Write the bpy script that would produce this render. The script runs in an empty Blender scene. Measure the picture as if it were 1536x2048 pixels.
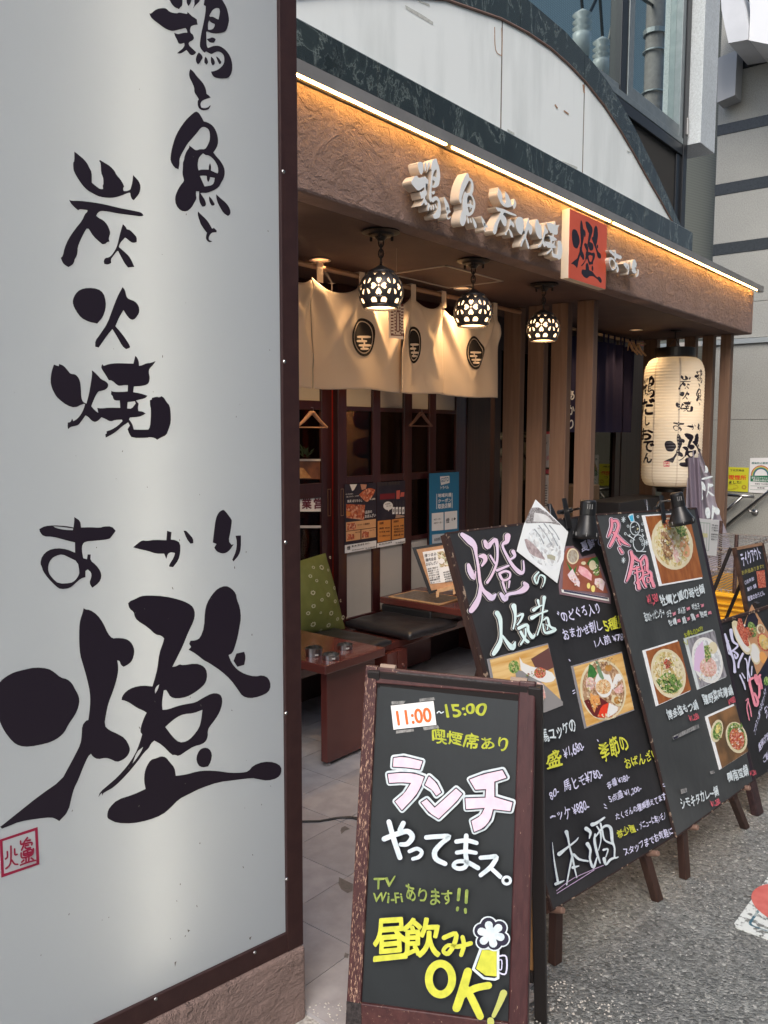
import bpy, bmesh, math, random
from mathutils import Vector, Matrix
random.seed(7)
R=math.radians
SC=bpy.context.scene; COL=SC.collection
V=Vector
# ------------------------------------------------------------ camera
H=1.6; F=1679.39; TH=0.0945626; RO=0.0022204; CA=0.678503
_F=V((math.cos(CA)*math.cos(TH),math.sin(CA)*math.cos(TH),-math.sin(TH)))
_U0=V((math.cos(CA)*math.sin(TH),math.sin(CA)*math.sin(TH),math.cos(TH)))
_R0=V((math.sin(CA),-math.cos(CA),0))
_R=_R0*math.cos(RO)+_U0*math.sin(RO); _U=_U0*math.cos(RO)-_R0*math.sin(RO)
cam=bpy.data.objects.new('camera',bpy.data.cameras.new('camera')); COL.objects.link(cam); SC.camera=cam
cam.matrix_world=Matrix(((_R.x,_U.x,-_F.x,0),(_R.y,_U.y,-_F.y,0),(_R.z,_U.z,-_F.z,H),(0,0,0,1)))
cam.data.sensor_fit='HORIZONTAL'; cam.data.sensor_width=36; cam.data.lens=F/1536*36
cam.data.clip_start=.05; cam.data.clip_end=400
# ------------------------------------------------------------ world, sun, exposure
w=bpy.data.worlds.new('World'); SC.world=w; w.use_nodes=True
nt=w.node_tree; nt.nodes.clear()
sky=nt.nodes.new('ShaderNodeTexSky'); sky.sky_type='NISHITA'; sky.sun_disc=False
sky.sun_elevation=R(46); sky.sun_rotation=R(239); sky.dust_density=3; sky.ozone_density=1.0
bg=nt.nodes.new('ShaderNodeBackground'); bg.inputs[1].default_value=.15
wo=nt.nodes.new('ShaderNodeOutputWorld')
nt.links.new(sky.outputs[0],bg.inputs[0]); nt.links.new(bg.outputs[0],wo.inputs[0])
sun=bpy.data.objects.new('sun',bpy.data.lights.new('sun','SUN')); COL.objects.link(sun)
sun.data.energy=1.5; sun.data.angle=R(40); sun.data.color=(1,.95,.88)
sun.rotation_euler=V((0.60,.36,-.72)).to_track_quat('-Z','Y').to_euler()
SC.view_settings.view_transform='Standard'; SC.view_settings.look='None'
SC.view_settings.exposure=0.65; SC.view_settings.gamma=1
SC.view_settings.use_curve_mapping=False
# ------------------------------------------------------------ rays and surfaces
def ray(px,py):
    return _R*(px-768)+_U*(1024-py)+_F*F
CAMP=V((0,0,H))
class Pl:
    def __init__(s,O,U,Vv): s.O=V(O); s.U=V(U).normalized(); s.V=V(Vv).normalized(); s.N=s.U.cross(s.V)
    def pt(s,px,py):
        r=ray(px,py); t=(s.O-CAMP).dot(s.N)/r.dot(s.N); P=CAMP+r*t-s.O
        return (P.dot(s.U),P.dot(s.V))
    def w(s,u,v,d=0): return s.O+s.U*u+s.V*v+s.N*d
    def at(s,px,py,d=0):
        r=ray(px,py); return CAMP+r*((s.O+s.N*d-CAMP).dot(s.N)/r.dot(s.N))
def vpl(O,deg): a=R(deg); return Pl(O,(math.cos(a),math.sin(a),0),(0,0,1))
class Cyl:
    def __init__(s,C,Rr,prof=None):
        s.C=V(C); s.R=Rr; c=V((-s.C.x,-s.C.y,0)).normalized(); s.c=c; s.r=(-c).cross(V((0,0,1))); s.prof=prof
    def pt(s,px,py):
        r=ray(px,py); o=V((-s.C.x,-s.C.y)); d=V((r.x,r.y)); a=d.dot(d); b=o.dot(d); cc=o.dot(o)-s.R**2
        q=b*b-a*cc; t=(-b-math.sqrt(max(q,0)))/a; P=CAMP+r*t
        e=V((P.x-s.C.x,P.y-s.C.y,0)); return (math.atan2(e.dot(s.r),e.dot(s.c))*s.R,P.z)
    def w(s,u,v,d=0):
        a=u/s.R; rr=(s.prof(v) if s.prof else s.R)+d
        return V((s.C.x,s.C.y,v))+(s.c*math.cos(a)+s.r*math.sin(a))*rr
def onz(px,py,z): r=ray(px,py); return CAMP+r*((z-H)/r.z)
def ony(px,py,y): r=ray(px,py); return CAMP+r*(y/r.y)
# ------------------------------------------------------------ materials
MT={}
def nd(n,t,**k):
    x=n.nodes.new(t)
    for a,b in k.items():
        if a in x.inputs: x.inputs[a].default_value=b
        else: setattr(x,a,b)
    return x
def base(name):
    m=bpy.data.materials.new(name); m.use_nodes=True; n=m.node_tree; n.nodes.clear()
    o=n.nodes.new('ShaderNodeOutputMaterial'); p=n.nodes.new('ShaderNodeBsdfPrincipled')
    n.links.new(p.outputs[0],o.inputs[0]); return m,n,p,o
def c4(c): return (c[0],c[1],c[2],1)
def noise(n,scale,detail=4,stretch=None,kind='n',rough=.55,dist=0):
    tc=n.nodes.new('ShaderNodeTexCoord'); src=tc.outputs['Object']
    if stretch:
        mp=n.nodes.new('ShaderNodeMapping'); mp.inputs['Scale'].default_value=stretch; n.links.new(src,mp.inputs[0]); src=mp.outputs[0]
    if kind=='n':
        x=nd(n,'ShaderNodeTexNoise'); x.inputs['Scale'].default_value=scale; x.inputs['Detail'].default_value=detail; x.inputs['Roughness'].default_value=rough; x.inputs['Distortion'].default_value=dist; out=x.outputs[0]
    elif kind=='v':
        x=nd(n,'ShaderNodeTexVoronoi'); x.inputs['Scale'].default_value=scale; out=x.outputs['Distance']
    n.links.new(src,x.inputs['Vector']); return out
def ramp(n,fac,stops):
    r=n.nodes.new('ShaderNodeValToRGB'); e=r.color_ramp.elements
    while len(e)<len(stops): e.new(.5)
    for i,(p,c) in enumerate(stops): e[i].position=p; e[i].color=c4(c)
    n.links.new(fac,r.inputs[0]); return r.outputs[0]
def M(name,c1,c2=None,scale=8,rough=.6,metal=0,bump=0,bscale=None,stretch=None,spec=.5,em=None,es=0,lo=.35,hi=.65,detail=4,coat=0,kind='n',rvar=0,bstretch=None,bdist=.01):
    if name in MT: return MT[name]
    m,n,p,o=base(name); p.inputs['Roughness'].default_value=rough; p.inputs['Metallic'].default_value=metal
    p.inputs['Specular IOR Level'].default_value=spec
    if coat: p.inputs['Coat Weight'].default_value=coat
    if c2:
        f=noise(n,scale,detail,stretch,kind); n.links.new(ramp(n,f,[(lo,c1),(hi,c2)]),p.inputs['Base Color'])
        if rvar:
            q=nd(n,'ShaderNodeMapRange'); q.inputs[3].default_value=max(0,rough-rvar); q.inputs[4].default_value=min(1,rough+rvar); n.links.new(f,q.inputs[0]); n.links.new(q.outputs[0],p.inputs['Roughness'])
    else: p.inputs['Base Color'].default_value=c4(c1)
    if bump:
        b=nd(n,'ShaderNodeBump'); b.inputs['Strength'].default_value=bump; b.inputs['Distance'].default_value=bdist
        n.links.new(noise(n,bscale or scale*4,6,bstretch or stretch),b.inputs['Height']); n.links.new(b.outputs[0],p.inputs['Normal'])
    if em: p.inputs['Emission Color'].default_value=c4(em); p.inputs['Emission Strength'].default_value=es
    MT[name]=m; return m
def wood(name,c1,c2,axis='z',rough=.6,sc=6,worn=None,wl=.62,coat=0):
    if name in MT: return MT[name]
    m,n,p,o=base(name); p.inputs['Roughness'].default_value=rough; p.inputs['Coat Weight'].default_value=coat
    st={'z':(sc,sc,sc*(.022 if worn else .05)),'x':(sc*.05,sc,sc),'y':(sc,sc*.05,sc)}[axis]
    f=noise(n,5,6,st,dist=.6); col=ramp(n,f,[(.35,c1),(.65,c2)])
    if worn:
        g=noise(n,9,8,tuple(a*1.6 for a in st),rough=.7); mx=n.nodes.new('ShaderNodeMix'); mx.data_type='RGBA'
        n.links.new(ramp(n,g,[(wl,(0,0,0)),(wl+.04,(1,1,1))]),mx.inputs[0]); n.links.new(col,mx.inputs[6]); mx.inputs[7].default_value=c4(worn); col=mx.outputs[2]
    n.links.new(col,p.inputs['Base Color'])
    b=nd(n,'ShaderNodeBump'); b.inputs['Strength'].default_value=.25; b.inputs['Distance'].default_value=.003
    n.links.new(f,b.inputs['Height']); n.links.new(b.outputs[0],p.inputs['Normal']); MT[name]=m; return m
def glow(name,c,s):
    if name in MT: return MT[name]
    m,n,p,o=base(name); p.inputs['Base Color'].default_value=c4(c); p.inputs['Emission Color'].default_value=c4(c); p.inputs['Emission Strength'].default_value=s
    MT[name]=m; return m
def translucent(name,c,fac=.5,c2=None):
    if name in MT: return MT[name]
    m,n,p,o=base(name); n.nodes.remove(p)
    d=n.nodes.new('ShaderNodeBsdfDiffuse'); t=n.nodes.new('ShaderNodeBsdfTranslucent'); x=n.nodes.new('ShaderNodeMixShader')
    d.inputs[0].default_value=c4(c); t.inputs[0].default_value=c4(c2 or c); x.inputs[0].default_value=fac
    n.links.new(d.outputs[0],x.inputs[1]); n.links.new(t.outputs[0],x.inputs[2]); n.links.new(x.outputs[0],o.inputs[0]); MT[name]=m; return m
def winglass(name,tr,gl,rough=.01,gcol=(.8,.85,.85),tcol=(.8,.8,.8),base_c=None):
    if name in MT: return MT[name]
    m,n,p,o=base(name); n.nodes.remove(p)
    if base_c: t=n.nodes.new('ShaderNodeBsdfDiffuse'); t.inputs[0].default_value=c4(base_c)
    else: t=n.nodes.new('ShaderNodeBsdfTransparent'); t.inputs[0].default_value=c4(tcol)
    g=n.nodes.new('ShaderNodeBsdfGlossy'); g.inputs[0].default_value=c4(gcol); g.inputs['Roughness'].default_value=rough
    x=n.nodes.new('ShaderNodeMixShader'); fr=n.nodes.new('ShaderNodeFresnel'); fr.inputs[0].default_value=1.5
    ad=n.nodes.new('ShaderNodeMath'); ad.operation='ADD'; ad.inputs[1].default_value=gl; ad.use_clamp=True
    n.links.new(fr.outputs[0],ad.inputs[0]); n.links.new(ad.outputs[0],x.inputs[0])
    n.links.new(t.outputs[0],x.inputs[1]); n.links.new(g.outputs[0],x.inputs[2]); n.links.new(x.outputs[0],o.inputs[0]); MT[name]=m; return m

def plaster_mat():
    m,n,p,o=base('plaster'); p.inputs['Roughness'].default_value=.9
    f=noise(n,5,6); n.links.new(ramp(n,f,[(.3,(.225,.152,.132)),(.7,(.295,.205,.182))]),p.inputs['Base Color'])
    a=noise(n,3.4,6,(1,1,1.3),rough=.62,dist=.5); b=noise(n,110,5,rough=.75); q=noise(n,13,6,(1,1,1.3),rough=.7,dist=.5)
    r=ramp(n,a,[(.36,(.25,.25,.25)),(.45,(.0,.0,.0)),(.47,(.75,.75,.75)),(.56,(.45,.45,.45)),(.60,(.9,.9,.9)),(.63,(.4,.4,.4))])
    r2=ramp(n,q,[(.42,(0,0,0)),(.60,(1,1,1))])
    ad=n.nodes.new('ShaderNodeMath'); ad.operation='MULTIPLY_ADD'; ad.inputs[1].default_value=.62; n.links.new(b,ad.inputs[0]); sc_=n.nodes.new('ShaderNodeMath'); sc_.operation='MULTIPLY'; sc_.inputs[1].default_value=.55; n.links.new(r,sc_.inputs[0]); n.links.new(sc_.outputs[0],ad.inputs[2])
    a2=n.nodes.new('ShaderNodeMath'); a2.operation='MULTIPLY_ADD'; a2.inputs[1].default_value=.38; n.links.new(r2,a2.inputs[0]); n.links.new(ad.outputs[0],a2.inputs[2])
    bp=nd(n,'ShaderNodeBump'); bp.inputs['Strength'].default_value=1; bp.inputs['Distance'].default_value=.020
    n.links.new(a2.outputs[0],bp.inputs['Height']); n.links.new(bp.outputs[0],p.inputs['Normal']); MT['plaster']=m; return m
def marble_mat():
    m,n,p,o=base('green_marble'); p.inputs['Roughness'].default_value=.25
    f=noise(n,1.7,10,(1.5,1,1),rough=.68,dist=1.4); g=noise(n,5.5,9,(2.2,1,.55),rough=.78,dist=1.0)
    p.inputs['Specular IOR Level'].default_value=.8; c=ramp(n,f,[(.40,(.022,.030,.031)),(.492,(.030,.042,.042)),(.503,(.16,.19,.18)),(.514,(.024,.034,.035)),(.60,(.020,.028,.03)),(.606,(.10,.12,.115)),(.615,(.014,.02,.02))])
    c2=ramp(n,g,[(.585,(0,0,0)),(.68,(.12,.14,.135)),(.72,(.04,.05,.05))])
    ad=n.nodes.new('ShaderNodeMix'); ad.data_type='RGBA'; ad.blend_type='ADD'; ad.inputs[0].default_value=1
    n.links.new(c,ad.inputs[6]); n.links.new(c2,ad.inputs[7]); n.links.new(ad.outputs[2],p.inputs['Base Color']); MT['green_marble']=m; return m
def asphalt_mat():
    m,n,p,o=base('asphalt'); p.inputs['Roughness'].default_value=.75
    tc=n.nodes.new('ShaderNodeTexCoord'); v=n.nodes.new('ShaderNodeTexVoronoi'); v.inputs['Scale'].default_value=95; n.links.new(tc.outputs['Object'],v.inputs['Vector'])
    v2=n.nodes.new('ShaderNodeTexVoronoi'); v2.inputs['Scale'].default_value=190; n.links.new(tc.outputs['Object'],v2.inputs['Vector'])
    col=ramp(n,v.outputs['Color'],[(0,(.095,.10,.097)),(.5,(.205,.215,.208)),(.85,(.29,.298,.288)),(1,(.55,.56,.53))])
    big=noise(n,1.3,9,rough=.65,dist=.6); mx=n.nodes.new('ShaderNodeMix'); mx.data_type='RGBA'; mx.blend_type='MULTIPLY'; mx.inputs[0].default_value=1
    n.links.new(col,mx.inputs[6]); n.links.new(ramp(n,big,[(.34,(.66,.66,.67)),(.50,(.98,.98,.97)),(.66,(1.14,1.14,1.12))]),mx.inputs[7]); n.links.new(mx.outputs[2],p.inputs['Base Color'])
    ad=n.nodes.new('ShaderNodeMath'); ad.operation='ADD'; n.links.new(v.outputs['Distance'],ad.inputs[0]); n.links.new(v2.outputs['Distance'],ad.inputs[1])
    bp=nd(n,'ShaderNodeBump'); bp.invert=True; bp.inputs['Strength'].default_value=.9; bp.inputs['Distance'].default_value=.006
    n.links.new(ad.outputs[0],bp.inputs['Height']); n.links.new(bp.outputs[0],p.inputs['Normal']); MT['asphalt']=m; return m
def granite(name,a,b,s=60,rough=.5,spots=None):
    m,n,p,o=base(name); p.inputs['Roughness'].default_value=rough
    f=noise(n,s,8,rough=.8); c=ramp(n,f,[(.38,a),(.6,b)])
    g=noise(n,1.2,5); mx=n.nodes.new('ShaderNodeMix'); mx.data_type='RGBA'; mx.blend_type='MULTIPLY'; mx.inputs[0].default_value=1
    n.links.new(c,mx.inputs[6]); n.links.new(ramp(n,g,[(.3,(.85,.85,.85)),(.7,(1.05,1.05,1.05))]),mx.inputs[7]); n.links.new(mx.outputs[2],p.inputs['Base Color'])
    b_=nd(n,'ShaderNodeBump'); b_.inputs['Strength'].default_value=.3; b_.inputs['Distance'].default_value=.003; n.links.new(f,b_.inputs['Height']); n.links.new(b_.outputs[0],p.inputs['Normal'])
    MT[name]=m; return m
def chalk_mat(name,c1,c2):
    m,n,p,o=base(name)
    f=noise(n,2.4,6,(1,1,1),rough=.6,dist=.8); n.links.new(ramp(n,f,[(.35,c1),(.75,c2)]),p.inputs['Base Color'])
    g=noise(n,60,4,(1,1,.1)); q=nd(n,'ShaderNodeMapRange'); q.inputs[3].default_value=.42; q.inputs[4].default_value=.62; n.links.new(g,q.inputs[0]); n.links.new(q.outputs[0],p.inputs['Roughness'])
    MT[name]=m; return m
def mosaic(name,a,b,s):
    m,n,p,o=base(name); p.inputs['Roughness'].default_value=.5
    tc=n.nodes.new('ShaderNodeTexCoord'); br=n.nodes.new('ShaderNodeTexBrick'); br.inputs['Scale'].default_value=s
    mp=n.nodes.new('ShaderNodeMapping'); mp.inputs['Rotation'].default_value=(R(90),0,0); n.links.new(tc.outputs['Object'],mp.inputs[0]); n.links.new(mp.outputs[0],br.inputs[0])
    br.inputs['Color1'].default_value=c4(a); br.inputs['Color2'].default_value=c4(a); br.inputs['Mortar'].default_value=c4(b); br.offset=0; br.inputs['Brick Width'].default_value=.5; br.inputs['Mortar Size'].default_value=.035
    n.links.new(br.outputs[0],p.inputs['Base Color']); MT[name]=m; return m
def palette(name,cols,scale=40,rough=.5):
    if name in MT: return MT[name]
    m,n,p,o=base(name); p.inputs['Roughness'].default_value=.45
    tc=n.nodes.new('ShaderNodeTexCoord'); v=n.nodes.new('ShaderNodeTexVoronoi'); v.inputs['Scale'].default_value=scale*1.5
    nz=n.nodes.new('ShaderNodeTexNoise'); nz.inputs['Scale'].default_value=scale*.7; n.links.new(tc.outputs['Object'],nz.inputs['Vector'])
    mx=n.nodes.new('ShaderNodeMix'); mx.data_type='RGBA'; mx.inputs[0].default_value=.02; n.links.new(tc.outputs['Object'],mx.inputs[6]); n.links.new(nz.outputs['Color'],mx.inputs[7])
    n.links.new(mx.outputs[2],v.inputs['Vector'])
    sp=n.nodes.new('ShaderNodeSeparateColor'); n.links.new(v.outputs['Color'],sp.inputs[0])
    k=len(cols); r=ramp(n,sp.outputs[0],[(i/k,c) for i,c in enumerate(cols)]); n.links.new(r,p.inputs['Base Color']); MT[name]=m; return m

PLAS=plaster_mat(); MARB=marble_mat(); ASPH=asphalt_mat()
GRAN=granite('neighbour_stone',(.27,.27,.245),(.42,.42,.385),90,.6)
GRANW=granite('column_granite',(.42,.46,.48),(.62,.67,.70),70,.5)
DSTR=granite('dark_stripe',(.012,.014,.015),(.03,.033,.035),50,.25)
CONC=M('aggregate',(.22,.2,.18),(.48,.46,.43),90,.85,bump=.9,bscale=110,bdist=.006,lo=.3,hi=.62)
BROWN=M('sign_frame_brown',(.026,.010,.010),(.034,.014,.013),30,.42,bump=.05)
SPANEL=translucent('sign_panel',(.465,.51,.56),.45,(.62,.62,.60))
INK=M('vinyl_black',(.010,.005,.012),rough=.45)
STAMP=M('vinyl_red',(.25,.008,.04),rough=.45)
WHITEP=M('white_panel',(.66,.70,.69),(.82,.86,.85),2.2,.5,bump=.08,bscale=6,stretch=(2.6,1,.55),lo=.28,hi=.55,detail=8)
FLASH=M('grey_flashing',(.20,.195,.19),(.25,.245,.24),5,.45,metal=.2)
SOFF=M('soffit',(.075,.042,.036),(.092,.052,.044),6,.75,bump=.1)
LED=glow('led_warm',(1,.54,.14),38)
LETW=M('letter_white',(.78,.80,.80),rough=.4); LETS=M('letter_side',(.52,.44,.36),rough=.45)
ORNG=M('orange_sign',(.60,.085,.035),(.66,.10,.045),4,.4)
MRED=wood('door_lacquer',(.030,.007,.008),(.046,.011,.012),'z',.3,coat=.3)
FROST=M('frosted_panel',(.42,.39,.35),(.46,.43,.39),3,.6)
POSTW=wood('post_wood',(.135,.075,.049),(.185,.110,.074),'z',.65,5)
TABLE=M('table_lacquer',(.085,.022,.018),(.105,.029,.023),3,.24,coat=.4)
VINYL=M('black_vinyl',(.012,.011,.013),(.02,.019,.021),20,.38,bump=.15,bscale=60)
NOR=translucent('noren_cloth',(.80,.68,.56),.3)
NORB=translucent('noren_blue',(.035,.033,.07),.15)
NPRINT=M('noren_print',(.012,.008,.008),rough=.9)
IRON=M('black_iron',(.018,.015,.014),(.03,.026,.024),30,.42,metal=.5)
IRONM=M('shade_iron',(.05,.045,.045),(.09,.08,.08),40,.4,metal=.6)
BULB=glow('lamp_glass',(1,.66,.36),2.0)
BLACKP=M('black_plastic',(.012,.012,.013),rough=.32)
CHROME=M('chrome',(.6,.58,.55),rough=.18,metal=1)
STEEL=M('stainless',(.42,.41,.40),(.34,.33,.32),30,.28,metal=1)
BOARD=chalk_mat('chalkboard',(.017,.017,.019),(.036,.036,.039))
BOARD2=chalk_mat('chalkboard_grey',(.038,.041,.043),(.062,.067,.069))
BOARDS=chalk_mat('chalkboard_green',(.010,.013,.015),(.019,.024,.028))
BFRAME=M('board_edge',(.03,.014,.012),(.30,.22,.16),45,.7,lo=.60,hi=.66)
SFRAME=wood('worn_frame',(.040,.010,.012),(.065,.020,.020),'z',.5,14,worn=(.40,.25,.18),wl=.555)
SFRAMEX=wood('worn_frame_x',(.045,.012,.013),(.075,.024,.022),'x',.45,9,worn=(.42,.27,.19),wl=.62)
LEGW=wood('easel_wood',(.030,.013,.010),(.055,.026,.018),'z',.55,8)
PALE=wood('pale_wood',(.42,.24,.11),(.55,.33,.17),'x',.5,8)
MDF=M('mdf_back',(.30,.15,.055),(.36,.18,.07),12,.7)
CW=M('chalk_white',(.66,.73,.76),(.50,.58,.62),60,.7); CL=M('chalk_lilac',(.60,.60,.80),rough=.7)
CY=M('chalk_yellow',(.62,.62,.06),(.50,.52,.05),50,.7); CYL=M('chalk_lime',(.45,.48,.035),(.32,.36,.03),60,.7)
COL_=M('chalk_olive',(.30,.37,.07),(.16,.22,.05),60,.7)
CP=M('chalk_pink',(.80,.60,.68),(.72,.52,.62),50,.7); CP2=M('chalk_rose',(.82,.30,.38),(.72,.24,.32),50,.7)
CPL=M('chalk_pinklilac',(.74,.50,.60),(.66,.58,.74),5,.7); CMINT=M('chalk_mint',(.58,.74,.72),(.68,.82,.82),8,.7)
COUT=M('chalk_outline',(.55,.52,.46),rough=.7); CR=M('chalk_red',(.62,.10,.14),rough=.7); CBLK=M('marker_black',(.012,.010,.030),rough=.6)
CB=M('chalk_blue',(.05,.42,.66),rough=.7); CO=M('marker_orange',(.75,.13,.02),rough=.6)
PAPER=M('paper_white',(.78,.77,.76),rough=.6); PRINTB=M('print_black',(.02,.015,.02),rough=.6)
TAPE=M('clear_tape',(.12,.12,.12),(.3,.3,.3),80,.15)
# ------------------------------------------------------------ object helpers
WB={}   # world base of every object
def link(name,me,mats,parent=None,smooth=False,bevel=0,basept=None,world=True):
    o=bpy.data.objects.new(name,me); COL.objects.link(o)
    for m in (mats if isinstance(mats,(list,tuple)) else [mats]):
        me.materials.append(m)
    if parent is not None:
        b=WB[parent.name]; o.parent=parent
    else:
        if basept is None:
            vs=[v.co for v in me.vertices]; xs=[v.x for v in vs]; ys=[v.y for v in vs]; zs=[v.z for v in vs]
            b=V(((min(xs)+max(xs))/2,(min(ys)+max(ys))/2,min(zs)))
        else: b=V(basept)
        o.location=b
    WB[o.name]=b
    if world: me.transform(Matrix.Translation(-b))
    if smooth:
        for p in me.polygons: p.use_smooth=True
    if bevel:
        md=o.modifiers.new('bevel','BEVEL'); md.width=bevel; md.segments=2; md.limit_method='ANGLE'; md.angle_limit=R(40)
    return o
def tag(o,label=None,cat=None,group=None,kind=None):
    if label: o['label']=label
    if cat: o['category']=cat
    if group: o['group']=group
    if kind: o['kind']=kind
    return o
def thing(name,label,cat,loc,group=None):
    o=bpy.data.objects.new(name,None); COL.objects.link(o); o.location=V(loc); o.empty_display_size=.1; WB[o.name]=V(loc)
    return tag(o,label,cat,group)
def dup(o,parent=None,loc=None):
    c=o.copy(); COL.objects.link(c)
    if parent: c.parent=parent
    if loc is not None: c.location=V(loc)
    WB[c.name]=V(loc) if loc is not None else (WB[parent.name] if parent else WB[o.name])
    for ch in list(o.children): dup(ch,c)
    return c
class MB:
    def __init__(s): s.v=[]; s.f=[]; s.m=[]; s.cm=0
    def add(s,vs,fs):
        n=len(s.v); s.v+= [V(a) for a in vs]; s.f+=[tuple(i+n for i in f) for f in fs]; s.m+=[s.cm]*len(fs); return s
    def box(s,a,b,Mx=None):
        x0,y0,z0=a; x1,y1,z1=b
        vs=[V((x,y,z)) for x in (x0,x1) for y in (y0,y1) for z in (z0,z1)]
        if Mx: vs=[Mx@v for v in vs]
        return s.add(vs,[(0,1,3,2),(4,6,7,5),(0,4,5,1),(2,3,7,6),(0,2,6,4),(1,5,7,3)])
    def pbox(s,pl,u0,u1,v0,v1,d0,d1):
        vs=[pl.w(u,v,d) for u in (u0,u1) for v in (v0,v1) for d in (d0,d1)]
        return s.add(vs,[(0,1,3,2),(4,6,7,5),(0,4,5,1),(2,3,7,6),(0,2,6,4),(1,5,7,3)])
    def quadprism(s,pts,back):   # pts 4 world pts CCW, back vector
        p=[V(a) for a in pts]; q=[a+V(back) for a in p]; n=len(p)
        fs=[tuple(range(n)),tuple(range(2*n-1,n-1,-1))]+[(i,n+i,n+(i+1)%n,(i+1)%n) for i in range(n)]
        return s.add(p+q,fs)
    def tube(s,pts,r,n=8,caps=True):
        pts=[V(p) for p in pts]; rs=r if isinstance(r,(list,tuple)) else [r]*len(pts); base_=len(s.v); vs=[]; fs=[]
        for i,p in enumerate(pts):
            t=(pts[min(i+1,len(pts)-1)]-pts[max(i-1,0)]).normalized(); a=t.cross(V((0,0,1)))
            if a.length<.1: a=t.cross(V((1,0,0)))
            a.normalize(); b=t.cross(a)
            for k in range(n): th=2*math.pi*k/n; vs.append(p+(a*math.cos(th)+b*math.sin(th))*rs[i])
        for i in range(len(pts)-1):
            for k in range(n): fs.append((i*n+k,i*n+(k+1)%n,(i+1)*n+(k+1)%n,(i+1)*n+k))
        if caps: fs.append(tuple(range(n-1,-1,-1))); fs.append(tuple((len(pts)-1)*n+k for k in range(n)))
        return s.add(vs,fs)
    def lathe(s,prof,O=(0,0,0),axis=(0,0,1),n=24):
        O=V(O); ax=V(axis).normalized(); a=ax.cross(V((0,1,0)))
        if a.length<.1: a=ax.cross(V((1,0,0)))
        a.normalize(); b=ax.cross(a); vs=[]; fs=[]
        for (r,h) in prof:
            for k in range(n): th=2*math.pi*k/n; vs.append(O+ax*h+(a*math.cos(th)+b*math.sin(th))*r)
        for i in range(len(prof)-1):
            for k in range(n): fs.append((i*n+k,i*n+(k+1)%n,(i+1)*n+(k+1)%n,(i+1)*n+k))
        return s.add(vs,fs)
    def grid(s,fn,nu,nv):
        vs=[fn(i/nu,j/nv) for i in range(nu+1) for j in range(nv+1)]
        return s.add(vs,[(i*(nv+1)+j,(i+1)*(nv+1)+j,(i+1)*(nv+1)+j+1,i*(nv+1)+j+1) for i in range(nu) for j in range(nv)])
    def mesh(s):
        me=bpy.data.meshes.new('m'); me.from_pydata([tuple(v) for v in s.v],[],s.f)
        me.polygons.foreach_set('material_index',s.m); me.update(); return me
    def build(s,name,mats,parent=None,**k):
        me=s.mesh(); bm=bmesh.new(); bm.from_mesh(me); bmesh.ops.recalc_face_normals(bm,faces=bm.faces[:]); bm.to_mesh(me); bm.free()
        return link(name,me,mats,parent,**k)
def chaikin(L,keep=55):
    out=[]; n=len(L)
    for i in range(n):
        a,b,c=V(L[i-1]),V(L[i]),V(L[(i+1)%n]); e,f=b-a,c-b
        if e.length<1e-9 or f.length<1e-9: continue
        if math.degrees(e.angle(f))>keep: out.append(tuple(b))
        else: out.append(tuple(b-e*.25)); out.append(tuple(b+f*.25))
    return out
def m2d(loops,ext=0,off=0,smooth=True):
    cu=bpy.data.curves.new('c','CURVE'); cu.dimensions='2D'; cu.fill_mode='BOTH'; cu.extrude=ext; cu.offset=off
    for L in loops:
        if smooth: L=chaikin(L)
        sp=cu.splines.new('POLY'); sp.points.add(len(L)-1)
        for i,(x,y) in enumerate(L): sp.points[i].co=(x,y,0,1)
        sp.use_cyclic_u=True
    o=bpy.data.objects.new('c',cu); me=o.to_mesh()
    r=([tuple(v.co) for v in me.vertices],[tuple(p.vertices) for p in me.polygons]); o.to_mesh_clear(); bpy.data.objects.remove(o); bpy.data.curves.remove(cu); return r
_tc={}
def mtext(body,off=0,res=4):
    k=(body,off)
    if k in _tc: return _tc[k]
    cu=bpy.data.curves.new('t','FONT'); cu.body=body; cu.size=1; cu.offset=off; cu.resolution_u=res
    o=bpy.data.objects.new('t',cu); me=o.to_mesh()
    r=([tuple(v.co) for v in me.vertices],[tuple(p.vertices) for p in me.polygons]); o.to_mesh_clear(); bpy.data.objects.remove(o); bpy.data.curves.remove(cu)
    _tc[k]=r; return r
def btext(body,off=0):
    """heavier strokes: the glyph outlines laid down several times, each a hair apart"""
    vs,fs=mtext(body,0)
    if off<.01: return vs,fs
    V_=list(vs); F_=list(fs); k=0
    r=off*.9; sh=[(r,0),(-r,0),(0,r),(0,-r)] if off<.024 else [(r,0),(-r,0),(0,r),(0,-r),(r*.7,r*.7),(-r*.7,-r*.7),(r*.7,-r*.7),(-r*.7,r*.7)]
    for dx,dy in sh:
        k+=1; n=len(V_); V_+=[(x+dx,y+dy,z+.000012*k) for x,y,z in vs]; F_+=[tuple(i+n for i in f) for f in fs]
    return V_,F_
def wob(vs,p):
    """hand-written unevenness"""
    o=[]
    for x,y,z in vs:
        yy=(y-.38)*(1+.13*math.sin(3.1*x+p))+.38+.055*math.sin(1.7*x+p*2)+.03*math.sin(5.3*x+p)
        xx=x+.045*math.sin(4.6*y+2.1*x+p)+.03*math.sin(6.7*x+p*3)-.05*(y-.4)*math.sin(2.3*x+p)
        o.append((xx,yy+.012*math.sin(9*x+7*y+p),z))
    return o
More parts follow.
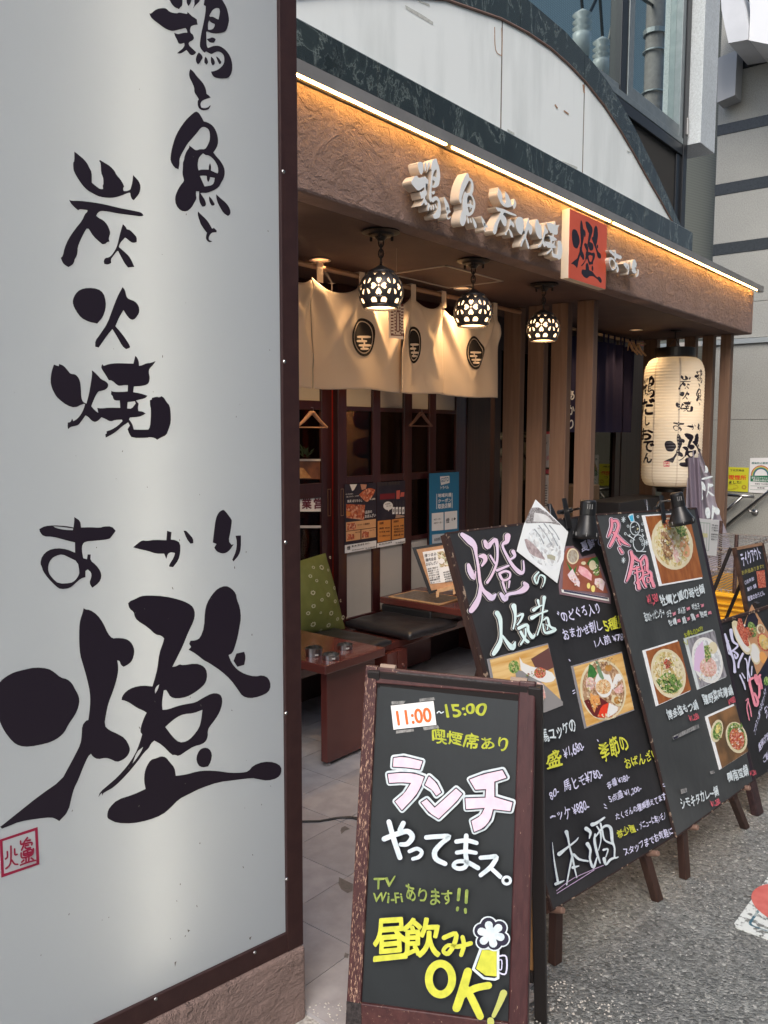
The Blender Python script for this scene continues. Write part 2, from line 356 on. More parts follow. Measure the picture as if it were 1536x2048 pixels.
def sliced(vs,fs,du=None,dv=None):
    bm=bmesh.new(); bv=[bm.verts.new(v) for v in vs]
    for f in fs:
        try: bm.faces.new([bv[i] for i in f])
        except ValueError: pass
    for ax,st in ((0,du),(1,dv)):
        if not st: continue
        c=[v.co[ax] for v in bm.verts]; k=math.floor(min(c)/st)+1
        while k*st<max(c):
            co=[0,0,0]; no=[0,0,0]; co[ax]=k*st; no[ax]=1
            bmesh.ops.bisect_plane(bm,geom=bm.verts[:]+bm.edges[:]+bm.faces[:],plane_co=co,plane_no=no); k+=1
    bm.verts.index_update(); r=([tuple(v.co) for v in bm.verts],[tuple(v.index for v in f.verts) for f in bm.faces]); bm.free(); return r
def q2(surf,q): return [surf.pt(*p) for p in q]
def quadmap(vs,quv,bb=None):
    # quv: BL,BR,TR,TL in surface uv ; maps bbox of vs
    xs=[v[0] for v in vs]; ys=[v[1] for v in vs]; x0,x1,y0,y1=bb or (min(xs),max(xs),min(ys),max(ys))
    out=[]
    for v in vs:
        a=(v[0]-x0)/(x1-x0); b=(v[1]-y0)/(y1-y0)
        p=[quv[0][i]*(1-a)*(1-b)+quv[1][i]*a*(1-b)+quv[2][i]*a*b+quv[3][i]*(1-a)*b for i in (0,1)]
        out.append((p[0],p[1],v[2]))
    return out
class Print:
    """collects flat prints on one surface into one mesh, each layer a hair above the last"""
    def __init__(s,surf,d=.0006,step=.00012,k=0): s.s=surf; s.mb=MB(); s.d=d; s.st=step; s.mats=[]; s.k=k
    def mi(s,m):
        if m not in s.mats: s.mats.append(m)
        s.mb.cm=s.mats.index(m)
    def put(s,vs,fs,m,sl=None):
        s.mi(m)
        if sl: vs,fs=sliced(vs,fs,*sl)
        s.mb.add([s.s.w(v[0],v[1],v[2]+s.d) for v in vs],fs); s.d+=s.st
    def quad(s,q,m,sl=None):  # px quad BL,BR,TR,TL
        p=q2(s.s,q); s.put([(a,b,0) for a,b in p],[(0,1,2,3)],m,sl)
    def poly(s,pts,m,off=0,smooth=True,sl=None):
        p=q2(s.s,pts); vs,fs=m2d([p],0,off,smooth); s.put(vs,fs,m,sl)
    def loops(s,loops,m,off=0,sl=None,smooth=True):
        vs,fs=m2d([q2(s.s,L) for L in loops],0,off,smooth); s.put(vs,fs,m,sl)
    def text(s,body,bl,br,h,m,off=.012,up=None,sl=None,bold=None):
        k=s.k if up is None else up; hand=s.k!=0
        tl=(bl[0]-k*h,bl[1]-h); tr=(br[0]-k*h,br[1]-h)
        vs,fs=btext(body,off if bold is None else bold)
        if hand: vs=wob(vs,len(_tc)*1.7+bl[0])
        vs=quadmap(vs,q2(s.s,[bl,br,tr,tl])); s.put(vs,fs,m,sl)
    def textq(s,body,q,m,off=.012,sl=None):
        vs,fs=btext(body,off); vs=quadmap(vs,q2(s.s,q)); s.put(vs,fs,m,sl); s.d+=.0001
    def ell(s,c,rx,ry,m,rot=0,n=20,inner=0,sl=None):
        P=[(c[0]+rx*math.cos(t)*math.cos(rot)-ry*math.sin(t)*math.sin(rot),c[1]+rx*math.cos(t)*math.sin(rot)+ry*math.sin(t)*math.cos(rot)) for t in [2*math.pi*i/n for i in range(n)]]
        L=[P]
        if inner: L.append([(c[0]+(x-c[0])*inner,c[1]+(y-c[1])*inner) for x,y in P])
        vs,fs=m2d([q2(s.s,a) for a in L],0,0,False); s.put(vs,fs,m,sl)
    def brush(s,pts,m,grow=0,wd=None):
        """variable-width stroke; pts (x,y,halfwidth) in px"""
        P=[]
        for p in pts: P.append((p[0],p[1],(p[2] if len(p)>2 else wd)+grow))
        # resample smooth
        Q=[]
        for i in range(len(P)-1):
            a=P[max(i-1,0)]; b=P[i]; c=P[i+1]; d=P[min(i+2,len(P)-1)]
            for t in (0,.25,.5,.75):
                Q.append(tuple(.5*((2*b[j])+(c[j]-a[j])*t+(2*a[j]-5*b[j]+4*c[j]-d[j])*t*t+(3*b[j]-a[j]-3*c[j]+d[j])*t**3) for j in range(3)))
        Q.append(P[-1])
        Lf=[];Rt=[]
        for i,q in enumerate(Q):
            a=Q[max(i-1,0)]; b=Q[min(i+1,len(Q)-1)]; dx,dy=b[0]-a[0],b[1]-a[1]; l=math.hypot(dx,dy) or 1; nx,ny=-dy/l,dx/l; r=max(q[2],.3)
            Lf.append((q[0]+nx*r,q[1]+ny*r)); Rt.append((q[0]-nx*r,q[1]-ny*r))
        pts2=q2(s.s,Lf+Rt); n=len(Q)
        s.put([(a,b,0) for a,b in pts2],[(i,i+1,n+i+1,n+i) for i in range(n-1)],m)
        for q in (Q[0],Q[-1]):
            r=max(q[2],.3)
            if r>1.0:
                c=q2(s.s,[(q[0]+r*math.cos(t),q[1]+r*math.sin(t)) for t in [math.pi*i/5 for i in range(10)]]); s.put([(a,b,0) for a,b in c],[tuple(range(10))],m)
    def build(s,name,parent=None,**k): return link(name,s.mb.mesh(),s.mats,parent,**k)
def Z(s,ox,oy,pts):
    return [tuple([ox+p[0]/s,oy+p[1]/s]+([p[2]/s] if len(p)>2 else [])) for p in pts]
# ------------------------------------------------------------ traced calligraphy (photo pixels on the light-box plane)
def P_(s,ox,oy,t): 
    a=[float(x) for x in t.split()]; return [(ox+a[i]/s,oy+a[i+1]/s) for i in range(0,len(a),2)]
A=(2.56,0,1150); B=(5.908,90,290); C=(7.68,290,0); D=(6.4,320,180); E=(5.689,90,700); G_=(2.56,0,500); K=(3.339,60,1010)
GL={}
GL['akari']=[P_(*A,t) for t in (
"0 545 30 520 70 498 120 485 180 472 245 478 275 495 310 525 345 533 370 556 383 583 400 612 407 640 402 675 385 715 350 765 330 805 300 833 270 850 235 863 150 880 100 876 65 855 25 805 5 765 -20 700 -30 640 -20 580",
"428 168 435 176 460 178 497 202 528 245 552 300 575 325 600 322 640 325 668 340 685 370 688 400 676 440 656 458 632 470 618 460 612 440 600 437 604 460 605 490 598 530 580 590 555 655 545 700 533 770 560 795 600 812 640 835 664 880 664 905 650 930 625 948 598 958 565 942 540 935 500 944 475 930 465 915 450 930 425 985 400 1050 380 1090 368 1130 350 1210 303 1260 288 1250 262 1240 190 1247 100 1262 45 1285 10 1298 0 1290 100 1210 200 1130 315 1050 350 985 385 920 412 865 418 820 420 770 440 745 452 742 458 700 462 650 460 600 445 530 425 460 410 410 405 350 405 270 410 230 422 195",
"655 145 668 132 690 124 720 108 758 104 840 108 920 126 965 145 990 165 999 200 990 240 965 290 935 365 905 425 882 470 900 468 920 456 935 462 1000 452 1035 462 1055 482 1061 515 1055 545 1040 568 1000 600 955 625 905 633 872 625 858 600 850 588 838 590 834 615 828 660 832 690 860 688 910 670 955 660 1000 653 1040 628 1085 605 1118 606 1136 622 1138 660 1125 700 1105 735 1070 780 1063 800 1064 825 1055 850 1035 866 990 878 955 900 915 928 895 920 880 923 830 870 790 848 775 860 760 888 740 905 700 960 650 1020 585 1085 540 1110 527 1118 523 1130 520 1115 503 1137 512 1110 560 1070 600 1035 650 980 690 920 712 868 728 815 718 805 720 780 735 735 750 705 735 695 700 680 665 655 640 643 622 640 625 620 645 595 680 575 730 565 780 570 795 520 805 480 815 400 835 345 840 325 825 310 795 305 760 270 700 232 688 210 685 190 662 172",
"846 778 870 755 905 728 940 712 990 708 1036 690 1030 740 1020 782 985 828 955 852 918 858 885 830",
"815 560 800 570 792 590 794 608 808 585","732 880 700 905 678 965 695 945 722 905",
"1155 54 1185 68 1208 95 1212 125 1228 165 1234 220 1225 270 1218 310 1205 360 1190 400 1170 410 1185 450 1215 485 1255 508 1305 520 1345 512 1375 528 1387 565 1375 600 1330 622 1278 632 1240 620 1220 590 1180 535 1130 490 1070 450 1040 435 1005 405 965 382 978 368 968 352 975 336 1000 335 1025 322 1045 265 1048 190 1058 145 1085 100 1115 68",
"1210 402 1250 393 1258 420 1250 460 1215 470 1195 440","1020 895 1045 883 1070 888 1086 915 1080 955 1065 980 1035 986 1012 972 1003 935",
"800 938 825 927 850 933 870 960 893 985 900 1028 950 1022 1010 1005 1060 1000 1120 1004 1180 1013 1240 1012 1272 1005 1295 975 1350 955 1405 958 1440 980 1440 1015 1420 1040 1370 1054 1320 1045 1290 1038 1200 1050 1120 1060 1030 1090 960 1125 915 1148 870 1195 830 1228 760 1255 680 1272 600 1270 560 1252 548 1242 550 1215 560 1190 600 1150 680 1125 745 1095 737 1055 740 1010 752 975 772 945")]
GL['sumi']=[P_(*B,t) for t in (
"345 78 375 98 410 128 460 170 500 220 525 275 552 320 552 445 600 485 650 522 685 520 680 475 690 465 688 400 680 370 662 330 658 215 638 188 650 178 700 208 770 250 825 310 840 350 890 405 920 455 935 492 920 515 930 545 965 545 1008 528 1015 500 1030 450 1040 355 1070 385 1110 430 1130 490 1118 565 1090 605 1050 652 1030 645 1012 610 1005 565 985 565 920 590 850 615 780 627 690 620 625 605 560 570 500 535 440 475 370 370 338 305 332 260 332 205 347 190",
"285 645 310 660 400 658 550 675 700 700 880 745 1000 768 1100 788 1140 800 1165 832 1130 845 1060 835 960 822 850 808 740 785 660 778 625 800 603 835 630 860 690 890 735 940 765 1010 770 1050 758 1080 752 1110 763 1142 735 1145 720 1165 680 1175 660 1160 570 1080 515 990 490 988 460 1040 420 1120 385 1210 385 1260 375 1310 350 1350 345 1380 325 1415 275 1443 225 1412 205 1385 185 1335 210 1310 230 1215 275 1110 350 1000 440 890 470 815 500 790 500 770 430 760 410 760 390 772 340 730 300 685",
"920 935 955 970 965 995 1005 1005 1050 1050 1083 1090 1083 1145 1045 1158 1010 1145 970 1110 945 1095 905 1135 880 1175 872 1205 940 1265 990 1310 1020 1360 1055 1440 980 1448 940 1400 900 1325 862 1250 845 1260 800 1320 778 1350 782 1395 740 1415 700 1405 692 1370 710 1335 750 1330 785 1305 830 1240 855 1180 880 1070 900 995")]
GL['tori']=[P_(*C,t) for t in (
"330 -150 345 -60 390 30 430 90 470 120 522 140 545 105 570 95 575 0 560 -120 430 -170","632 -90 636 0 640 50 665 95 690 65 708 30 712 -60 680 -110","770 -90 755 20 760 70 735 130 780 75 830 30 860 -60 820 -110",
"65 205 90 210 140 165 200 132 300 122 335 140 375 180 440 202 500 205 520 190 580 203 645 215 652 185 685 215 720 250 755 270 795 300 800 340 808 380 750 385 730 395 705 405 692 450 690 480 705 512 730 525 745 560 752 595 730 620 680 645 668 670 680 705 720 740 783 800 775 825 730 852 690 840 660 800 635 770 590 800 540 825 490 820 520 790 575 750 608 700 600 660 560 675 515 670 490 610 460 560 445 505 480 515 510 525 560 510 630 500 648 505 645 465 620 432 520 455 430 478 380 470 300 435 200 360 110 290 80 250",
"900 80 905 50 925 -60 1000 -130 1120 -120 1170 -20 1215 45 1250 110 1275 200 1292 300 1280 370 1250 470 1200 500 1110 518 1030 512 960 485 940 490 942 600 945 700 965 738 1010 720 1060 703 1130 702 1190 730 1250 780 1300 850 1330 930 1342 1020 1335 1100 1310 1160 1270 1200 1200 1208 1120 1200 1065 1190 1030 1150 1012 1100 1060 1095 1130 1065 1190 1010 1215 960 1218 900 1205 840 1160 800 1110 790 1060 810 1020 835 980 815 935 788 915 810 880 780 845 730 840 680 850 590 870 480 895 370 915 270 928 180 932 95",
"1085 120 1135 125 1150 165 1145 220 1128 300 1100 290 1040 255 1000 260 988 245 1005 205 1035 155","985 315 1010 345 1070 370 1070 400 1045 445 1000 460 970 455 965 400 970 350",
"948 600 990 590 1030 572 1075 590 1085 610 1065 650 1030 660 990 650 960 620",
"825 805 850 825 880 860 885 895 860 930 840 965 812 990 785 955 778 905 795 845","925 870 950 895 968 945 965 970 940 995 910 960 910 910","1012 868 1050 900 1072 950 1070 985 1040 1005 1015 975 1008 920","1088 865 1130 890 1172 950 1165 980 1140 985 1110 930")]
GL['to']=[P_(*D,"387 -267 425 -239 475 -169 525 -118 562 -69 587 -10 595 50 625 70 648 98 610 108 560 125 525 150 515 190 530 225 570 235 615 222 635 200 650 198 625 248 590 258 540 262 500 240 482 200 480 140 495 120 470 75 438 30 437 -32 408 -98 375 -160 370 -219")]
GL['sakana']=[P_(*D,t) for t in (
"455 272 495 290 530 345 560 402 610 415 660 445 700 490 730 560 743 630 740 700 715 755 682 800 720 850 775 910 820 990 830 1060 815 1130 780 1190 750 1245 690 1285 600 1318 540 1315 515 1320 550 1370 575 1410 590 1460 575 1492 540 1492 510 1450 497 1390 500 1330 500 1300 460 1295 458 1340 468 1390 440 1440 400 1510 340 1558 260 1545 200 1470 190 1380 215 1300 260 1220 308 1165 300 1130 285 1070 292 1000 292 925 305 905 315 840 340 780 372 740 372 710 400 730 450 770 480 770 510 757 575 760 605 715 635 650 640 580 630 520 600 485 550 470 515 490 480 540 410 620 350 690 310 760 270 830 245 890 250 950 235 1015 180 992 132 910 135 840 150 750 190 610 240 510 320 395 390 325",
"550 812 585 835 620 835 670 870 710 920 740 980 745 1050 735 1068 690 1050 650 1030 655 985 640 935 625 970 622 1020 560 1018 520 1020 495 1030 485 1000 480 950 492 880 510 850","510 1100 560 1095 597 1100 600 1150 615 1180 635 1150 640 1115 700 1125 690 1190 660 1220 600 1230 570 1235 540 1170",
"630 1360 665 1400 700 1460 690 1480 660 1480 635 1440 625 1390","718 1335 740 1355 790 1400 840 1440 885 1500 903 1560 895 1595 868 1613 810 1575 765 1500 735 1440 720 1380")]
GL['to2']=[P_(*D,"485 1555 530 1600 590 1655 630 1710 665 1775 690 1765 725 1800 722 1820 700 1822 665 1825 640 1850 620 1890 625 1920 668 1937 640 1950 610 1940 585 1905 590 1860 600 1830 560 1780 515 1710 510 1685 490 1630 482 1590")]
GL['hi']=[P_(*G_,t) for t in ("372 255 385 225 410 202 450 193 500 198 530 220 542 265 540 305 525 345 497 377 455 368 415 348 390 315 373 280",
"627 190 640 205 647 240 660 252 690 262 710 285 714 315 705 335 685 358 665 355 645 330 632 308 610 345 590 390 615 418 640 450 665 490 665 500 645 508 625 492 600 445 575 405 550 435 525 470 505 500 487 495 487 465 510 435 550 375 575 305 600 240")]
GL['yaki']=[P_(*E,t) for t in (
"100 165 155 185 160 158 215 180 260 235 290 272 340 275 375 305 400 360 408 450 412 540 430 590 460 605 470 610 500 500 520 380 535 280 532 230 560 250 600 290 640 335 690 355 718 385 718 420 690 450 640 465 605 470 575 520 545 590 525 640 570 690 605 715 600 690 593 658 640 665 730 655 855 658 850 575 795 575 775 555 770 525 750 505 755 465 775 475 830 478 910 475 940 470 942 400 900 398 865 405 830 408 760 345 725 345 690 285 640 210 640 185 650 160 668 180 730 158 810 150 900 152 1005 155 1025 70 1040 75 1065 120 1070 180 1100 175 1155 150 1200 148 1258 125 1235 165 1185 215 1180 260 1192 310 1185 365 1160 395 1100 410 1010 415 1003 480 1080 492 1165 520 1140 550 1050 570 1035 575 1065 610 1055 660 1062 695 1110 700 1145 722 1110 745 1060 762 965 768 955 790 990 835 1010 905 1100 907 1175 905 1195 870 1202 780 1205 670 1195 640 1192 570 1212 565 1215 545 1270 530 1300 540 1325 525 1355 545 1380 590 1418 630 1430 720 1432 820 1410 890 1380 970 1320 995 1275 1022 1245 1000 1190 990 1160 1000 990 1000 960 960 938 900 965 860 945 825 880 865 820 920 770 955 690 998 685 960 700 950 700 925 760 905 830 860 880 810 875 792 800 795 740 815 690 785 640 765 610 800 570 822 530 805 490 760 460 745 420 800 380 855 330 868 290 875 262 902 255 870 258 825 290 820 308 780 322 810 370 780 410 730 440 670 455 615 430 612 340 658 250 632 150 555 115 510 75 430 60 350 72 250",
"935 665 985 668 1030 610 1022 583 985 588 940 592")]
GL['a']=[P_(*K,t) for t in (
"295 80 335 105 340 150 400 148 470 152 490 143 545 142 572 172 545 210 530 228 440 238 370 243 350 262 345 300 355 355 380 362 385 330 405 330 402 370 440 400 470 440 478 480 460 520 415 553 395 520 410 480 408 450 385 430 370 440 370 482 340 490 300 525 265 555 205 563 175 545 120 490 85 440 80 415 67 390 80 340 120 302 180 287 245 295 300 318 300 250 240 235 150 210 90 210 65 180 62 160 100 140 160 135 240 140 290 150 295 110",
"120 400 140 360 175 338 215 328 260 350 318 378 330 445 325 470 300 505 270 522 190 525 150 490 122 450","155 141 220 147 288 157 285 168 230 166 170 153")]
GL['ka']=[P_(*K,t) for t in ("915 172 945 182 940 230 975 235 1003 255 1003 320 990 370 955 415 930 412 928 400 960 350 968 320 940 315 920 325 910 360 895 325 840 325 780 305 730 295 688 282 720 255 750 235 780 240 830 232 910 235","1025 172 1040 170 1060 190 1090 225 1090 255 1070 258 1045 225")]
GL['ri']=[P_(*K,t) for t in ("1285 32 1300 35 1345 95 1348 110 1338 180 1325 240 1345 265 1360 262 1335 300 1310 320 1280 325 1245 310 1230 285 1245 260 1220 250 1228 180 1240 90 1258 50","1372 205 1408 203 1408 290 1395 335 1358 377 1350 365 1375 310 1382 250")]
# ------------------------------------------------------------ LIGHT-BOX SIGN
SA=R(-9.3387); SU=V((math.cos(SA),math.sin(SA),0)); S0=V((1.549,1.527,0))
SG=Pl(S0,SU,(0,0,1))           # u<=0 to the left of the right edge; N faces the street
SW=-1.75; ST=2.95              # full width and height of the box
lb=thing('lightbox_sign','tall backlit white sign with big black brush lettering in a dark brown metal frame','sign',SG.w(SW/2,.212))
m=MB()                                         # frame: four bars, 28 mm proud, plus the tray behind
fb=.212; fi=.265
m.pbox(SG,-.052,0,fb,ST,-.20,.0); m.pbox(SG,SW,SW+.052,fb,ST,-.20,0)
m.pbox(SG,SW+.052,-.052,fb,fi,-.20,-.001); m.pbox(SG,SW+.052,-.052,ST-.05,ST,-.20,-.001)
m.build('frame',BROWN,lb,bevel=.002)
m=MB(); m.pbox(SG,SW+.052,-.052,fi,ST-.05,-.20,-.19); m.build('back_tray',M('tray_white',(.75,.76,.76),rough=.6),lb)
m=MB(); m.pbox(SG,SW+.052,-.052,fi,ST-.05,-.014,-.010); pn=m.build('panel',SPANEL,lb)
for uu in (-.412,-1.15):
    m=MB(); m.tube([SG.w(uu,fi+.05,-.105),SG.w(uu,ST-.1,-.105)],.013,10); m.build('tube_lamp',glow('tube_lamp',(1,.92,.80),13),lb)
SPL=Pl(SG.w(0,0,-.0095),SU,(0,0,1))
for nm in ('tori','to','sakana','to2','sumi','hi','yaki','a','ka','ri','akari'):
    p=Print(SPL,.0004); p.loops(GL[nm],INK); p.build('brush_character',lb)
p=Print(SPL,.0004); ZS=(13.96,0,1640)
fr=[P_(*ZS,"-15 548 1048 192 1098 1235 35 1610"),P_(*ZS,"68 590 975 295 1015 1200 110 1500")]
p.loops(fr,STAMP,smooth=False)
for t in ("200 880 205 1030 150 1085","300 725 300 1100 260 1260 160 1355","320 1110 400 1220 490 1230","400 800 410 960 470 950","565 580 575 670 640 650","755 480 660 620 640 720 590 830","740 570 830 545","650 660 790 620 880 620 870 680","690 700 780 680","680 740 720 780 830 755","570 900 590 1030 750 1010 890 930 910 780","640 880 650 970 860 910 850 800 640 860","650 925 850 870","745 830 750 950","580 1150 640 1090","700 1050 700 1140","780 1020 770 1130","840 1030 900 1070","540 1225 700 1160 955 1090"):
    q=P_(*ZS,t); p.brush([(x,y,1.75) for x,y in q],STAMP)
p.build('seal_stamp',lb)
p=Print(SPL,.0004); DS=M('dirt_speck',(.12,.11,.10),rough=.8)
for k in range(60):
    x=random.triangular(20,570,480); y=random.triangular(60,2000,1850)
    if y>2040-.475*(x-210)*.9: continue
    r=random.uniform(.5,1.5); p.ell((x,y),r*.6,r*random.uniform(.8,2.2),DS,rot=random.uniform(-.6,.6),n=7)
for L in (((495,1873),(500,1870),(497,1878)),((346,1922),(350,1919),(347,1931)),((372,1856),(377,1858),(373,1862))): p.poly(list(L),DS,smooth=False)
tag(p.build('dirt_specks',lb),kind='stuff')
for (x,y) in ((574,345),(576,724),(578,1084),(579,1425),(580,1756),(510,1905),(312,1998)):
    u,v=SG.pt(x,y); m=MB(); m.lathe([(0,.002),(.0035,.0015),(.005,0)],SG.w(u-.01 if x>560 else u,v,0),SG.N,10); m.build('screw',CHROME,lb)
# plinth wall under it
pw=MB(); pw.pbox(SG,SW-.2,.0,0,fb-.001,-.26,.010)
o=pw.build('plinth_wall',PLAS,bevel=.008); tag(o,'low mauve plaster plinth wall under the big lit sign','wall')
# ------------------------------------------------------------ GROUND
m=MB(); m.add([(-60,-60,0),(90,-60,0),(90,60,0),(-60,60,0)],[(0,1,2,3)]); o=m.build('ground_road',ASPH); tag(o,kind='structure')
# exposed aggregate strip along the terrace edge
ye=lambda x: 1.03+.34*max(0,(1.75-x))/.5*.55   # street edge of terrace paving
m=MB(); m.add([(.2,2.2,.004),(.2,1.72,.004),(1.45,1.50,.004),(1.62,1.33,.004),(1.80,1.13,.004),(2.02,1.06,.004),(2.14,1.30,.004),(9.5,1.45,.004),(9.5,2.2,.004)],[tuple(range(9))])
o=m.build('concrete_strip',CONC); tag(o,kind='structure')
tiles=thing('terrace_floor','terrace','x',(4,2.5,0)); 
for k in ('label','category'): del tiles[k]
tiles['kind']='structure'
TM=[M('tile_%d'%i,tuple(c*a for c in (.265,.252,.26)),tuple(c*a for c in (.325,.312,.32)),14,.62,bump=.12,bscale=120,bdist=.002) for i,a in enumerate((1,.94,1.05))]
m=MB(); m.box((1.1,1.62,-.05),(8.6,3.52,.012)); m.box((1.58,1.13,-.05),(2.0,1.6199,.012)); o=m.build('mortar_bed',M('grout',(.20,.19,.185),rough=.9),tiles)
x0=1.855-.3*3; y0=1.9-.3*3; tm=[]
for i in range(25):
    for j in range(9):
        xa=x0+.3*i; ya=y0+.3*j
        if ya+.3<1.1 or xa>8.5: continue
        if xa<1.55 and ya<1.5: continue
        if ya<1.5 and xa>2.0: continue
        mb=MB(); mb.box((xa+.0015,max(ya,1.10)+.0015,.004),(xa+.2985,ya+.2985,.0165+random.uniform(-.0006,.0006)))
        o=mb.build('floor_tile',random.choice(TM),tiles)
for q in (((683,1655),(690,1652),(700,1658),(690,1661),(683,1668),(681,1661)),((678,1754),(706,1768),(705,1782),(695,1786),(683,1779),(677,1768)),((690,1905),(697,1908),(696,1916),(688,1914))):
    P=[onz(x,y,.0178) for x,y in q]; mb=MB(); mb.add(P,[tuple(range(len(P)))]); mb.build('floor_stain',M('floor_stain',(.10,.095,.09),(.14,.13,.125),60,.5),tiles)
# ragged aggregate showing where the front tiles are worn
m=MB()
for t in range(1600):
    a=random.random(); X=1.5+a*.62; edge=1.60-.9*a*.62/.62*.62
    Y=random.uniform(edge-.55,edge+.02*random.random()+.0); 
    if Y<1.0 and random.random()<.5: continue
    if (Y-1.53)<-.1645*(X-1.55) and X<1.56: continue
    r=random.uniform(.002,.006); z=.0165
    c=V((X,Y,z)); m.add([c+V((r*math.cos(t1+t)*random.uniform(.6,1),r*math.sin(t1+t)*random.uniform(.6,1),-.001)) for t1 in (0,1.2,2.5,3.7,5)]+[c+V((0,0,r*.5))],[(0,1,5),(1,2,5),(2,3,5),(3,4,5),(4,0,5)])
o=m.build('aggregate_stones',M('pebble_pale',(.30,.28,.25),(.66,.63,.58),300,.7)); tag(o,kind='stuff')
# loose grit and stones in the asphalt surface
m=MB()
for t in range(15000):
    X=random.uniform(1.2,5.5); Y=random.uniform(-.6,1.02)
    if random.random()<(X-1.2)/6: continue
    r=random.uniform(.0018,.0062); c=V((X,Y,.0)); k=random.random()*6
    m.add([c+V((r*math.cos(t1+k)*random.uniform(.6,1.1),r*math.sin(t1+k)*random.uniform(.6,1.1),0)) for t1 in (0,1.3,2.5,3.7,5)]+[c+V((r*.2,0,r*random.uniform(.3,.6)))],[(0,1,5),(1,2,5),(2,3,5),(3,4,5),(4,0,5)])
o=m.build('road_grit',palette('grit',[(.12,.122,.115),(.21,.212,.20),(.28,.28,.265),(.16,.16,.15),(.42,.42,.40)],120)); tag(o,kind='stuff')
# ------------------------------------------------------------ FACADE
YD=2.28
FA=Pl((0,YD,0),(1,0,0),(0,0,1)); FB=Pl((0,2.30,0),(1,0,0),(0,0,1))
can=thing('canopy','long mauve plaster canopy over the restaurant front with warm light strip under its metal edge','canopy',(5,2.9,2.5))
m=MB(); m.box((.2,YD,2.5),(8.2,YD+.12,2.891)); m.build('fascia',PLAS,can,bevel=.012)
m=MB(); m.box((8.08,YD+.12,2.5),(8.2,4.2,2.891)); m.build('end_fascia',PLAS,can)
m=MB(); m.box((.2,YD+.121,2.504),(8.079,5.2,2.53)); m.build('soffit',SOFF,can)
m=MB(); m.quadprism([(.2,YD-.045,2.892),(8.34,YD-.045,2.892),(8.34,YD-.045,2.943),(.2,YD-.045,2.943)],(0,.003,0)); m.quadprism([(.2,YD-.042,2.892),(8.34,YD-.042,2.892),(8.34,YD-.042,2.8945),(.2,YD-.042,2.8945)],(0,.041,0)); m.quadprism([(.2,YD-.045,2.9432),(8.34,YD-.045,2.9432),(8.34,YD+.022,2.972),(.2,YD+.022,2.972)],(0,.008,-.008))
m.box((.2,YD+.02,2.93),(8.34,YD+.6,2.96)); m.build('metal_edge',FLASH,can)
for a,b in ((1.0,3.22),(3.27,4.98),(5.03,6.85),(6.88,8.15)):
    m=MB(); m.box((a,YD-.042,2.8850),(b,YD-.033,2.8912)); m.build('light_strip',LED,can)
# hatch outline and ceiling downlights
hp=[onz(795,547,2.5),onz(899,537.5,2.5),onz(996,564,2.5),onz(886,572,2.5)]
cx=sum((p.x for p in hp))/4; cy=sum((p.y for p in hp))/4
m=MB(); hx,hy=.30,.20
for (a,b,c,d) in ((-hx,-hy,hx,-hy+.012),(-hx,hy-.012,hx,hy),(-hx,-hy,-hx+.012,hy),(hx-.012,-hy,hx,hy)): m.box((cx+a,cy+b,2.4985),(cx+c,cy+d,2.5035))
m.build('hatch_trim',M('hatch_trim',(.38,.33,.29),rough=.5),can)
for x,y in ((925,577),(1182,637),(1272,660),(770,545),(640,520)):
    c=onz(x,y,2.5); m=MB(); m.lathe([(.052,.0),(.058,-.006),(.045,-.004),(.043,.003)],(c.x,c.y,2.503),n=20); dl=m.build('downlight',M('dl_ring',(.45,.42,.38),rough=.4),can)
    m=MB(); m.lathe([(.0,-.0005),(.043,-.0005)],(c.x,c.y,2.5035),n=20); m.build('lens',glow('dl_lens',(1,.66,.35),.35),dl)
    l=bpy.data.objects.new('downlight_lamp',bpy.data.lights.new('downlight_lamp','SPOT')); COL.objects.link(l); l.location=(c.x,c.y,2.485); l.data.energy=22 if x<1000 else 11; l.data.color=(1,.62,.30); l.data.spot_size=R(105); l.data.spot_blend=.8; l.data.shadow_soft_size=.03
# upper wall: marble band, arch panels, marble arch
bld=thing('restaurant_building','upper storey with a white arched panel framed in dark green marble below dark glass','building',(4.2,2.6,2.93))
def zarch(x,pts):
    for i in range(len(pts)-1):
        if pts[i][0]<=x<=pts[i+1][0]:
            t=(x-pts[i][0])/(pts[i+1][0]-pts[i][0]); return pts[i][1]*(1-t)+pts[i+1][1]*t
    return pts[0][1] if x<pts[0][0] else pts[-1][1]
def smooth_pts(P):
    return P
IN=[(2.10,3.11),(2.337,3.20),(2.602,3.315),(2.95,3.44),(3.284,3.548),(3.76,3.640),(4.03,3.668),(4.28,3.676),(4.5,3.662),(4.712,3.634),(4.97,3.578),(5.219,3.498),(5.43,3.416),(5.641,3.327),(5.90,3.225),(6.172,3.113)]
OUT=[(1.6,3.115),(1.95,3.30),(2.40,3.50),(2.9,3.68),(3.4,3.79),(4.033,3.83),(4.45,3.822),(4.8,3.775),(5.017,3.729),(5.229,3.66),(5.45,3.57),(5.75,3.43),(6.05,3.28),(6.35,3.11),(6.45,3.115)]
zb=3.112
jx=[ony(1003,150,2.3).x,ony(1167,250,2.3).x]
for a,b in ((2.11,jx[0]),(jx[0],jx[1]),(jx[1],6.168)):
    n=24; xs=[a+.005+(b-a-.010)*i/n for i in range(n+1)]
    L=[(x,zarch(x,IN)-.006) for x in xs]+[(b-.005,zb+.004),(a+.005,zb+.004)]
    vs,fs=m2d([L],.006,0,False); mb=MB(); mb.add([V((v[0],2.306-v[2]-.0,v[1])) for v in vs],fs); mb.build('arch_panel',WHITEP,bld)
for x in jx:
    m=MB(); m.box((x-.0045,2.2992,zb+.005),(x+.0045,2.3145,zarch(x,IN)-.008)); m.build('panel_joint',M('sealant',(.10,.09,.08),(.22,.16,.12),20,.8),bld)
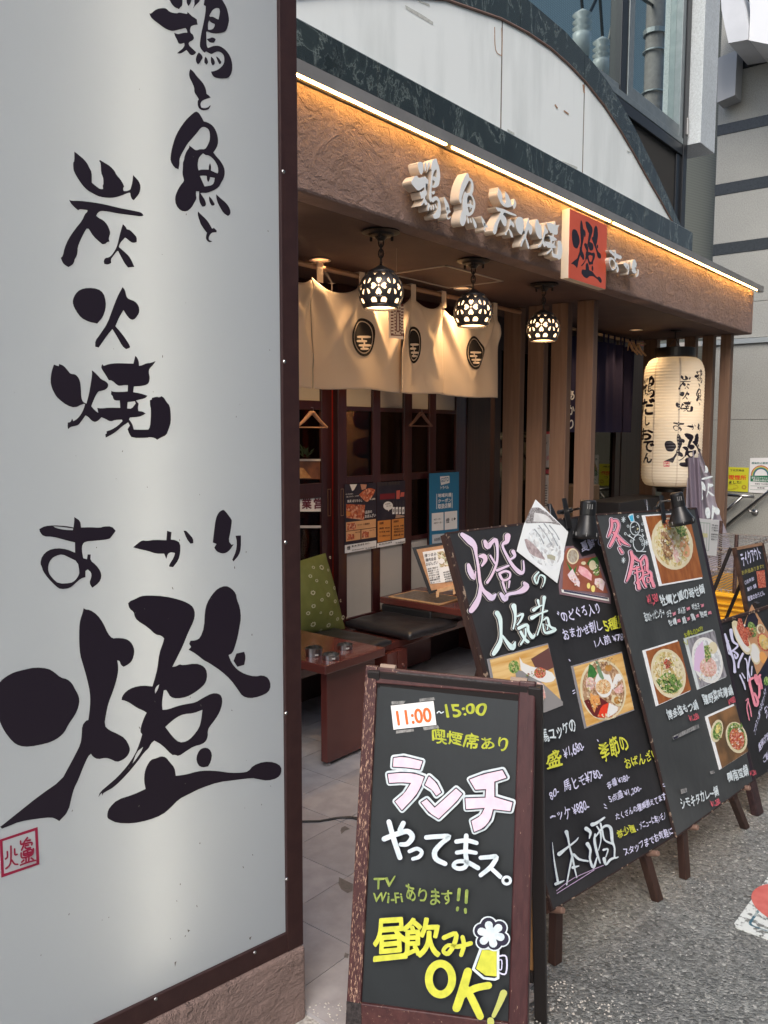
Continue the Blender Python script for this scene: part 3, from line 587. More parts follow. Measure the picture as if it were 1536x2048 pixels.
m=MB(); m.box((1.9,2.325,3.0),(6.3,2.34,3.72)); m.build('panel_backing',M('joint_dark',(.03,.028,.025),rough=.9),bld)
# rust / peeled marks on the panel
p=Print(Pl((0,2.2995,0),(1,0,0),(0,0,1)),.0006)
GR=M('peel_grey',(.42,.43,.40),(.60,.62,.58),60,.7); RU=M('rust',(.30,.13,.06),(.45,.30,.2),80,.8)
p.poly([(810,10),(845,30),(866,44),(866,50),(845,38),(812,18)],GR,smooth=False); p.poly([(836,0),(858,8),(860,14),(838,4)],GR,smooth=False)
for q in ([(989,54),(991,100),(1004,112)],[(1003,56),(1004,90),(1003,112)],): p.brush([(x,y,.8) for x,y in q],RU)
for q in ([(1166,170),(1168,185)],[(1110,210),(1114,216)],[(1128,222),(1136,228)]): p.brush([(x,y,1.4) for x,y in q],RU)
p.poly([(1124,322),(1154,334),(1154,339),(1124,327)],GR); p.poly([(1252,300),(1262,305),(1256,306)],GR)
p.poly([(1014,258),(1028,266),(1028,270),(1014,262)],GR,smooth=False)
tag(p.build('peeled_paint',bld),kind='stuff')
js=[.2,1.35,ony(757,160,2.28).x,4.5,ony(1290,450,2.28).x,6.52]
js=sorted(set([.2,1.35,ony(757,160,2.28).x,(ony(757,160,2.28).x+ony(1290,450,2.28).x)/2,ony(1290,450,2.28).x,6.56]))
for a,b in zip(js,js[1:]):
    m=MB(); m.box((a+.002,2.285,2.974),(b-.002,2.33,zb)); m.build('marble_slab',MARB,bld,bevel=.001)
m=MB(); m.box((.2,2.288,zb),(6.5,2.30,zb+.004)); m.build('trim_line',M('trim_line',(.30,.33,.33),rough=.4,metal=.5),bld)
aj=[1.6,2.4,3.15,3.95,ony(1168,130,2.3).x,ony(1271,280,2.3).x,6.5]
for a,b in zip(aj,aj[1:]):
    n=14; xs=[a+.0015+(b-a-.003)*i/n for i in range(n+1)]
    top=[(x,zarch(x,OUT)) for x in xs]; bot=[(x,max(zarch(x,IN) if 2.1<x<6.172 else zb+.004,zb+.004)+.002) for x in xs]
    top=[(x,max(t,bt[1]+.004)) for (x,t),bt in zip(top,bot)]
    vs,fs=m2d([top+bot[::-1]],.016,0,False); mb=MB(); mb.add([V((v[0],2.312-v[2],v[1])) for v in vs],fs); mb.build('marble_arch_piece',MARB,bld)
# edging lip round the arch
m=MB(); m.tube([V((x,2.295,z)) for x,z in IN],.006,6); m.build('arch_lip',M('lip',(.20,.12,.09),rough=.5),bld)
# window wall above
GREY=M('window_frame_grey',(.16,.19,.20),(.20,.23,.24),20,.35,metal=.4); DARKF=M('window_frame_dark',(.014,.016,.02),rough=.35,metal=.3)
WG=winglass('upper_glass',0,.74,.012,gcol=(.60,.70,.69),base_c=(.02,.026,.028))
for a,b,c,d in ((3.0,5.235,3.70,9),(5.42,6.26,3.80,9),(5.30,6.30,3.10,3.62)):
    m=MB(); m.add([(a,2.352,c),(b,2.352,c),(b,2.352,d),(a,2.352,d)],[(0,1,2,3)]); m.build('window_pane',WG,bld)
def bar(name,a,b,mat,**k):
    m=MB(); m.box(a,b); return m.build(name,mat,bld,bevel=.003,**k)
bar('mullion',(5.235,2.312,3.745),(5.335,2.40,9),DARKF); bar('mullion',(5.337,2.306,3.745),(5.42,2.40,9),GREY)
bar('sash_rail',(5.42,2.309,3.745),(6.26,2.40,3.825),GREY); bar('sash_rail',(3.2,2.318,3.745),(5.233,2.40,3.79),GREY)
bar('jamb',(6.262,2.305,3.745),(6.33,2.40,9),GREY); bar('jamb',(6.332,2.295,2.98),(6.41,2.40,9),DARKF)
bar('transom',(4.6,2.298,3.700),(6.33,2.40,3.743),GREY); bar('transom',(4.9,2.30,3.625),(6.33,2.40,3.698),DARKF)
bar('jamb',(6.24,2.31,2.98),(6.33,2.40,3.624),DARKF)
bar('hinge',(6.37,2.285,3.78),(6.40,2.30,3.90),STEEL)
m=MB(); m.box((.2,2.40,3.0),(6.41,2.6,9)); m.build('wall',M('inner_dark',(.03,.03,.03),rough=.8),bld)
m=MB(); m.box((.2,2.33,3.0),(1.6,2.40,9)); m.build('wall',GREY,bld)
# granite pilaster
pil=thing('granite_pilaster','pale speckled granite pilaster hanging beside the upper window','pilaster',(6.55,2.4,3.72))
for z0,z1 in ((3.72,5.0),(5.004,6.6),(6.604,9)):
    m=MB(); m.box((6.42,2.205,z0),(6.74,2.75,z1)); m.build('stone_block',GRANW,pil,bevel=.003)
# ------------------------------------------------------------ RAISED LETTERS, ORANGE SIGN
def place_glyph(nm,surf,x0,x1,z0,z1,mat,thick=None,parent=None,name='letter',d=0,side=None,off=0,crop=None,sl=None,shear=0):
    L=[q2(SPL,l) for l in GL[nm]]
    vs,fs=m2d(L,.5 if thick else 0,0,True); xs=[v[0] for v in vs]; ys=[v[1] for v in vs]
    X0,X1,Y0,Y1=min(xs),max(xs),min(ys),max(ys)
    out=[]
    for v in vs:
        a=(v[0]-X0)/(X1-X0); b=(v[1]-Y0)/(Y1-Y0)
        out.append((x0+(x1-x0)*a,z0+(z1-z0)*b+shear*a,(v[2]+.5)*thick if thick else 0))
    if sl: out,fs=sliced(out,fs,*sl)
    mb=MB(); mb.add([surf.w(v[0],v[1],v[2]+d) for v in out],fs)
    me=mb.mesh()
    o=link(name,me,[mat] if not side else [mat,side],parent)
    if side:
        for p_ in me.polygons:
            if abs(p_.normal.dot(surf.N))<.5: p_.material_index=1
    return o
FL=Pl((0,YD-.075,0),(1,0,0),(0,0,1))
fl=thing('raised_lettering','white raised brush lettering standing proud of the plaster canopy front','lettering',(4.3,YD,2.55))
for nm,xl,xr,t,b in (('tori',822,882,(866,314),(868,437)),('to',888,902,(890,394),(896,439)),('sakana',918,954,(936,346),(936,456)),('to2',963,976,(966,433),(971,464)),
    ('sumi',986,1034,(1004,378),(1020,480)),('hi',1032,1066,(1048,432),(1052,497)),('yaki',1071,1127,(1100,438),(1112,518)),('a',1221,1247,(1232,500),(1236,546)),('ka',1250,1266,(1258,522),(1260,551)),('ri',1267,1282,(1272,520),(1275,555))):
    u0=FL.pt(xl,400)[0]; u1=FL.pt(xr,400)[0]; z1=FL.pt(*t)[1]; z0=FL.pt(*b)[1]
    place_glyph(nm,FL,u0,u1,z0,z1,LETW,.05,fl,'letter',-.05,LETS)
    m=MB(); um=(u0+u1)/2; m.box((um-.006,YD-.076,(z0+z1)/2-.006),(um+.006,YD+.003,(z0+z1)/2+.006)); m.build('standoff_pin',STEEL,fl)
FO=Pl((0,YD-.050,0),(1,0,0),(0,0,1))
c=[FO.pt(*q) for q in ((1140,415),(1213.5,451.5),(1212,580.6),(1136,554.5))]
ox0=(c[0][0]+c[3][0])/2; ox1=(c[1][0]+c[2][0])/2; oz1=(c[0][1]+c[1][1])/2; oz0=(c[2][1]+c[3][1])/2
os_=thing('orange_sign','square orange sign with one black brush character on the canopy front','sign',((ox0+ox1)/2,YD,oz0))
m=MB(); m.box((ox0,YD-.049,oz0),(ox1,YD-.002,oz1)); m.build('box',M('sign_side',(.62,.55,.45),rough=.5),os_,bevel=.002)
m=MB(); m.box((ox0+.002,YD-.0505,oz0+.002),(ox1-.002,YD-.0493,oz1-.002)); m.build('face',ORNG,os_)
wd=ox1-ox0; hg=oz1-oz0
place_glyph('akari',FO,ox0+.06*wd,ox1-.12*wd,oz0+.08*hg,oz1-.08*hg,INK,None,os_,'brush_character',.001)
# ------------------------------------------------------------ SLIDING DOORS at y=3.5
YDR=3.5
DP=Pl((0,YDR,0),(1,0,0),(0,0,1))
fw_=thing('sliding_doors','dark red lacquered sliding doors with small glass panes and frosted panels behind the benches','doors',(4.0,YDR,0))
GLS=winglass('door_glass',.9,-.03,.04,gcol=(.5,.45,.42),tcol=(.7,.66,.62))
def dbox(name,x0,x1,z0,z1,y0,y1,mat,par=fw_,bv=.003):
    m=MB(); m.box((x0,y0,z0),(x1,y1,z1)); return m.build(name,mat,par,bevel=bv)
# door one (left, rear track) : glass opening x 3.3-3.77 ; door two x 3.86-5.17
dbox('stile',3.772,3.864,.02,2.5,YDR+.03,YDR+.07,MRED); dbox('stile',3.866,3.946,.02,2.5,YDR-.02,YDR+.025,MRED)
dbox('stile',2.05,2.14,.02,2.5,YDR+.03,YDR+.07,MRED)
dbox('stile',2.90,2.96,.02,2.5,YDR+.03,YDR+.07,MRED)
for a,b in ((4.205,4.282),(4.535,4.625),(4.830,4.909)): dbox('stile',a,b,.42,2.44,YDR-.018,YDR+.023,MRED)
dbox('stile',5.163,5.30,.02,2.5,YDR-.02,YDR+.025,MRED)
for a,b in ((1.735,1.762),(1.276,1.323),(.851,.882)):
    for x0,x1 in ((3.946,4.205),(4.282,4.535),(4.625,4.830),(4.909,5.163)):
        dbox('rail',x0,x1,a,b,YDR-.015,YDR+.020,MRED)
dbox('rail',3.946,5.163,.02,.418,YDR-.019,YDR+.024,MRED); dbox('rail',3.946,5.163,2.441,2.5,YDR-.019,YDR+.024,MRED)
for a,b in ((.02,.42),(1.20,1.29),(1.735,1.79),(2.44,2.5)): dbox('rail',2.961,3.771,a,b,YDR+.032,YDR+.068,MRED)
for a,b in ((.02,.42),(1.20,1.29),(1.735,1.79),(2.44,2.5)): dbox('rail',2.141,2.899,a,b,YDR+.032,YDR+.068,MRED)
for x0,x1 in ((3.946,4.205),(4.282,4.535),(4.625,4.830),(4.909,5.163)):
    for a,b in ((1.762,2.441),(.418,.851)):
        m=MB(); m.box((x0,YDR-.002,a),(x1,YDR+.004,b)); m.build('frosted_panel',FROST,fw_)
    for a,b in ((1.323,1.735),(.882,1.276)):
        m=MB(); m.box((x0,YDR-.001,a),(x1,YDR+.002,b)); m.build('glass_pane',GLS,fw_)
for a,b in ((.42,1.2),(1.29,1.735)):
    m=MB(); m.box((2.961,YDR+.049,a),(3.771,YDR+.052,b)); m.build('glass_pane',GLS,fw_)
    m=MB(); m.box((2.141,YDR+.049,a),(2.899,YDR+.052,b)); m.build('glass_pane',GLS,fw_)
m=MB(); m.box((2.961,YDR+.047,1.79),(3.771,YDR+.052,2.44)); m.build('frosted_panel',FROST,fw_)
for xx in (3.835,3.90):
    m=MB(); y=YDR+(.029 if xx<3.86 else -.021); 
    for a in ((xx-.014,1.08,xx-.011,1.25),(xx+.011,1.08,xx+.014,1.25),(xx-.0108,1.08,xx+.0108,1.084),(xx-.0108,1.246,xx+.0108,1.25)): m.box((a[0],y-.001,a[1]),(a[2],y+.002,a[3]))
    m.build('finger_pull',M('brass_pull',(.35,.22,.14),rough=.35,metal=.7),fw_)
# wall right of the doors, and entrance door set in the right bay
DK=wood('dark_beam',(.022,.010,.008),(.04,.018,.014),'z',.55,6)
ew=thing('entrance_wall','dark timber entrance wall with tall glass doors behind the indigo curtain','wall',(6.8,YDR,0))
dbox('timber_panel',5.301,5.62,.0,2.503,YDR-.03,YDR+.06,DK,ew)
for a,b in ((5.70,5.79),(6.50,6.60),(7.35,7.43),(8.0,8.12)): dbox('door_stile',a,b,0,2.503,YDR-.02,YDR+.05,DK,ew)
dbox('timber_panel',8.121,8.70,.0,2.503,YDR-.03,YDR+.06,DK,ew); dbox('header',5.62,8.12,2.25,2.503,YDR-.01,YDR+.04,DK,ew)
for a,b in ((5.79,6.50),(6.60,7.35),(7.43,8.0)):
    dbox('kick_board',a,b,0,.35,YDR-.01,YDR+.04,DK,ew)
    m=MB(); m.box((a,YDR+.01,.35),(b,YDR+.014,2.25)); m.build('glass_pane',winglass('entrance_glass',.9,.06,.03,gcol=(.42,.4,.34),tcol=(.35,.33,.31)),ew)
dbox('jamb_strip',7.20,7.25,.35,1.65,YDR-.015,YDR-.002,M('alu_strip',(.55,.53,.50),rough=.4,metal=.4),ew)
# room behind
rm=thing('dining_room','dim red brown dining room seen through the door glass','room',(4.5,5.5,0))
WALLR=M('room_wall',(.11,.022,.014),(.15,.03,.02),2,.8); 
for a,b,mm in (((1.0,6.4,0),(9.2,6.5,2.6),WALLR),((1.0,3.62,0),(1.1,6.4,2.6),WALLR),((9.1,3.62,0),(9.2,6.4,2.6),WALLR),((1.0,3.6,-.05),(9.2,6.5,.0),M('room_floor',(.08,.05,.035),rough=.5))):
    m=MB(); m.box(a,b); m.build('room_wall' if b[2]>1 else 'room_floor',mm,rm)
for x0,x1,y,mm,z0,z1 in ((5.75,6.12,5.1,M('warm_panel',(.50,.33,.19),rough=.7),.0,2.45),(6.6,7.1,5.6,M('warm_panel2',(.35,.2,.11),rough=.7),0,2.4),(4.55,4.9,4.4,M('room_red',(.35,.03,.015),rough=.7),0,2.3),(5.15,5.5,5.6,M('olive_screen',(.10,.075,.03),rough=.8),.4,2.3)):
    m=MB(); m.box((x0,y,z0),(x1,y+.05,z1)); m.build('screen_panel',mm,rm)
tb=MB()
tb.box((5.2,4.4,.62),(6.6,5.1,.68)); tb.box((5.25,4.45,0),(5.3,4.5,.62)); tb.box((6.5,4.45,0),(6.55,4.5,.62)); tb.build('room_table',TABLE,rm)
for i in range(5):      # string of small red paper lanterns inside
    z=2.0-i*.22; m=MB(); m.lathe([(.03,.16),(.075,.13),(.085,.08),(.075,.03),(.03,0)],(4.90,4.15,z-.16),n=14)
    o=m.build('paper_lantern',M('red_paper',(.55,.05,.04),rough=.7),None); tag(o,('top','second','third','fourth','lowest')[i]+' small red paper lantern of the string behind the door glass','lantern','red lanterns inside the room')
for z,x,y in ((1.9,5.6,4.8),(2.2,3.2,4.6)):
    l=bpy.data.objects.new('room_lamp',bpy.data.lights.new('room_lamp','POINT')); COL.objects.link(l); l.location=(x,y,z); l.data.energy=60; l.data.color=(1,.58,.32); l.data.shadow_soft_size=.08  # added warm fill lights without fixtures, brightening the room behind the glass
# lit whiteboard-style stand with mirrored OPEN plate and picture, just inside the left door
SI=Pl((0,YDR+.047,0),(1,0,0),(0,0,1))
st=thing('menu_stand','white framed picture and reversed opening plate on the left sliding door','stand',(3.4,YDR+.13,.4))
def pxbox(surf,q,mat,name,par,th=.01,d=0):
    p=[surf.pt(*a) for a in q]; m=MB(); m.quadprism([surf.w(u,v,d) for u,v in p],-surf.N*th); return m.build(name,mat,par)
pxbox(SI,[(560,958),(645,958),(645,918),(560,918)],M('photo_brown',(.20,.08,.04),(.10,.04,.025),20,.5),'picture',st,.0012,.0015)
pxbox(SI,[(560,957),(622,956),(606,936),(560,930)],M('cake',(.55,.32,.14),(.35,.16,.06),40,.6),'picture_print',st,.003,.004)
for q in ([(560,922),(649,922),(649,918),(560,918)],[(645,1063),(650,1063),(649,922),(644,922)],[(560,1056),(646,1056),(646,1051),(560,1051)]): pxbox(SI,q,M('stand_white',(.55,.52,.50),rough=.5),'stand_bar',st,.004,.006)
pxbox(SI,[(560,1023),(646,1023),(646,991),(560,991)],PAPER,'plate',st,.004,.005)
p=Print(SI,.006); MRN=M('maroon_ink',(.12,.01,.03),rough=.6)
p.textq('業',[(622,1018),(602,1018),(602,996),(622,995)],MRN,.03); p.textq('営',[(645,1017),(626,1018),(626,996),(645,995)],MRN,.03); p.build('plate_print',st)
# plant
m=MB()
for i in range(26):
    c=SI.at(612+random.uniform(-6,6),912+random.uniform(-8,4),.02); d=V((random.uniform(-.03,.03),random.uniform(-.02,.02),random.uniform(.0,.03))); m.add([c,c+d+V((.008,0,0)),c+d*1.8,c+d-V((.008,0,0))],[(0,1,2,3)])
o=m.build('small_plant',M('leaf_dark',(.03,.06,.02),rough=.6)); tag(o,'small dark green plant sprig on top of the white framed stand','plant')
# coat hangers
def hanger(c,wd,mat,lab,hh=.055):
    t=thing('coat_hanger',lab,'hanger',(c[0],c[1],c[2]),'coat hangers on the door frame'); c=V(c)
    m=MB(); m.tube([c+V((0,0,.03)),c+V((.012,0,.045)),c+V((.008,0,.062)),c+V((-.008,0,.062))],.0018,6); m.build('hook',STEEL,t)
    m=MB(); m.tube([c+V((-wd,0,-hh)),c+V((-wd*.55,0,-hh*.35)),c+V((-.01,0,.03)),c+V((.01,0,.03)),c+V((wd*.55,0,-hh*.35)),c+V((wd,0,-hh))],[.007,.010,.013,.013,.010,.007],8); m.build('arms',mat,t)
    m=MB(); m.tube([c+V((-wd*.95,0,-hh)),c+V((wd*.95,0,-hh))],.004,6); m.build('bar',mat,t)
HP=Pl((0,YDR-.06,0),(1,0,0),(0,0,1))
hanger(HP.at(624,836),.13,M('hanger_wood',(.45,.25,.15),rough=.5),'wooden coat hanger on the left sliding door under the cream curtain')
hanger(HP.at(842,836),.13,M('hanger_dark',(.20,.10,.07),rough=.5),'darker wooden coat hanger on the door panes further right')
# posters on the doors
PP=Pl((0,YDR-.022,0),(1,0,0),(0,0,1))
def sheet(surf,q,name,lab,cat,mat=PAPER,th=.002):
    p=[surf.pt(*a) for a in q]; m=MB(); m.quadprism([surf.w(u,v,th) for u,v in p],-surf.N*(th-.0004)); o=m.build(name,mat); return tag(o,lab,cat)
FOODR=palette('food_red',[(.35,.05,.02),(.55,.16,.07),(.7,.42,.28),(.25,.03,.015),(.48,.12,.05)],55)
NAVY=M('poster_navy',(.010,.010,.025),(.03,.025,.04),10,.4); CREAMP=M('poster_cream',(.62,.33,.15),(.68,.38,.19),10,.5); ORP=M('poster_orange',(.62,.24,.055),rough=.5); MAR=M('poster_maroon',(.05,.012,.012),rough=.5)
def px9(x,y): return (680+x/10.97,950+y/10.97)
s1=sheet(PP,[px9(95,1725),px9(790,1600),px9(790,165),px9(95,205)],'menu_poster','dark menu poster with red meat pictures on the sliding door, left of the pair','poster',NAVY)
p=Print(PP,.0025)
def zz(*t): return [px9(t[i],t[i+1]) for i in range(0,len(t),2)]
p.quad(zz(100,1540,100,1720,790,1600,790,1435)[1:2]+zz(790,1600,790,1435,100,1540),PAPER)
p.poly(zz(410,430,520,330,640,280,770,320,720,450,620,580,560,590,480,520),FOODR); p.poly(zz(205,205,370,200,300,330,260,350),PAPER); p.poly(zz(440,200,580,210,560,300,470,330),M('skin_tone',(.5,.25,.17),rough=.6))
p.quad(zz(130,940,520,985,540,655,130,640),FOODR); p.quad(zz(130,890,200,905,230,810,130,790),ORP)
p.quad(zz(125,1460,780,1360,780,960,125,1040),CREAMP)
for a,b,c,d in ((125,1235,780,1150),(445,1400,455,1190)): 
    p.quad(zz(a,b+8,c,d+8,c,d-6,a,b-6),MAR) if a<200 else p.quad(zz(440,1410,460,1407,460,1195,440,1200),MAR)
p.quad(zz(150,1215,340,1190,340,1045,150,1060),FOODR); p.quad(zz(145,1430,305,1405,300,1290,145,1300),FOODR); p.quad(zz(475,1380,620,1365,620,1225,475,1240),FOODR)
p.text('魚貝 ばらちらし',px9(150,610),px9(480,585),6,PAPER,.02); p.text('品目の',px9(545,850),px9(690,835),6,PAPER,.02); p.text('おばんざい',px9(535,945),px9(775,915),7,PAPER,.02)
p.text('¥1,680',px9(640,555),px9(760,545),4,PAPER); p.text('まぐろのお造り',px9(115,440),px9(275,425),3,PAPER); p.text('鶏とささみの、とりわさ',px9(130,495),px9(405,470),3,PAPER)
p.text('カマトト唐揚丼',px9(370,1120),px9(640,1085),4,MAR); p.text('季節の天婦羅',px9(320,1275),px9(430,1260),2.5,MAR); p.text('馬肉ロース刺',px9(640,1235),px9(740,1215),2.5,MAR)
p.text('燈',px9(140,1650),px9(215,1635),8,PRINTB,.02); p.text('鶏と魚と炭火焼 燈 ~あかり~',px9(245,1585),px9(650,1510),4,PRINTB,.02); p.text('TEL 03-0000-0000',px9(540,1630),px9(765,1590),3,PRINTB); p.text('東京都世田谷区北沢',px9(250,1665),px9(520,1620),2.5,PRINTB)
p.build('poster_print',s1)
s2=sheet(PP,[px9(805,1595),px9(1425,1490),px9(1425,120),px9(805,160)],'menu_poster','dark sake poster with bottles and speech bubble on the sliding door','poster',NAVY)
p=Print(PP,.0025)
p.quad(zz(808,1500,1425,1385,1425,1490,805,1595)[3:]+zz(1425,1490,1425,1385,808,1500),PAPER)
p.quad(zz(820,1480,1400,1370,1400,945,820,1010),ORP); p.quad(zz(1105,1425,1130,1420,1130,975,1105,980),MAR); p.quad(zz(870,540,1195,520,1200,395,870,415),M('poster_red',(.16,.012,.02),rough=.5))
p.quad(zz(1230,530,1300,520,1310,330,1230,345),M('lantern_red',(.55,.12,.09),rough=.5)); p.quad(zz(1310,480,1400,470,1405,375,1330,380),M('lantern_red',(.5,.1,.1)))
p.ell(px9(1048,675),9.6,8.6,PAPER); p.poly(zz(1030,750,1080,745,1060,800),PAPER,smooth=False)
for i,x in enumerate((1165,1235,1305,1375)):
    p.quad(zz(x-25,860,x+25,850,x+25,700,x-25,705),PAPER); p.quad(zz(x-9,700,x+9,700,x+6,560,x-6,560),M('bottle_dk',(.05,.05,.06),rough=.3)); p.text('酒',px9(x-16,820),px9(x+16,815),6,PRINTB,.02)
p.poly(zz(1200,950,1220,860,1400,890,1400,920),M('table_tan',(.4,.26,.19),rough=.6))
p.text('日本酒 種類豊富',px9(830,250),px9(1300,210),7,M('dimtext',(.06,.05,.05),rough=.6),.02); p.text('日本全国の地酒を',px9(980,655),px9(1090,640),2.6,PRINTB); p.text('ご用意しております',px9(1000,700),px9(1110,685),2.6,PRINTB)
p.text('飲放題',px9(855,1090),px9(940,1075),5,PRINTB,.02); p.text('日本酒地酒飲み放題',px9(1160,1050),px9(1270,1030),5,PRINTB,.02)
for k,y in enumerate((1150,1230,1320)): p.text(('焼酎 ¥500','日本酒 ¥480','コース飲放付 ¥2,500')[k],px9(850,y+40),px9(1080,y+20),3.5,PRINTB,.02)
for k,y in enumerate((1120,1180,1240,1310)): p.text(('純米吟醸・大吟醸','特別純米 ¥680','季節限定酒 ¥780','地酒三種 ¥980')[k],px9(1165,y+30),px9(1380,y+5),3.5,PRINTB,.02)
p.text('鶏と魚と炭火焼 燈',px9(840,1545),px9(1120,1490),3.5,PRINTB,.02); p.text('TEL 03-0000-0000',px9(1200,1510),px9(1405,1475),3,PRINTB)
p.build('poster_print',s2)
def px6(x,y): return (580+x/3.2,800+y/3.2)
def z6(*t): return [px6(t[i],t[i+1]) for i in range(0,len(t),2)]
BL=M('poster_blue',(.02,.17,.32),rough=.4)
PB=Pl((0,YDR-.05,0),(1,0,0),(0,0,1))
s3=sheet(PB,z6(893,930,1078,925,1080,460,890,470),'coupon_poster','bright blue travel coupon poster beside the door with white lettering','poster',BL)
p=Print(PB,.0025); p.poly(z6(958,490,1018,485,1020,530,965,545),PAPER,smooth=False); p.text('GOTO',px6(965,528),px6(1014,520),9,BL,.03); p.text('トラベル',px6(962,572),px6(1014,568),6.5,PAPER,.03)
p.text('地域共通',px6(945,625),px6(1030,618),8,PAPER,.03); p.text('クーポン',px6(945,660),px6(1030,652),8,PAPER,.03); p.text('取扱店舗',px6(945,698),px6(1028,688),10,PAPER,.03)
p.quad(z6(935,698,939,698,939,600,935,600),PAPER); p.quad(z6(1033,692,1037,692,1037,596,1033,596),PAPER)
p.quad(z6(905,838,980,832,980,718,905,725),PAPER); p.quad(z6(987,832,1067,822,1067,708,987,716),PAPER); p.quad(z6(908,920,1070,900,1070,845,906,862),M('paper_grey',(.5,.55,.6),rough=.6))
p.text('・紙クーポン',px6(915,772),px6(965,765),3.5,PRINTB,.02); p.text('・電子クーポン',px6(915,795),px6(972,788),3.5,PRINTB,.02); p.text('燈',px6(995,790),px6(1018,785),10,PRINTB,.02); p.text('③◆',px6(1030,775),px6(1058,768),6,PRINTB); p.text('取扱期限まで有効',px6(920,905),px6(1000,890),6,PRINTB)
p.build('poster_print',s3)
# ------------------------------------------------------------ WOODEN POSTS
def post(x,y,sx,sy,lab,grp,z1=2.503):
    mb=MB(); mb.box((x,y,.0165),(x+sx,y+sy,z1)); o=mb.build('wooden_post',POSTW,bevel=.004); return tag(o,lab,'post',grp)
XP=5.43; g1='timber posts between the benches and the entrance'
for i,(pl,pr,lab) in enumerate(((1148,1181,'nearest brown timber post of the screen, just left of the indigo curtain'),(1098,1130,'second brown timber post in the screen, right under the third pendant lamp'),(1052,1083,'third brown timber post in the screen, left of the third pendant lamp'),(1004,1037,'farthest brown timber post in the screen, next to the cream curtain'))):
    xr=V((1,0,0)); a=ray(pl,900); b=ray(pr,900); y1=a.y/a.x*XP; y0=b.y/b.x*XP
    post(XP,y0,.072,y1-y0,lab,g1)
XQ=8.06; g2='timber posts at the far end of the terrace'
for i,(pl,pr,lab) in enumerate(((1438,1459,'front timber post at the far right end of the canopy'),(1402,1424,'timber post second from the far right end, right of the paper lantern'),(1366,1388,'timber post third from the far right end, partly behind the paper lantern'),(1330,1350,'timber post fourth from the far right end, behind the paper lantern top'),(1285,1312,'dark timber post farthest in at the right end, left of the paper lantern'))):
    a=ray(pl,760); b=ray(pr,760); y1=a.y/a.x*XQ; y0=b.y/b.x*XQ
    post(XQ,y0,.085,y1-y0,lab,g2)
# card-payment posters seen between the posts
PC=Pl((5.9,0,0),(0,-1,0),(0,0,1))
s=sheet(PC,[(1083,935),(1099,935),(1099,865),(1084,865)],'payment_poster','narrow white and red payment poster between the timber posts','poster')
p=Print(PC,.0025); p.quad([(1083,868),(1100,868),(1100,863),(1083,863)],CR); p.quad([(1083,947),(1100,947),(1100,939),(1083,939)],CR); p.text('P',(1087,880),(1092,880),9,CR,.03); p.text('ペイ',(1085,888),(1095,888),4,PRINTB,.02); p.text('QR',(1085,920),(1092,918),12,CR,.03); p.text('決済',(1093,922),(1098,920),10,CR,.02); p.build('poster_print',s)
s=sheet(PC,[(1083,1020),(1099,1020),(1098,950),(1083,950)],'notice_sheet','narrow white notice sheet below the payment poster between the posts','notice')
p=Print(PC,.0025)
for k in range(9): p.quad([(1086,972+k*5),(1095,972+k*5),(1095,970.5+k*5),(1086,970.5+k*5)],PRINTB)
p.build('poster_print',s)
# ------------------------------------------------------------ CREAM NOREN
YN=3.1
def noren_y(u,v,top):   # fold depth; u world x, v 0 at the bottom..1 at the top
    return .035*math.sin(u*7.3+1.2)*(1-v*.3)+.016*math.sin(u*19+v*2.2)+.010*math.sin(u*33-1+v*3)
nr=thing('cream_noren','cream half length shop curtain with three black round crests on a pole under the canopy','curtain',(4.2,YN,1.83))
m=MB(); m.tube([(1.6,YN,2.462),(5.40,YN,2.462)],.014,10); m.build('pole',M('noren_pole',(.30,.17,.10),rough=.5),nr)
NP=Pl((0,YN,0),(1,0,0),(0,0,1)); nx=lambda x,y=700:NP.pt(x,y)[0]
tabs=[nx(560,560),nx(634,560),nx(718,580),nx(821,600),nx(882,620),nx(985,640)]
tabs=[tabs[0]-.55]+tabs
def topz(x):
    for a,b in zip(tabs,tabs[1:]):
        if a<=x<=b:
            t=(x-a)/(b-a); return 2.415-.115*math.sin(math.pi*t)**.8*(b-a)/.55*.9
    return 2.40
class Cloth:
    def __init__(s,x0,x1,zb,dy=0,flip=0): s.x0,s.x1,s.zb,s.dy=x0,x1,zb,dy
    def fold(s,x,z):
        v=(z-s.zb)/(2.42-s.zb); y=.030*math.sin(x*6.1+.6)*(1-.5*v)+.012*math.sin(x*17+v*1.5)
        # drape creases radiating from the tabs
        K_=min(1,max(0,1-v)*7)
        for t in tabs:
            dx=x-t
            for sg in (-1,1):
                q=dx*sg-(1-v)*.33
                y+=-.045*math.exp(-(q/.035)**2)*max(0,v-.15)*1.1*K_
            y+=.030*math.exp(-(dx/.05)**2)*max(0,v-.2)
        return y
    def pt(s,px,py): return NP.pt(px,py)
    def w(s,u,v,d=0): return V((u,YN+s.dy+s.fold(u,v)-d,v))
panels=[(nx(470,700),nx(629,700),0,0),(nx(632,700),nx(797,700),0,0),(nx(800,700)-.05,nx(884.5,700),-.03,0),(nx(886,700),nx(996,700),0,0)]
cl=[]
for x0,x1,dy,_ in panels:
    c=Cloth(x0,x1,1.836,dy); cl.append(c); m=MB()
    nu=max(12,int((x1-x0)/.009)); nv=44
    zb_=lambda x:1.836+.006*math.sin(x*9)
    def fn(a,b,c=c,x0=x0,x1=x1):
        x=x0+(x1-x0)*a; t=topz(x); z=zb_(x)+(t-zb_(x))*b; return c.w(x,z)
    m.grid(fn,nu,nv); o=m.build('cloth_panel',NOR,nr,smooth=True); md=o.modifiers.new('s','SOLIDIFY'); md.thickness=.0015
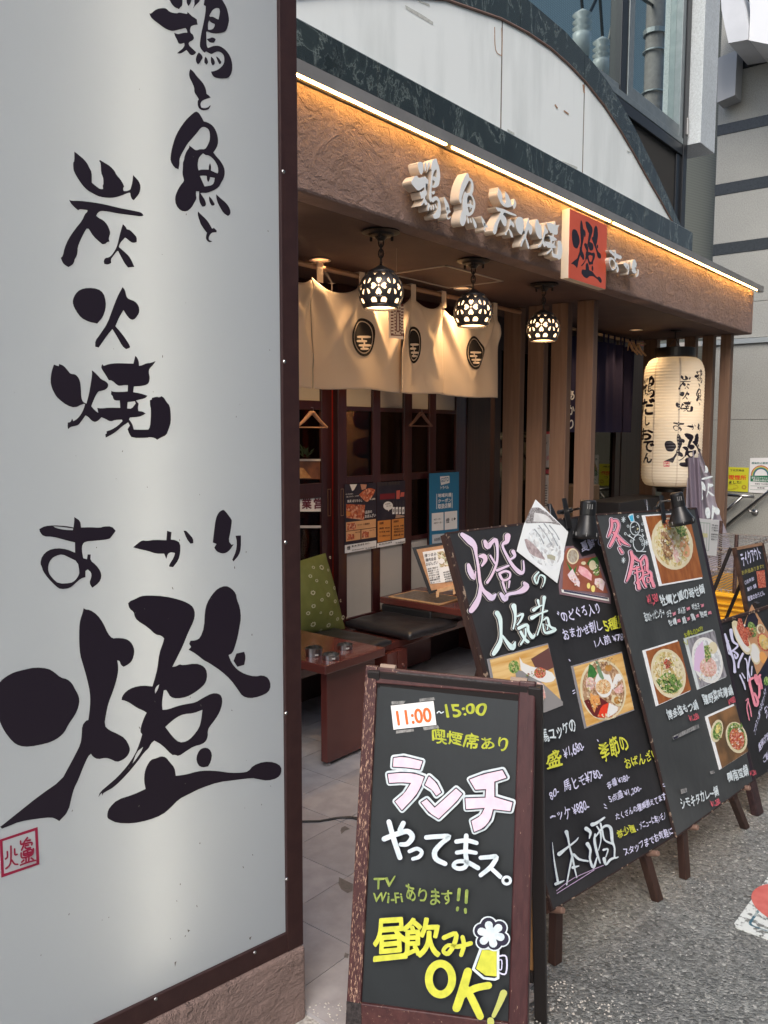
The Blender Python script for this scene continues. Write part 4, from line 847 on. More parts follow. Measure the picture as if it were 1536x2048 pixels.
for t in tabs[1:]:
    m=MB(); m.tube([(t,YN-.0,2.37),(t,YN-.020,2.42),(t,YN-.022,2.462),(t,YN-.012,2.482),(t,YN+.012,2.482),(t,YN+.022,2.462),(t,YN+.02,2.42),(t,YN+.0,2.37)],.005,6)
    m2=MB(); m2.box((t-.022,YN-.024,2.38),(t+.022,YN-.019,2.478)); m2.box((t-.022,YN-.024,2.4781),(t+.022,YN+.024,2.482)); m2.build('tab',NOR,nr)
def crest(c,cx,cy,rx,ry,sl=(.012,.012),skew=0):
    p=Print(c,.004,.0007)
    def E(k): return [(cx+rx*k*math.cos(t)+skew*math.sin(t)*0,cy+ry*k*math.sin(t)) for t in [2*math.pi*i/36 for i in range(36)]]
    vs,fs=m2d([q2(c,E(1)),q2(c,E(.86))],0,0,False); p.put(vs,fs,NPRINT,sl)
    vs,fs=m2d([q2(c,E(.80))],0,0,False); p.put(vs,fs,NPRINT,sl)
    NB=M('noren_bar',(.74,.62,.51),rough=.9)
    for yy,a,b in ((-.02,-.55,.62),(.20,-.62,.25),(.42,-.45,.60),(.60,-.30,.35)):
        x0,x1=cx+rx*a,cx+rx*b; y=cy+ry*yy; h=ry*.062
        L=[(x0,y-h),(x1,y-h),(x1+h*.6,y),(x1,y+h),(x0,y+h),(x0-h*.6,y)]; vs,fs=m2d([q2(c,L)],0,0,True); p.put(vs,fs,NB,sl)
    for yy,a in ((.09,-.15),(.31,.02),(.51,-.1)):
        x0=cx+rx*(a-.07); x1=cx+rx*(a+.07); y=cy+ry*yy; h=ry*.10; vs,fs=m2d([q2(c,[(x0,y-h),(x1,y-h),(x1,y+h),(x0,y+h)])],0,0,False); p.put(vs,fs,NB,sl)
    p.build('crest',nr)
crest(cl[1],722,675,23,38.5); crest(cl[2],826,690,13,37); crest(cl[3],943,706,18.5,33.5)
# ornate hanging paper charm
CH=Pl((0,2.62,0),(1,0,0),(0,0,1)); 
p5=lambda x,y:(580+x/3.2,500+y/3.2)
ch=sheet(Pl((0,2.62,0),(1,0,0),(0,0,1)),[p5(632,562),p5(724,572),p5(724,345),p5(628,345)],'hanging_plaque','narrow white plaque with black lattice print hanging by the first pendant lamp','plaque',M('plaque_paper',(.60,.50,.42),rough=.7))
p=Print(CH,.0025); RD=M('plaque_print',(.10,.015,.012),rough=.6); PPM=M('plaque_paper',(.6,.5,.42))
p.loops([[p5(x,y) for x,y in ((642,548),(724,552),(724,345),(642,345))],[p5(x,y) for x,y in ((660,540),(708,543),(708,350),(660,350))]],RD,smooth=False)
for k in range(9):
    y=368+k*20
    for x in (650,715): p.quad([p5(x-9,y+5),p5(x+9,y+5),p5(x+9,y-5),p5(x-9,y-5)],PPM)
    for x in (668,700): p.quad([p5(x-4,y+9),p5(x+4,y+9),p5(x+4,y-1),p5(x-4,y-1)],RD)
p.loops([[p5(x,y) for x,y in ((672,400),(684,380),(696,400),(696,520),(684,530),(672,520))],[p5(x,y) for x,y in ((678,405),(684,395),(690,405),(690,515),(684,520),(678,515))]],RD)
p.build('lattice_print',ch)
m=MB(); t=CH.at(*p5(680,345)); m.tube([t,V((t.x,t.y,2.504))],.0015,5); m.build('cord',M('cord',(.3,.25,.2),rough=.8),ch)
# ------------------------------------------------------------ INDIGO NOREN
YI=3.2
ni=thing('indigo_noren','dark indigo pleated shop curtain hanging from a bamboo pole at the right entrance','curtain',(7.0,YI,1.6))
m=MB(); m.tube([(5.9,YI,2.452),(7.98,YI,2.452)],.012,10); m.build('pole',M('bamboo',(.42,.27,.15),rough=.45),ni)
IX=lambda x:ony(x,800,YI).x
for a,b in ((IX(1120),IX(1151)),(IX(1153),IX(1206)),(IX(1207),IX(1238)),(IX(1239),IX(1267))):
    m=MB(); ph=random.random()*6
    def fn(s,t,a=a,b=b,ph=ph):
        x=a+(b-a)*s; z=1.605+.79*t; return V((x,YI+.028*math.sin(s*11+ph)*(1-.3*t)+.012*math.sin(s*23+ph+t),z))
    m.grid(fn,46,14); m.build('cloth_panel',NORB,ni,smooth=True)
    for k in (0.1,.5,.9):
        xx=a+(b-a)*k; mm=MB(); mm.box((xx-.012,YI-.02,2.38),(xx+.012,YI-.014,2.47)); mm.build('tab',NORB,ni)
IP=Pl((0,YI-.05,0),(1,0,0),(0,0,1)); p=Print(IP,0); 
p.text('あ',(1136,800),(1149,800),20,PAPER,.03); p.text('か',(1136,830),(1149,830),20,PAPER,.03); p.text('り',(1137,858),(1147,858),20,PAPER,.03); p.build('curtain_print',ni)
# clip hangers at the end of the pole
tb_=thing('clip_hanger','pale wooden clothes hangers bunched on the pole end right of the indigo curtain','hanger',(7.85,YI,2.4))
for k in range(3):
    c=V((IX(1244)+k*.10,YI-.05,2.43)); m=MB(); m.tube([c,c+V((.03,-.02,-.06)),c+V((.09,-.05,-.11))],[.012,.010,.008],8); m.tube([c,c+V((-.02,.0,-.08))],.006,6); m.build('hanger_arm',PALE,tb_)
m=MB(); c=V((IX(1262),YI-.05,2.45)); m.tube([c,c+V((.01,0,.04)),c+V((.03,0,.05))],.003,6); m.build('hook',STEEL,tb_)
# ------------------------------------------------------------ PENDANT LAMPS
def shade_cell():
    """one of six panels, u -1..1, v -1..1 with petal and heart cut-outs"""
    L=[[(-1,-1),(1,-1),(1,1),(-1,1)]]
    for k in range(4):   # four petals
        a0=math.pi/2*k; P=[]
        for r,da in ((.12,0),(.30,.50),(.47,.46),(.54,.20),(.47,0),(.54,-.20),(.47,-.46),(.30,-.50)):
            P.append((r*math.cos(a0+da)*1.05,r*math.sin(a0+da)*.95))
        L.append(P)
    L.append([(.06*math.cos(t),.06*math.sin(t)) for t in [math.pi/4*i for i in range(8)]])
    for sx in (-1,1):
        L.append([(sx*.16,-.92),(sx*.60,-.92),(sx*.64,-.75),(sx*.46,-.60),(sx*.30,-.60),(sx*.16,-.74)])
        L.append([(sx*.14,.92),(sx*.62,.92),(sx*.66,.84),(sx*.38,.68)])
        L.append([(sx*.90,-.12),(sx*.80,-.44),(sx*.62,-.40),(sx*.66,-.22)]); L.append([(sx*.90,.12),(sx*.66,.22),(sx*.62,.40),(sx*.80,.50)])
    return L
_cell=None
def pendant(c,lab,rot):
    """c = ceiling point"""
    global _cell
    t=thing('pendant_lamp',lab,'lamp',c,'iron pendant lamps under the canopy'); c=V(c)
    m=MB(); m.lathe([(.0,0),(.085,0),(.088,-.008),(.060,-.014),(.055,-.022),(.030,-.026),(.014,-.045),(0,-.045)],c,n=24)
    for a in (0,2.1,4.2): m.lathe([(0,0),(.006,0),(.006,-.025),(0,-.027)],c+V((.055*math.cos(a+rot),.055*math.sin(a+rot),-.014)),n=8)
    m.build('ceiling_plate',IRON,t,smooth=False)
    for i in range(4):
        m=MB(); z=-.052-i*.024; ax=V((1,0,0)) if i%2 else V((0,1,0)); ax=V((ax.x*math.cos(rot)-ax.y*math.sin(rot),ax.x*math.sin(rot)+ax.y*math.cos(rot),0))
        m.tube([c+V((0,0,z))+ax*(.011*math.cos(q))+V((0,0,.020*math.sin(q))) for q in [2*math.pi*j/12 for j in range(13)]],.0035,6,False); m.build('chain_link',IRON,t)
    m=MB(); m.tube([c+V((0,0,-.136)),c+V((0,0,-.16))],.006,8); m.build('stem',IRON,t)
    zc=-.270; Rr=.103
    if _cell is None:
        vs,fs=m2d(shade_cell(),0,0,True); _cell=sliced(vs,fs,.12,.12)
    vs,fs=_cell
    m=MB()
    for k in range(5):
        P=[]
        for v in vs:
            th=rot+(k+v[0]*.5)*math.pi/2.5; lat=math.radians(8+ v[1]*44)-.10*0; rr=Rr*(1.0)
            P.append(c+V((rr*math.cos(lat)*math.cos(th),rr*math.cos(lat)*math.sin(th),zc+rr*math.sin(lat)*1.02)))
        m.add(P,fs)
    m.lathe([(.064,zc+.083),(.060,zc+.092),(.030,zc+.106),(.012,zc+.118),(0,zc+.118)],c,n=24); m.lathe([(.082,zc-.058),(.084,zc-.066),(.079,zc-.074),(.071,zc-.074)],c,n=30)
    for k in range(5):
        th=rot+(k+.5)*math.pi/2.5; m.tube([c+V(((Rr+.001)*math.cos(l)*math.cos(th),(Rr+.001)*math.cos(l)*math.sin(th),zc+Rr*math.sin(l)*1.02)) for l in [math.radians(a) for a in range(-36,53,11)]],.003,5)
    o=m.build('iron_shade',IRONM,t,smooth=True); md=o.modifiers.new('s','SOLIDIFY'); md.thickness=.0025
    m=MB(); m.lathe([(.0,zc+.085),(.05,zc+.075),(.084,zc+.040),(.094,zc+.0),(.088,zc-.035),(.072,zc-.066),(.0,zc-.068)],c,n=28); m.build('glass_globe',BULB,t,smooth=True)
for (x,y),lab in (((762,462),'iron pendant lamp with pierced flower shade, nearest to the big sign'),((947,520),'iron pendant lamp with pierced flower shade, middle one of three'),((1088,568),'iron pendant lamp with pierced flower shade, farthest, in front of the timber posts')):
    c=onz(x,y,2.502); c.z=2.502
    pendant(c,lab,math.atan2(-c.y,-c.x)-.10)
for p_ in [o for o in COL.objects if o.name.startswith('pendant_lamp')]:
    l=bpy.data.objects.new('pendant_bulb',bpy.data.lights.new('pendant_bulb','POINT')); COL.objects.link(l); l.location=p_.location+V((0,0,-.375)); l.data.energy=2.2; l.data.color=(1,.62,.3); l.data.shadow_soft_size=.06
# ------------------------------------------------------------ NEIGHBOUR BUILDING
XW=9.6
NW=Pl((XW,0,0),(0,-1,0),(0,0,1))
nb=thing('neighbour_building','neighbouring grey stone wall with dark horizontal marble stripes rising beyond the canopy','building',(XW,4,0))
zs=[0,.86,1.74,2.53]; zz_=lambda x,y:NW.pt(x,y)[1]
z603=zz_(1508,603); st_=[(zz_(1455,508),zz_(1455,486)),(zz_(1455,388),zz_(1455,366)),(zz_(1455,268),zz_(1455,247)),]
dz=st_[1][0]-st_[0][0]; st_.append((st_[2][0]+dz,st_[2][1]+dz)); st_.append((st_[3][0]+dz,st_[3][1]+dz))
edges=[]; 
def row(z0,z1,mat,nm,y0=1.55,y1=3.12,w=1.57):
    y=y0
    while y<y1-.01:
        yy=min(y+w,y1); m=MB(); m.box((XW,y+.002,z0+.002),(XW+.06,yy-.002,z1-.002)); m.build(nm,mat,nb,bevel=.003); y=yy
row(0,.95,GRAN,'stone_panel'); row(.95,1.745,GRAN,'stone_panel'); row(1.745,2.56,GRAN,'stone_panel'); row(2.62,z603,GRAN,'stone_panel')
prev=z603
for a,b in st_:
    row(prev,a,GRAN,'stone_panel'); m=MB(); m.box((XW-.006,1.55,a),(XW+.05,3.12,b)); m.build('dark_stripe',DSTR,nb); prev=b
row(prev,12,GRAN,'stone_panel')
m=MB(); m.box((XW+.061,1.55,0),(XW+.3,3.12,12)); m.build('wall_core',M('core',(.06,.06,.055),rough=.9),nb)
m=MB(); m.box((XW-.03,1.55,2.562),(XW+.02,5.5,2.615)); m.build('metal_trim',M('trim_light',(.45,.48,.47),rough=.4,metal=.5),nb)
m=MB(); m.box((XW+.35,3.0,0),(XW+.55,9,12)); m.build('tiled_wall',mosaic('green_mosaic',(.155,.165,.135),(.08,.085,.07),14),nb)
# curved cornice beam and soffit box, upper right
CE=Pl((8.95,0,0),(0,-1,0),(0,0,1))
pr=[CE.pt(*q) for q in ((1441,-20),(1443,20),(1450,55),(1457,86),(1496,79),(1497,50),(1492,20),(1480,-20))]
vs,fs=m2d([pr],.5,0,False); mb=MB(); mb.add([CE.w(v[0],v[1],-(v[2]+.5)*4) for v in vs],fs)
o=mb.build('curved_cornice',M('cornice_white',(.60,.62,.64),(.68,.70,.72),4,.45)); tag(o,'pale curved cornice of the neighbouring building at the upper right','cornice')
pr=[CE.pt(*q) for q in ((1494,-60),(1499,20),(1497,79),(1700,120),(1700,-60))]
vs,fs=m2d([pr],.5,0,False); mb=MB(); mb.add([CE.w(v[0],v[1],-.02-(v[2]+.5)*3.9) for v in vs],fs)
o=mb.build('white_awning',M('awning_white',(.78,.80,.82),rough=.4)); tag(o,'smooth white awning panel in the top right corner beside the curved cornice','awning')
CX=Pl((9.35,0,0),(0,-1,0),(0,0,1)); pr=[CX.pt(*q) for q in ((1436,116),(1474,100),(1470,190),(1434,205))]
mb=MB(); mb.quadprism([CX.w(u,v) for u,v in pr],(.22,0,0)); o=mb.build('duct_box',M('duct_grey',(.36,.37,.38),rough=.5)); tag(o,'grey square duct box under the curved cornice','duct')
# handrails
RP=Pl((XW-.09,0,0),(0,-1,0),(0,0,1))
hr=thing('handrail','brushed steel stair handrails fixed to the neighbouring grey wall','handrail',RP.at(1480,1040))
m=MB(); m.tube([RP.at(1440,1062),RP.at(1536,985),RP.at(1600,934)],.020,10); m.build('rail',STEEL,hr,smooth=True)
m=MB(); m.tube([RP.at(1448,989),RP.at(1508,993.5)],.019,10); m.build('rail',STEEL,hr,smooth=True)
m=MB(); m.tube([RP.at(1485,993),RP.at(1440,1033)],.017,10); m.build('rail',STEEL,hr,smooth=True)
m=MB(); a=RP.at(1496,1021); b=RP.at(1506,1026); m.tube([a,b+V((.04,0,0)),b+V((.09,0,0))],.010,8); m.lathe([(0,0),(.035,0),(.035,.008),(0,.010)],b+V((.085,0,0)),(-1,0,0),16); m.build('bracket',STEEL,hr,smooth=True)
# wall posters
SP=Pl((XW-.004,0,0),(0,-1,0),(0,0,1))
p8=lambda x,y:(1380+x/9.846,880+y/9.846)
s=sheet(SP,[p8(700,1000),p8(1140,1025),p8(1160,545),p8(700,530)],'smoking_area_poster','yellow smoking area poster with red and black lettering on the grey wall','poster',M('poster_yellow',(.62,.60,.03),rough=.5))
p=Print(SP,.003); p.text('下北沢南店',p8(790,615),p8(1070,622),4.5,PRINTB,.02); p.text('喫煙所',p8(765,785),p8(1110,792),10,M('print_red',(.70,.05,.02),rough=.5),.025); p.text('ました!',p8(770,862),p8(1010,862),6,PRINTB,.02)
OC=M('poster_ochre',(.45,.30,.03),rough=.6); p.ell(p8(1065,930),5,4.5,OC,inner=.45); p.brush([(*p8(760,880),.5),(*p8(900,885),.5),(*p8(950,940),.5),(*p8(850,950),.5)],OC); p.brush([(*p8(755,975),.5),(*p8(900,965),.5)],OC); p.build('poster_print',s)
s=sheet(SP,[p8(1155,1030),p8(1700,1065),p8(1700,345),p8(1185,355)],'rainbow_poster','white notice with rainbow arc and green band on the grey wall at right edge','poster')
p=Print(SP,.003); GN=M('poster_green',(.01,.16,.07),rough=.5)
p.quad([p8(1192,815),p8(1700,845),p8(1700,700),p8(1192,702)],GN); p.text('感染防止徹底',p8(1215,475),p8(1536,478),4.5,M('print_teal',(.02,.15,.13),rough=.5),.025)
for k,(r,mm) in enumerate(((20.5,M('rb1',(.45,.12,.05))),(18.6,M('rb2',(.62,.45,.12))),(16.7,M('rb3',(.08,.30,.15))),(14.8,M('rb4',(.03,.08,.22))))):
    c=p8(1400,700); L=[(c[0]+rr*math.cos(t),c[1]-rr*math.sin(t)) for rr,ts in ((r,range(0,13)),(r-1.9,range(12,-1,-1))) for t in [math.pi*i/12 for i in ts]]
    p.poly(L,mm,smooth=False)
p.text('新型コロナウイルス',p8(1215,762),p8(1560,775),4.5,PAPER,.02); p.text('感染拡大防止中',p8(1240,812),p8(1560,820),4.5,PAPER,.02)
p.text('実施店 下北沢南店',p8(1280,875),p8(1560,885),3,PRINTB); p.text('● 東京都',p8(1330,955),p8(1470,962),3,PRINTB,.02); p.quad([p8(1192,905),p8(1700,918),p8(1700,912),p8(1192,899)],GN); p.quad([p8(1185,975),p8(1700,988),p8(1700,984),p8(1185,971)],GN)
p.build('poster_print',s)
# ------------------------------------------------------------ ACROSS THE STREET (seen only as reflections)
op=thing('opposite_building','pale tiled building across the street, seen reflected in the upper window','building',(8,-4.6,0))
m=MB(); m.box((-3,-5.2,0),(8.999,-4.6,8.4)); m.box((9,-5.2,0),(30,-4.6,27)); m.build('wall',mosaic('pale_mosaic',(.44,.48,.46),(.26,.29,.28),5),op)
for i in range(6):
    for z in (1.0,4.0,6.4):
        m=MB(); x=-1.5+i*3.2; m.box((x,-4.598,z),(x+1.5,-4.56,z+1.4)); m.build('window',DARKF,op)
up=thing('utility_pole','round utility pole with bands across the street, reflected in the upper window','utility pole',(12.98,-.5,0))
m=MB(); m.tube([(12.98,-.5,0),(12.98,-.5,10)],[.16,.13],18); m.build('pole',M('pole_grey',(.22,.20,.19),(.28,.26,.25),12,.7),up,smooth=True)
for z in (6.05,6.75,7.35,7.6,8.3,8.6):
    m=MB(); m.lathe([(.15,0),(.175,0),(.175,.07 if z in (6.05,7.6,8.3) else .02),(.15,.07 if z in (6.05,7.6,8.3) else .02)],(12.98,-.5,z),n=18); m.build('band',M('band_grey',(.4,.42,.42),rough=.4,metal=.4),up)
m=MB(); m.box((9.4,-.58,8.7),(13.2,-.50,8.78)); m.build('cross_arm',STEEL,up)
for x,z in ((10.54,6.75),(11.15,6.62)):
    o_=thing('wire_insulator',('left' if x<11 else 'right, lower')+' grey ribbed insulator reflected in the upper window','insulator',(x,-.5,z-.3),'insulators on the overhead wires')
    m=MB(); m.lathe([(0,-.28),(.10,-.28),(.12,-.05),(.12,.02),(.07,.04),(.13,.08),(.07,.12),(.13,.16),(.07,.20),(.13,.25),(.06,.30),(0,.34)],(x,-.5,z),n=16); m.build('body',M('insul',(.42,.45,.45),rough=.3),o_,smooth=True)
    m=MB(); m.lathe([(0,-.42),(.08,-.40),(.10,-.281),(0,-.281)],(x,-.5,z),n=12); m.build('cap',DARKF,o_)
for k,pts in enumerate((((10.54,-.5,7.05),(10.2,-.5,8.4),(9.5,-.5,10)),((11.22,-.5,6.7),(10.9,-.5,8.0),(10.6,-.5,10)),((10.60,-.5,6.4),(10.95,-.5,6.05),(11.22,-.5,6.6)),((11.25,-.5,6.7),(11.6,-.5,7.6),(12.2,-.5,7.9),(12.9,-.5,8.0)),((10.6,-.5,6.9),(11.2,-.5,7.7),(12.0,-.5,8.05),(12.9,-.5,8.2)),((11.3,-.5,6.3),(11.8,-.5,6.1),(12.3,-.5,6.5),(12.9,-.5,6.4)))):
    m=MB(); m.tube(pts,.022,6); o=m.build('overhead_wire',BLACKP); tag(o,('wire rising from the left insulator out of the window top','wire rising from the right insulator out of the window top','short wire sagging between the two insulators','wire looping from the right insulator up to the pole','thicker wire from the left insulator across to the pole','lowest wire from the right insulator dipping to the pole')[k],'wire','overhead wires across the street')
# ------------------------------------------------------------ TERRACE FURNITURE
def table(x0,x1,y0,y1,lab,z=.53):
    t=thing('low_table',lab,'table',((x0+x1)/2,(y0+y1)/2,.0165),'low lacquered tables')
    m=MB(); m.box((x0,y0,z-.042),(x1,y1,z)); m.build('table_top',TABLE,t,bevel=.004)
    for yy in (y0+.05,y1-.10):
        m=MB(); m.box((x0+.065,yy,.035),(x1-.02,yy+.042,z-.0425)); lg=m.build('leg',TABLE,t,bevel=.003)
        for xx in (x0+.085,x1-.06):
            mm=MB(); mm.lathe([(0,.0165),(.018,.0165),(.018,.026),(.008,.036)],(xx,yy+.021,0),n=12); mm.build('foot',STEEL,lg)
    return t
table(2.768,3.206,2.575,3.30,'low dark red table with three metal ashtrays beside the big lit sign')
table(4.20,4.66,2.50,3.42,'low dark red table holding the framed menu, behind the large chalkboard')
def ash(px,py,r,h,lab):
    c=onz(px,py,.53); t=thing('ashtray',lab,'ashtray',(c.x,c.y,.53),'metal ashtrays on the table')
    m=MB(); m.lathe([(0,.5300),(r,.5300),(r,.53+h),(r-.0015,.53+h),(r-.0025,.534),(0,.534)],(c.x,c.y,0.0005),n=40); bm_=m.build('bowl',STEEL,t,smooth=False)
    m=MB()
    for a in (.6,2.7,4.7): 
        q=V((c.x+r*math.cos(a),c.y+r*math.sin(a),.53+h)); m.box((q.x-.006,q.y-.004,q.z-.006),(q.x+.006,q.y+.004,q.z+.001))
    m.build('rest',STEEL,t)
    L=Cyl((c.x,c.y,0),r); p=Print(L,.0004); u,v=L.pt(px-3,py+2); 
    p.put([(-.008+.012,.536,0),(.010+.012,.536,0),(.010+.012,.543,0),(-.008+.012,.543,0)],[(0,1,2,3)],M('paper_tag',(.6,.58,.55),rough=.6),(.004,None)); p.build('sticker',t)
ash(628,1310,.040,.038,'tallest steel ashtray on the left of the low table'); ash(662,1317,.040,.022,'low steel ashtray nearest the table front edge'); ash(690,1297,.038,.022,'low steel ashtray at the right back of the low table')
# bench along the doors
be=thing('bench','long low dark red bench running along the sliding doors','bench',(3.9,3.15,.0165))
m=MB(); m.box((2.0,2.99,.33),(5.28,3.44,.378)); m.build('seat_board',TABLE,be,bevel=.003)
for x in (2.2,3.70,3.80,5.1):
    m=MB(); m.box((x,2.955,.0165),(x+.09,3.40,.329)); m.build('support',TABLE,be,bevel=.003)
for x in (3.745,3.845): m=MB(); m.lathe([(0,.0),(.012,.0),(.010,.010),(0,.014)],(x,2.955,.235),(0,-1,0),12); m.build('knob',TABLE,be)
m=MB(); m.box((2.0,3.40,.0165),(5.28,3.43,.329)); m.build('back_board',M('bench_dark',(.03,.012,.01),rough=.7),be)
def cushion(x0,x1,y0,y1,z,lab,h=.05,rot=0):
    mb=MB(); cx,cy=(x0+x1)/2,(y0+y1)/2
    def fn(a,b,s):
        X=(a-.5)*(x1-x0); Y=(b-.5)*(y1-y0); e=min(a,1-a,b,1-b); k=min(1,e/.10); zz0=z+(h*.5)+s*(h*.5)*(.55+.45*math.sqrt(max(0,1-(1-k)**2)))+(.002*math.sin(X*40+Y*23) if s>0 else 0)
        return V((cx+X*math.cos(rot)-Y*math.sin(rot),cy+X*math.sin(rot)+Y*math.cos(rot),zz0))
    mb.grid(lambda a,b:fn(a,b,1),24,24); mb.grid(lambda a,b:fn(1-a,b,-1),24,24)
    n=24
    for side in range(4):
        def g(a,b,side=side):
            q=[(a,0),(1,a),(1-a,1),(0,1-a)][side]; lo=fn(q[0],q[1],-1); hi=fn(q[0],q[1],1); p=lo.lerp(hi,b); c=V((cx,cy,p.z)); d=(p-c).normalized(); return p+d*(.006*math.sin(math.pi*b))
        mb.grid(g,n,4)
    me=mb.mesh(); bm=bmesh.new(); bm.from_mesh(me); bmesh.ops.remove_doubles(bm,verts=bm.verts[:],dist=.0004); bmesh.ops.recalc_face_normals(bm,faces=bm.faces[:]); bm.to_mesh(me); bm.free()
    o=link('seat_cushion',me,VINYL,smooth=True); return tag(o,lab,'cushion','black vinyl seat cushions on the bench')
cushion(3.22,3.70,2.93,3.37,.379,'black vinyl seat cushion beside the green pillow'); cushion(3.84,4.30,2.885,3.40,.384,'thicker black vinyl seat cushion between the two low tables',.06,-.03)
cushion(4.75,5.2,2.92,3.38,.379,'black vinyl seat cushion behind the large chalkboard')
# green pillow with ring print
GRN=M('pillow_green',(.135,.145,.030),(.17,.18,.045),9,.85,bump=.25,bscale=260,bdist=.002)
PLW=Pl((0,3.32,0),(1,0,0),(0,.12,1)); quad=[PLW.pt(*q) for q in ((560,1278),(690,1257),(651,1106),(556,1135))]
class Pill:
    pt=PLW.pt
    def w(s,u,v,d=0):
        # inverse bilinear, a few newton steps
        a=b=.5
        for _ in range(12):
            f=[quad[0][i]*(1-a)*(1-b)+quad[1][i]*a*(1-b)+quad[2][i]*a*b+quad[3][i]*(1-a)*b for i in (0,1)]
            fa=[(-quad[0][i]+quad[1][i])*(1-b)+(quad[2][i]-quad[3][i])*b for i in (0,1)]; fb_=[(-quad[0][i]+quad[3][i])*(1-a)+(quad[2][i]-quad[1][i])*a for i in (0,1)]
            e=(u-f[0],v-f[1]); D=fa[0]*fb_[1]-fa[1]*fb_[0]; a+=(e[0]*fb_[1]-e[1]*fb_[0])/D; b+=(fa[0]*e[1]-fa[1]*e[0])/D
            a=min(max(a,0),1); b=min(max(b,0),1)
        return PLW.w(u,v,d+s.bul(a,b))
    def bul(s,a,b): return .075*(max(0,math.sin(math.pi*a))**.55)*(max(0,math.sin(math.pi*b))**.55)
PI_=Pill(); mb=MB()
def pf(a,b,s):
    u=quad[0][0]*(1-a)*(1-b)+quad[1][0]*a*(1-b)+quad[2][0]*a*b+quad[3][0]*(1-a)*b; v=quad[0][1]*(1-a)*(1-b)+quad[1][1]*a*(1-b)+quad[2][1]*a*b+quad[3][1]*(1-a)*b
    return PLW.w(u,v,s*PI_.bul(a,b)+.003*math.sin(u*60+v*31)*math.sin(math.pi*a)*math.sin(math.pi*b))
mb.grid(lambda a,b:pf(a,b,1),36,36); mb.grid(lambda a,b:pf(a,b,-1),36,36)
pil_=mb.build('green_pillow',GRN,smooth=True); tag(pil_,'olive green pillow with pale ring print leaning against the sliding door','pillow')
p=Print(PI_,.0035,.0002); PR=M('pillow_print',(.55,.52,.36),rough=.9)
for (x,y,r) in ((180,290,19),(120,290,12),(226,308,11),(120,380,12),(190,390,12),(255,430,14),(84,462,17),(190,475,17),(140,510,13),(245,520,14),(304,515,13),(82,552,15),(133,597,9),(210,600,18),(317,630,17),(266,640,13),(92,676,19),(202,682,17),(236,222,11),(345,632,9),(60,350,13),(40,600,14),(150,715,10)):
    c=(580+x/3.4125,1050+y/3.4125); 
    for k in range(9):
        t=k*2*math.pi/9; p.ell((c[0]+r/3.41*.68*math.cos(t),c[1]+r/3.41*.68*math.sin(t)),r/3.41*.27,r/3.41*.20,PR,rot=t,n=8)
p.build('ring_print',pil_)
# placemat tray and paper on table two
m=MB(); m.box((4.215,2.95,.5305),(4.50,3.36,.5385)); o=m.build('wooden_tray',PALE,bevel=.002); tag(o,'flat wooden rimmed tray with dark mat on the second low table','tray')
m=MB(); m.box((4.235,2.97,.5386),(4.48,3.34,.5395)); m.build('mat',M('mat_grey',(.10,.085,.08),(.22,.19,.17),60,.4),o)
m=MB(); m.box((4.30,2.60,.5305),(4.53,2.86,.5315)); o=m.build('menu_sheet',PAPER); tag(o,'white handwritten menu sheet lying on the second low table','menu')
p=Print(Pl((0,0,.5315),(0,-1,0),(1,0,0)),.0003)
for k in range(9): p.put([(-2.84,4.32+k*.023,0),(-2.62+random.uniform(-.06,0),4.32+k*.023,0),(-2.62,4.327+k*.023,0),(-2.84,4.327+k*.023,0)],[(0,1,2,3)],PRINTB)
p.build('sheet_print',o)
# basket under tray, framed menu on a small easel
m=MB(); m.box((4.19,3.0,.40),(4.62,3.40,.487)); o=m.build('black_basket',BLACKP,bevel=.01); tag(o,'black basket tucked under the second low table top','basket')
FM=Pl((4.22,2.93,.545),(math.cos(R(-52)),math.sin(R(-52)),0),(.14*math.sin(R(52)),.14*math.cos(R(52)),1))
fm=thing('framed_menu','handwritten menu in a black frame on a small wooden easel, on the second table','menu',FM.at(870,1190))
def fq(a,b,c,d,name,mat,th,dd): 
    mb=MB(); mb.quadprism([FM.at(*q,dd) for q in (a,b,c,d)],-FM.N*th); return mb.build(name,mat,fm)
fq((858,1188),(950,1168),(920,1080),(824,1095),'frame',BLACKP,.018,.0)
fq((863,1181),(950,1163),(920,1085),(833,1099),'mount',M('cork',(.42,.22,.11),(.5,.28,.15),40,.8),.002,.002)
mn=fq((861,1168),(944,1158),(920,1092),(845,1104),'menu_page',PAPER,.001,.004)
p=Print(FM,.0045)
p.quad([(880,1135),(902,1131),(897,1100),(874,1104)],palette('food_mixed',[(.35,.25,.12),(.62,.5,.3),(.2,.13,.06),(.55,.6,.4),(.75,.7,.6)],60)); p.ell((883,1122),5,6,PAPER); p.ell((891,1110),4,5,M('sauce',(.3,.2,.1)))
p.text('燈つまみ',(849,1115),(873,1111),7,PRINTB,.02); p.text('鶏肉全品',(851,1124),(872,1120),7,PRINTB,.02); p.text('おばんざい',(852,1132),(876,1128),7,PRINTB,.02)
for k in range(7): p.text(('唐揚げ盛合せ','鶏南蛮つくね','牛肉ロース焼','手羽先小鉢','お造り三種','鶏雑炊','生ビール')[k],(855+k*.9,1140+k*4.6),(876+k*.9,1136+k*4.6),3.6,PRINTB,.015); 
for k in range(5): p.text('¥%d80'%(k+4),(886+k,1147+k*4.6),(900+k,1144+k*4.6),3.4,PRINTB,.015); p.text('酎ハイ',(905+k,1144+k*4.6),(920+k,1141+k*4.6),3.4,PRINTB,.015)
p.build('menu_print',mn)
fq((876,1186),(912,1177),(910,1170),(874,1179),'easel_ledge',PALE,.03,.03); fq((872,1195),(878,1194),(878,1182),(872,1183),'easel_foot',PALE,.012,.035); fq((906,1189),(911,1188),(911,1176),(906,1177),'easel_foot',PALE,.012,.035)
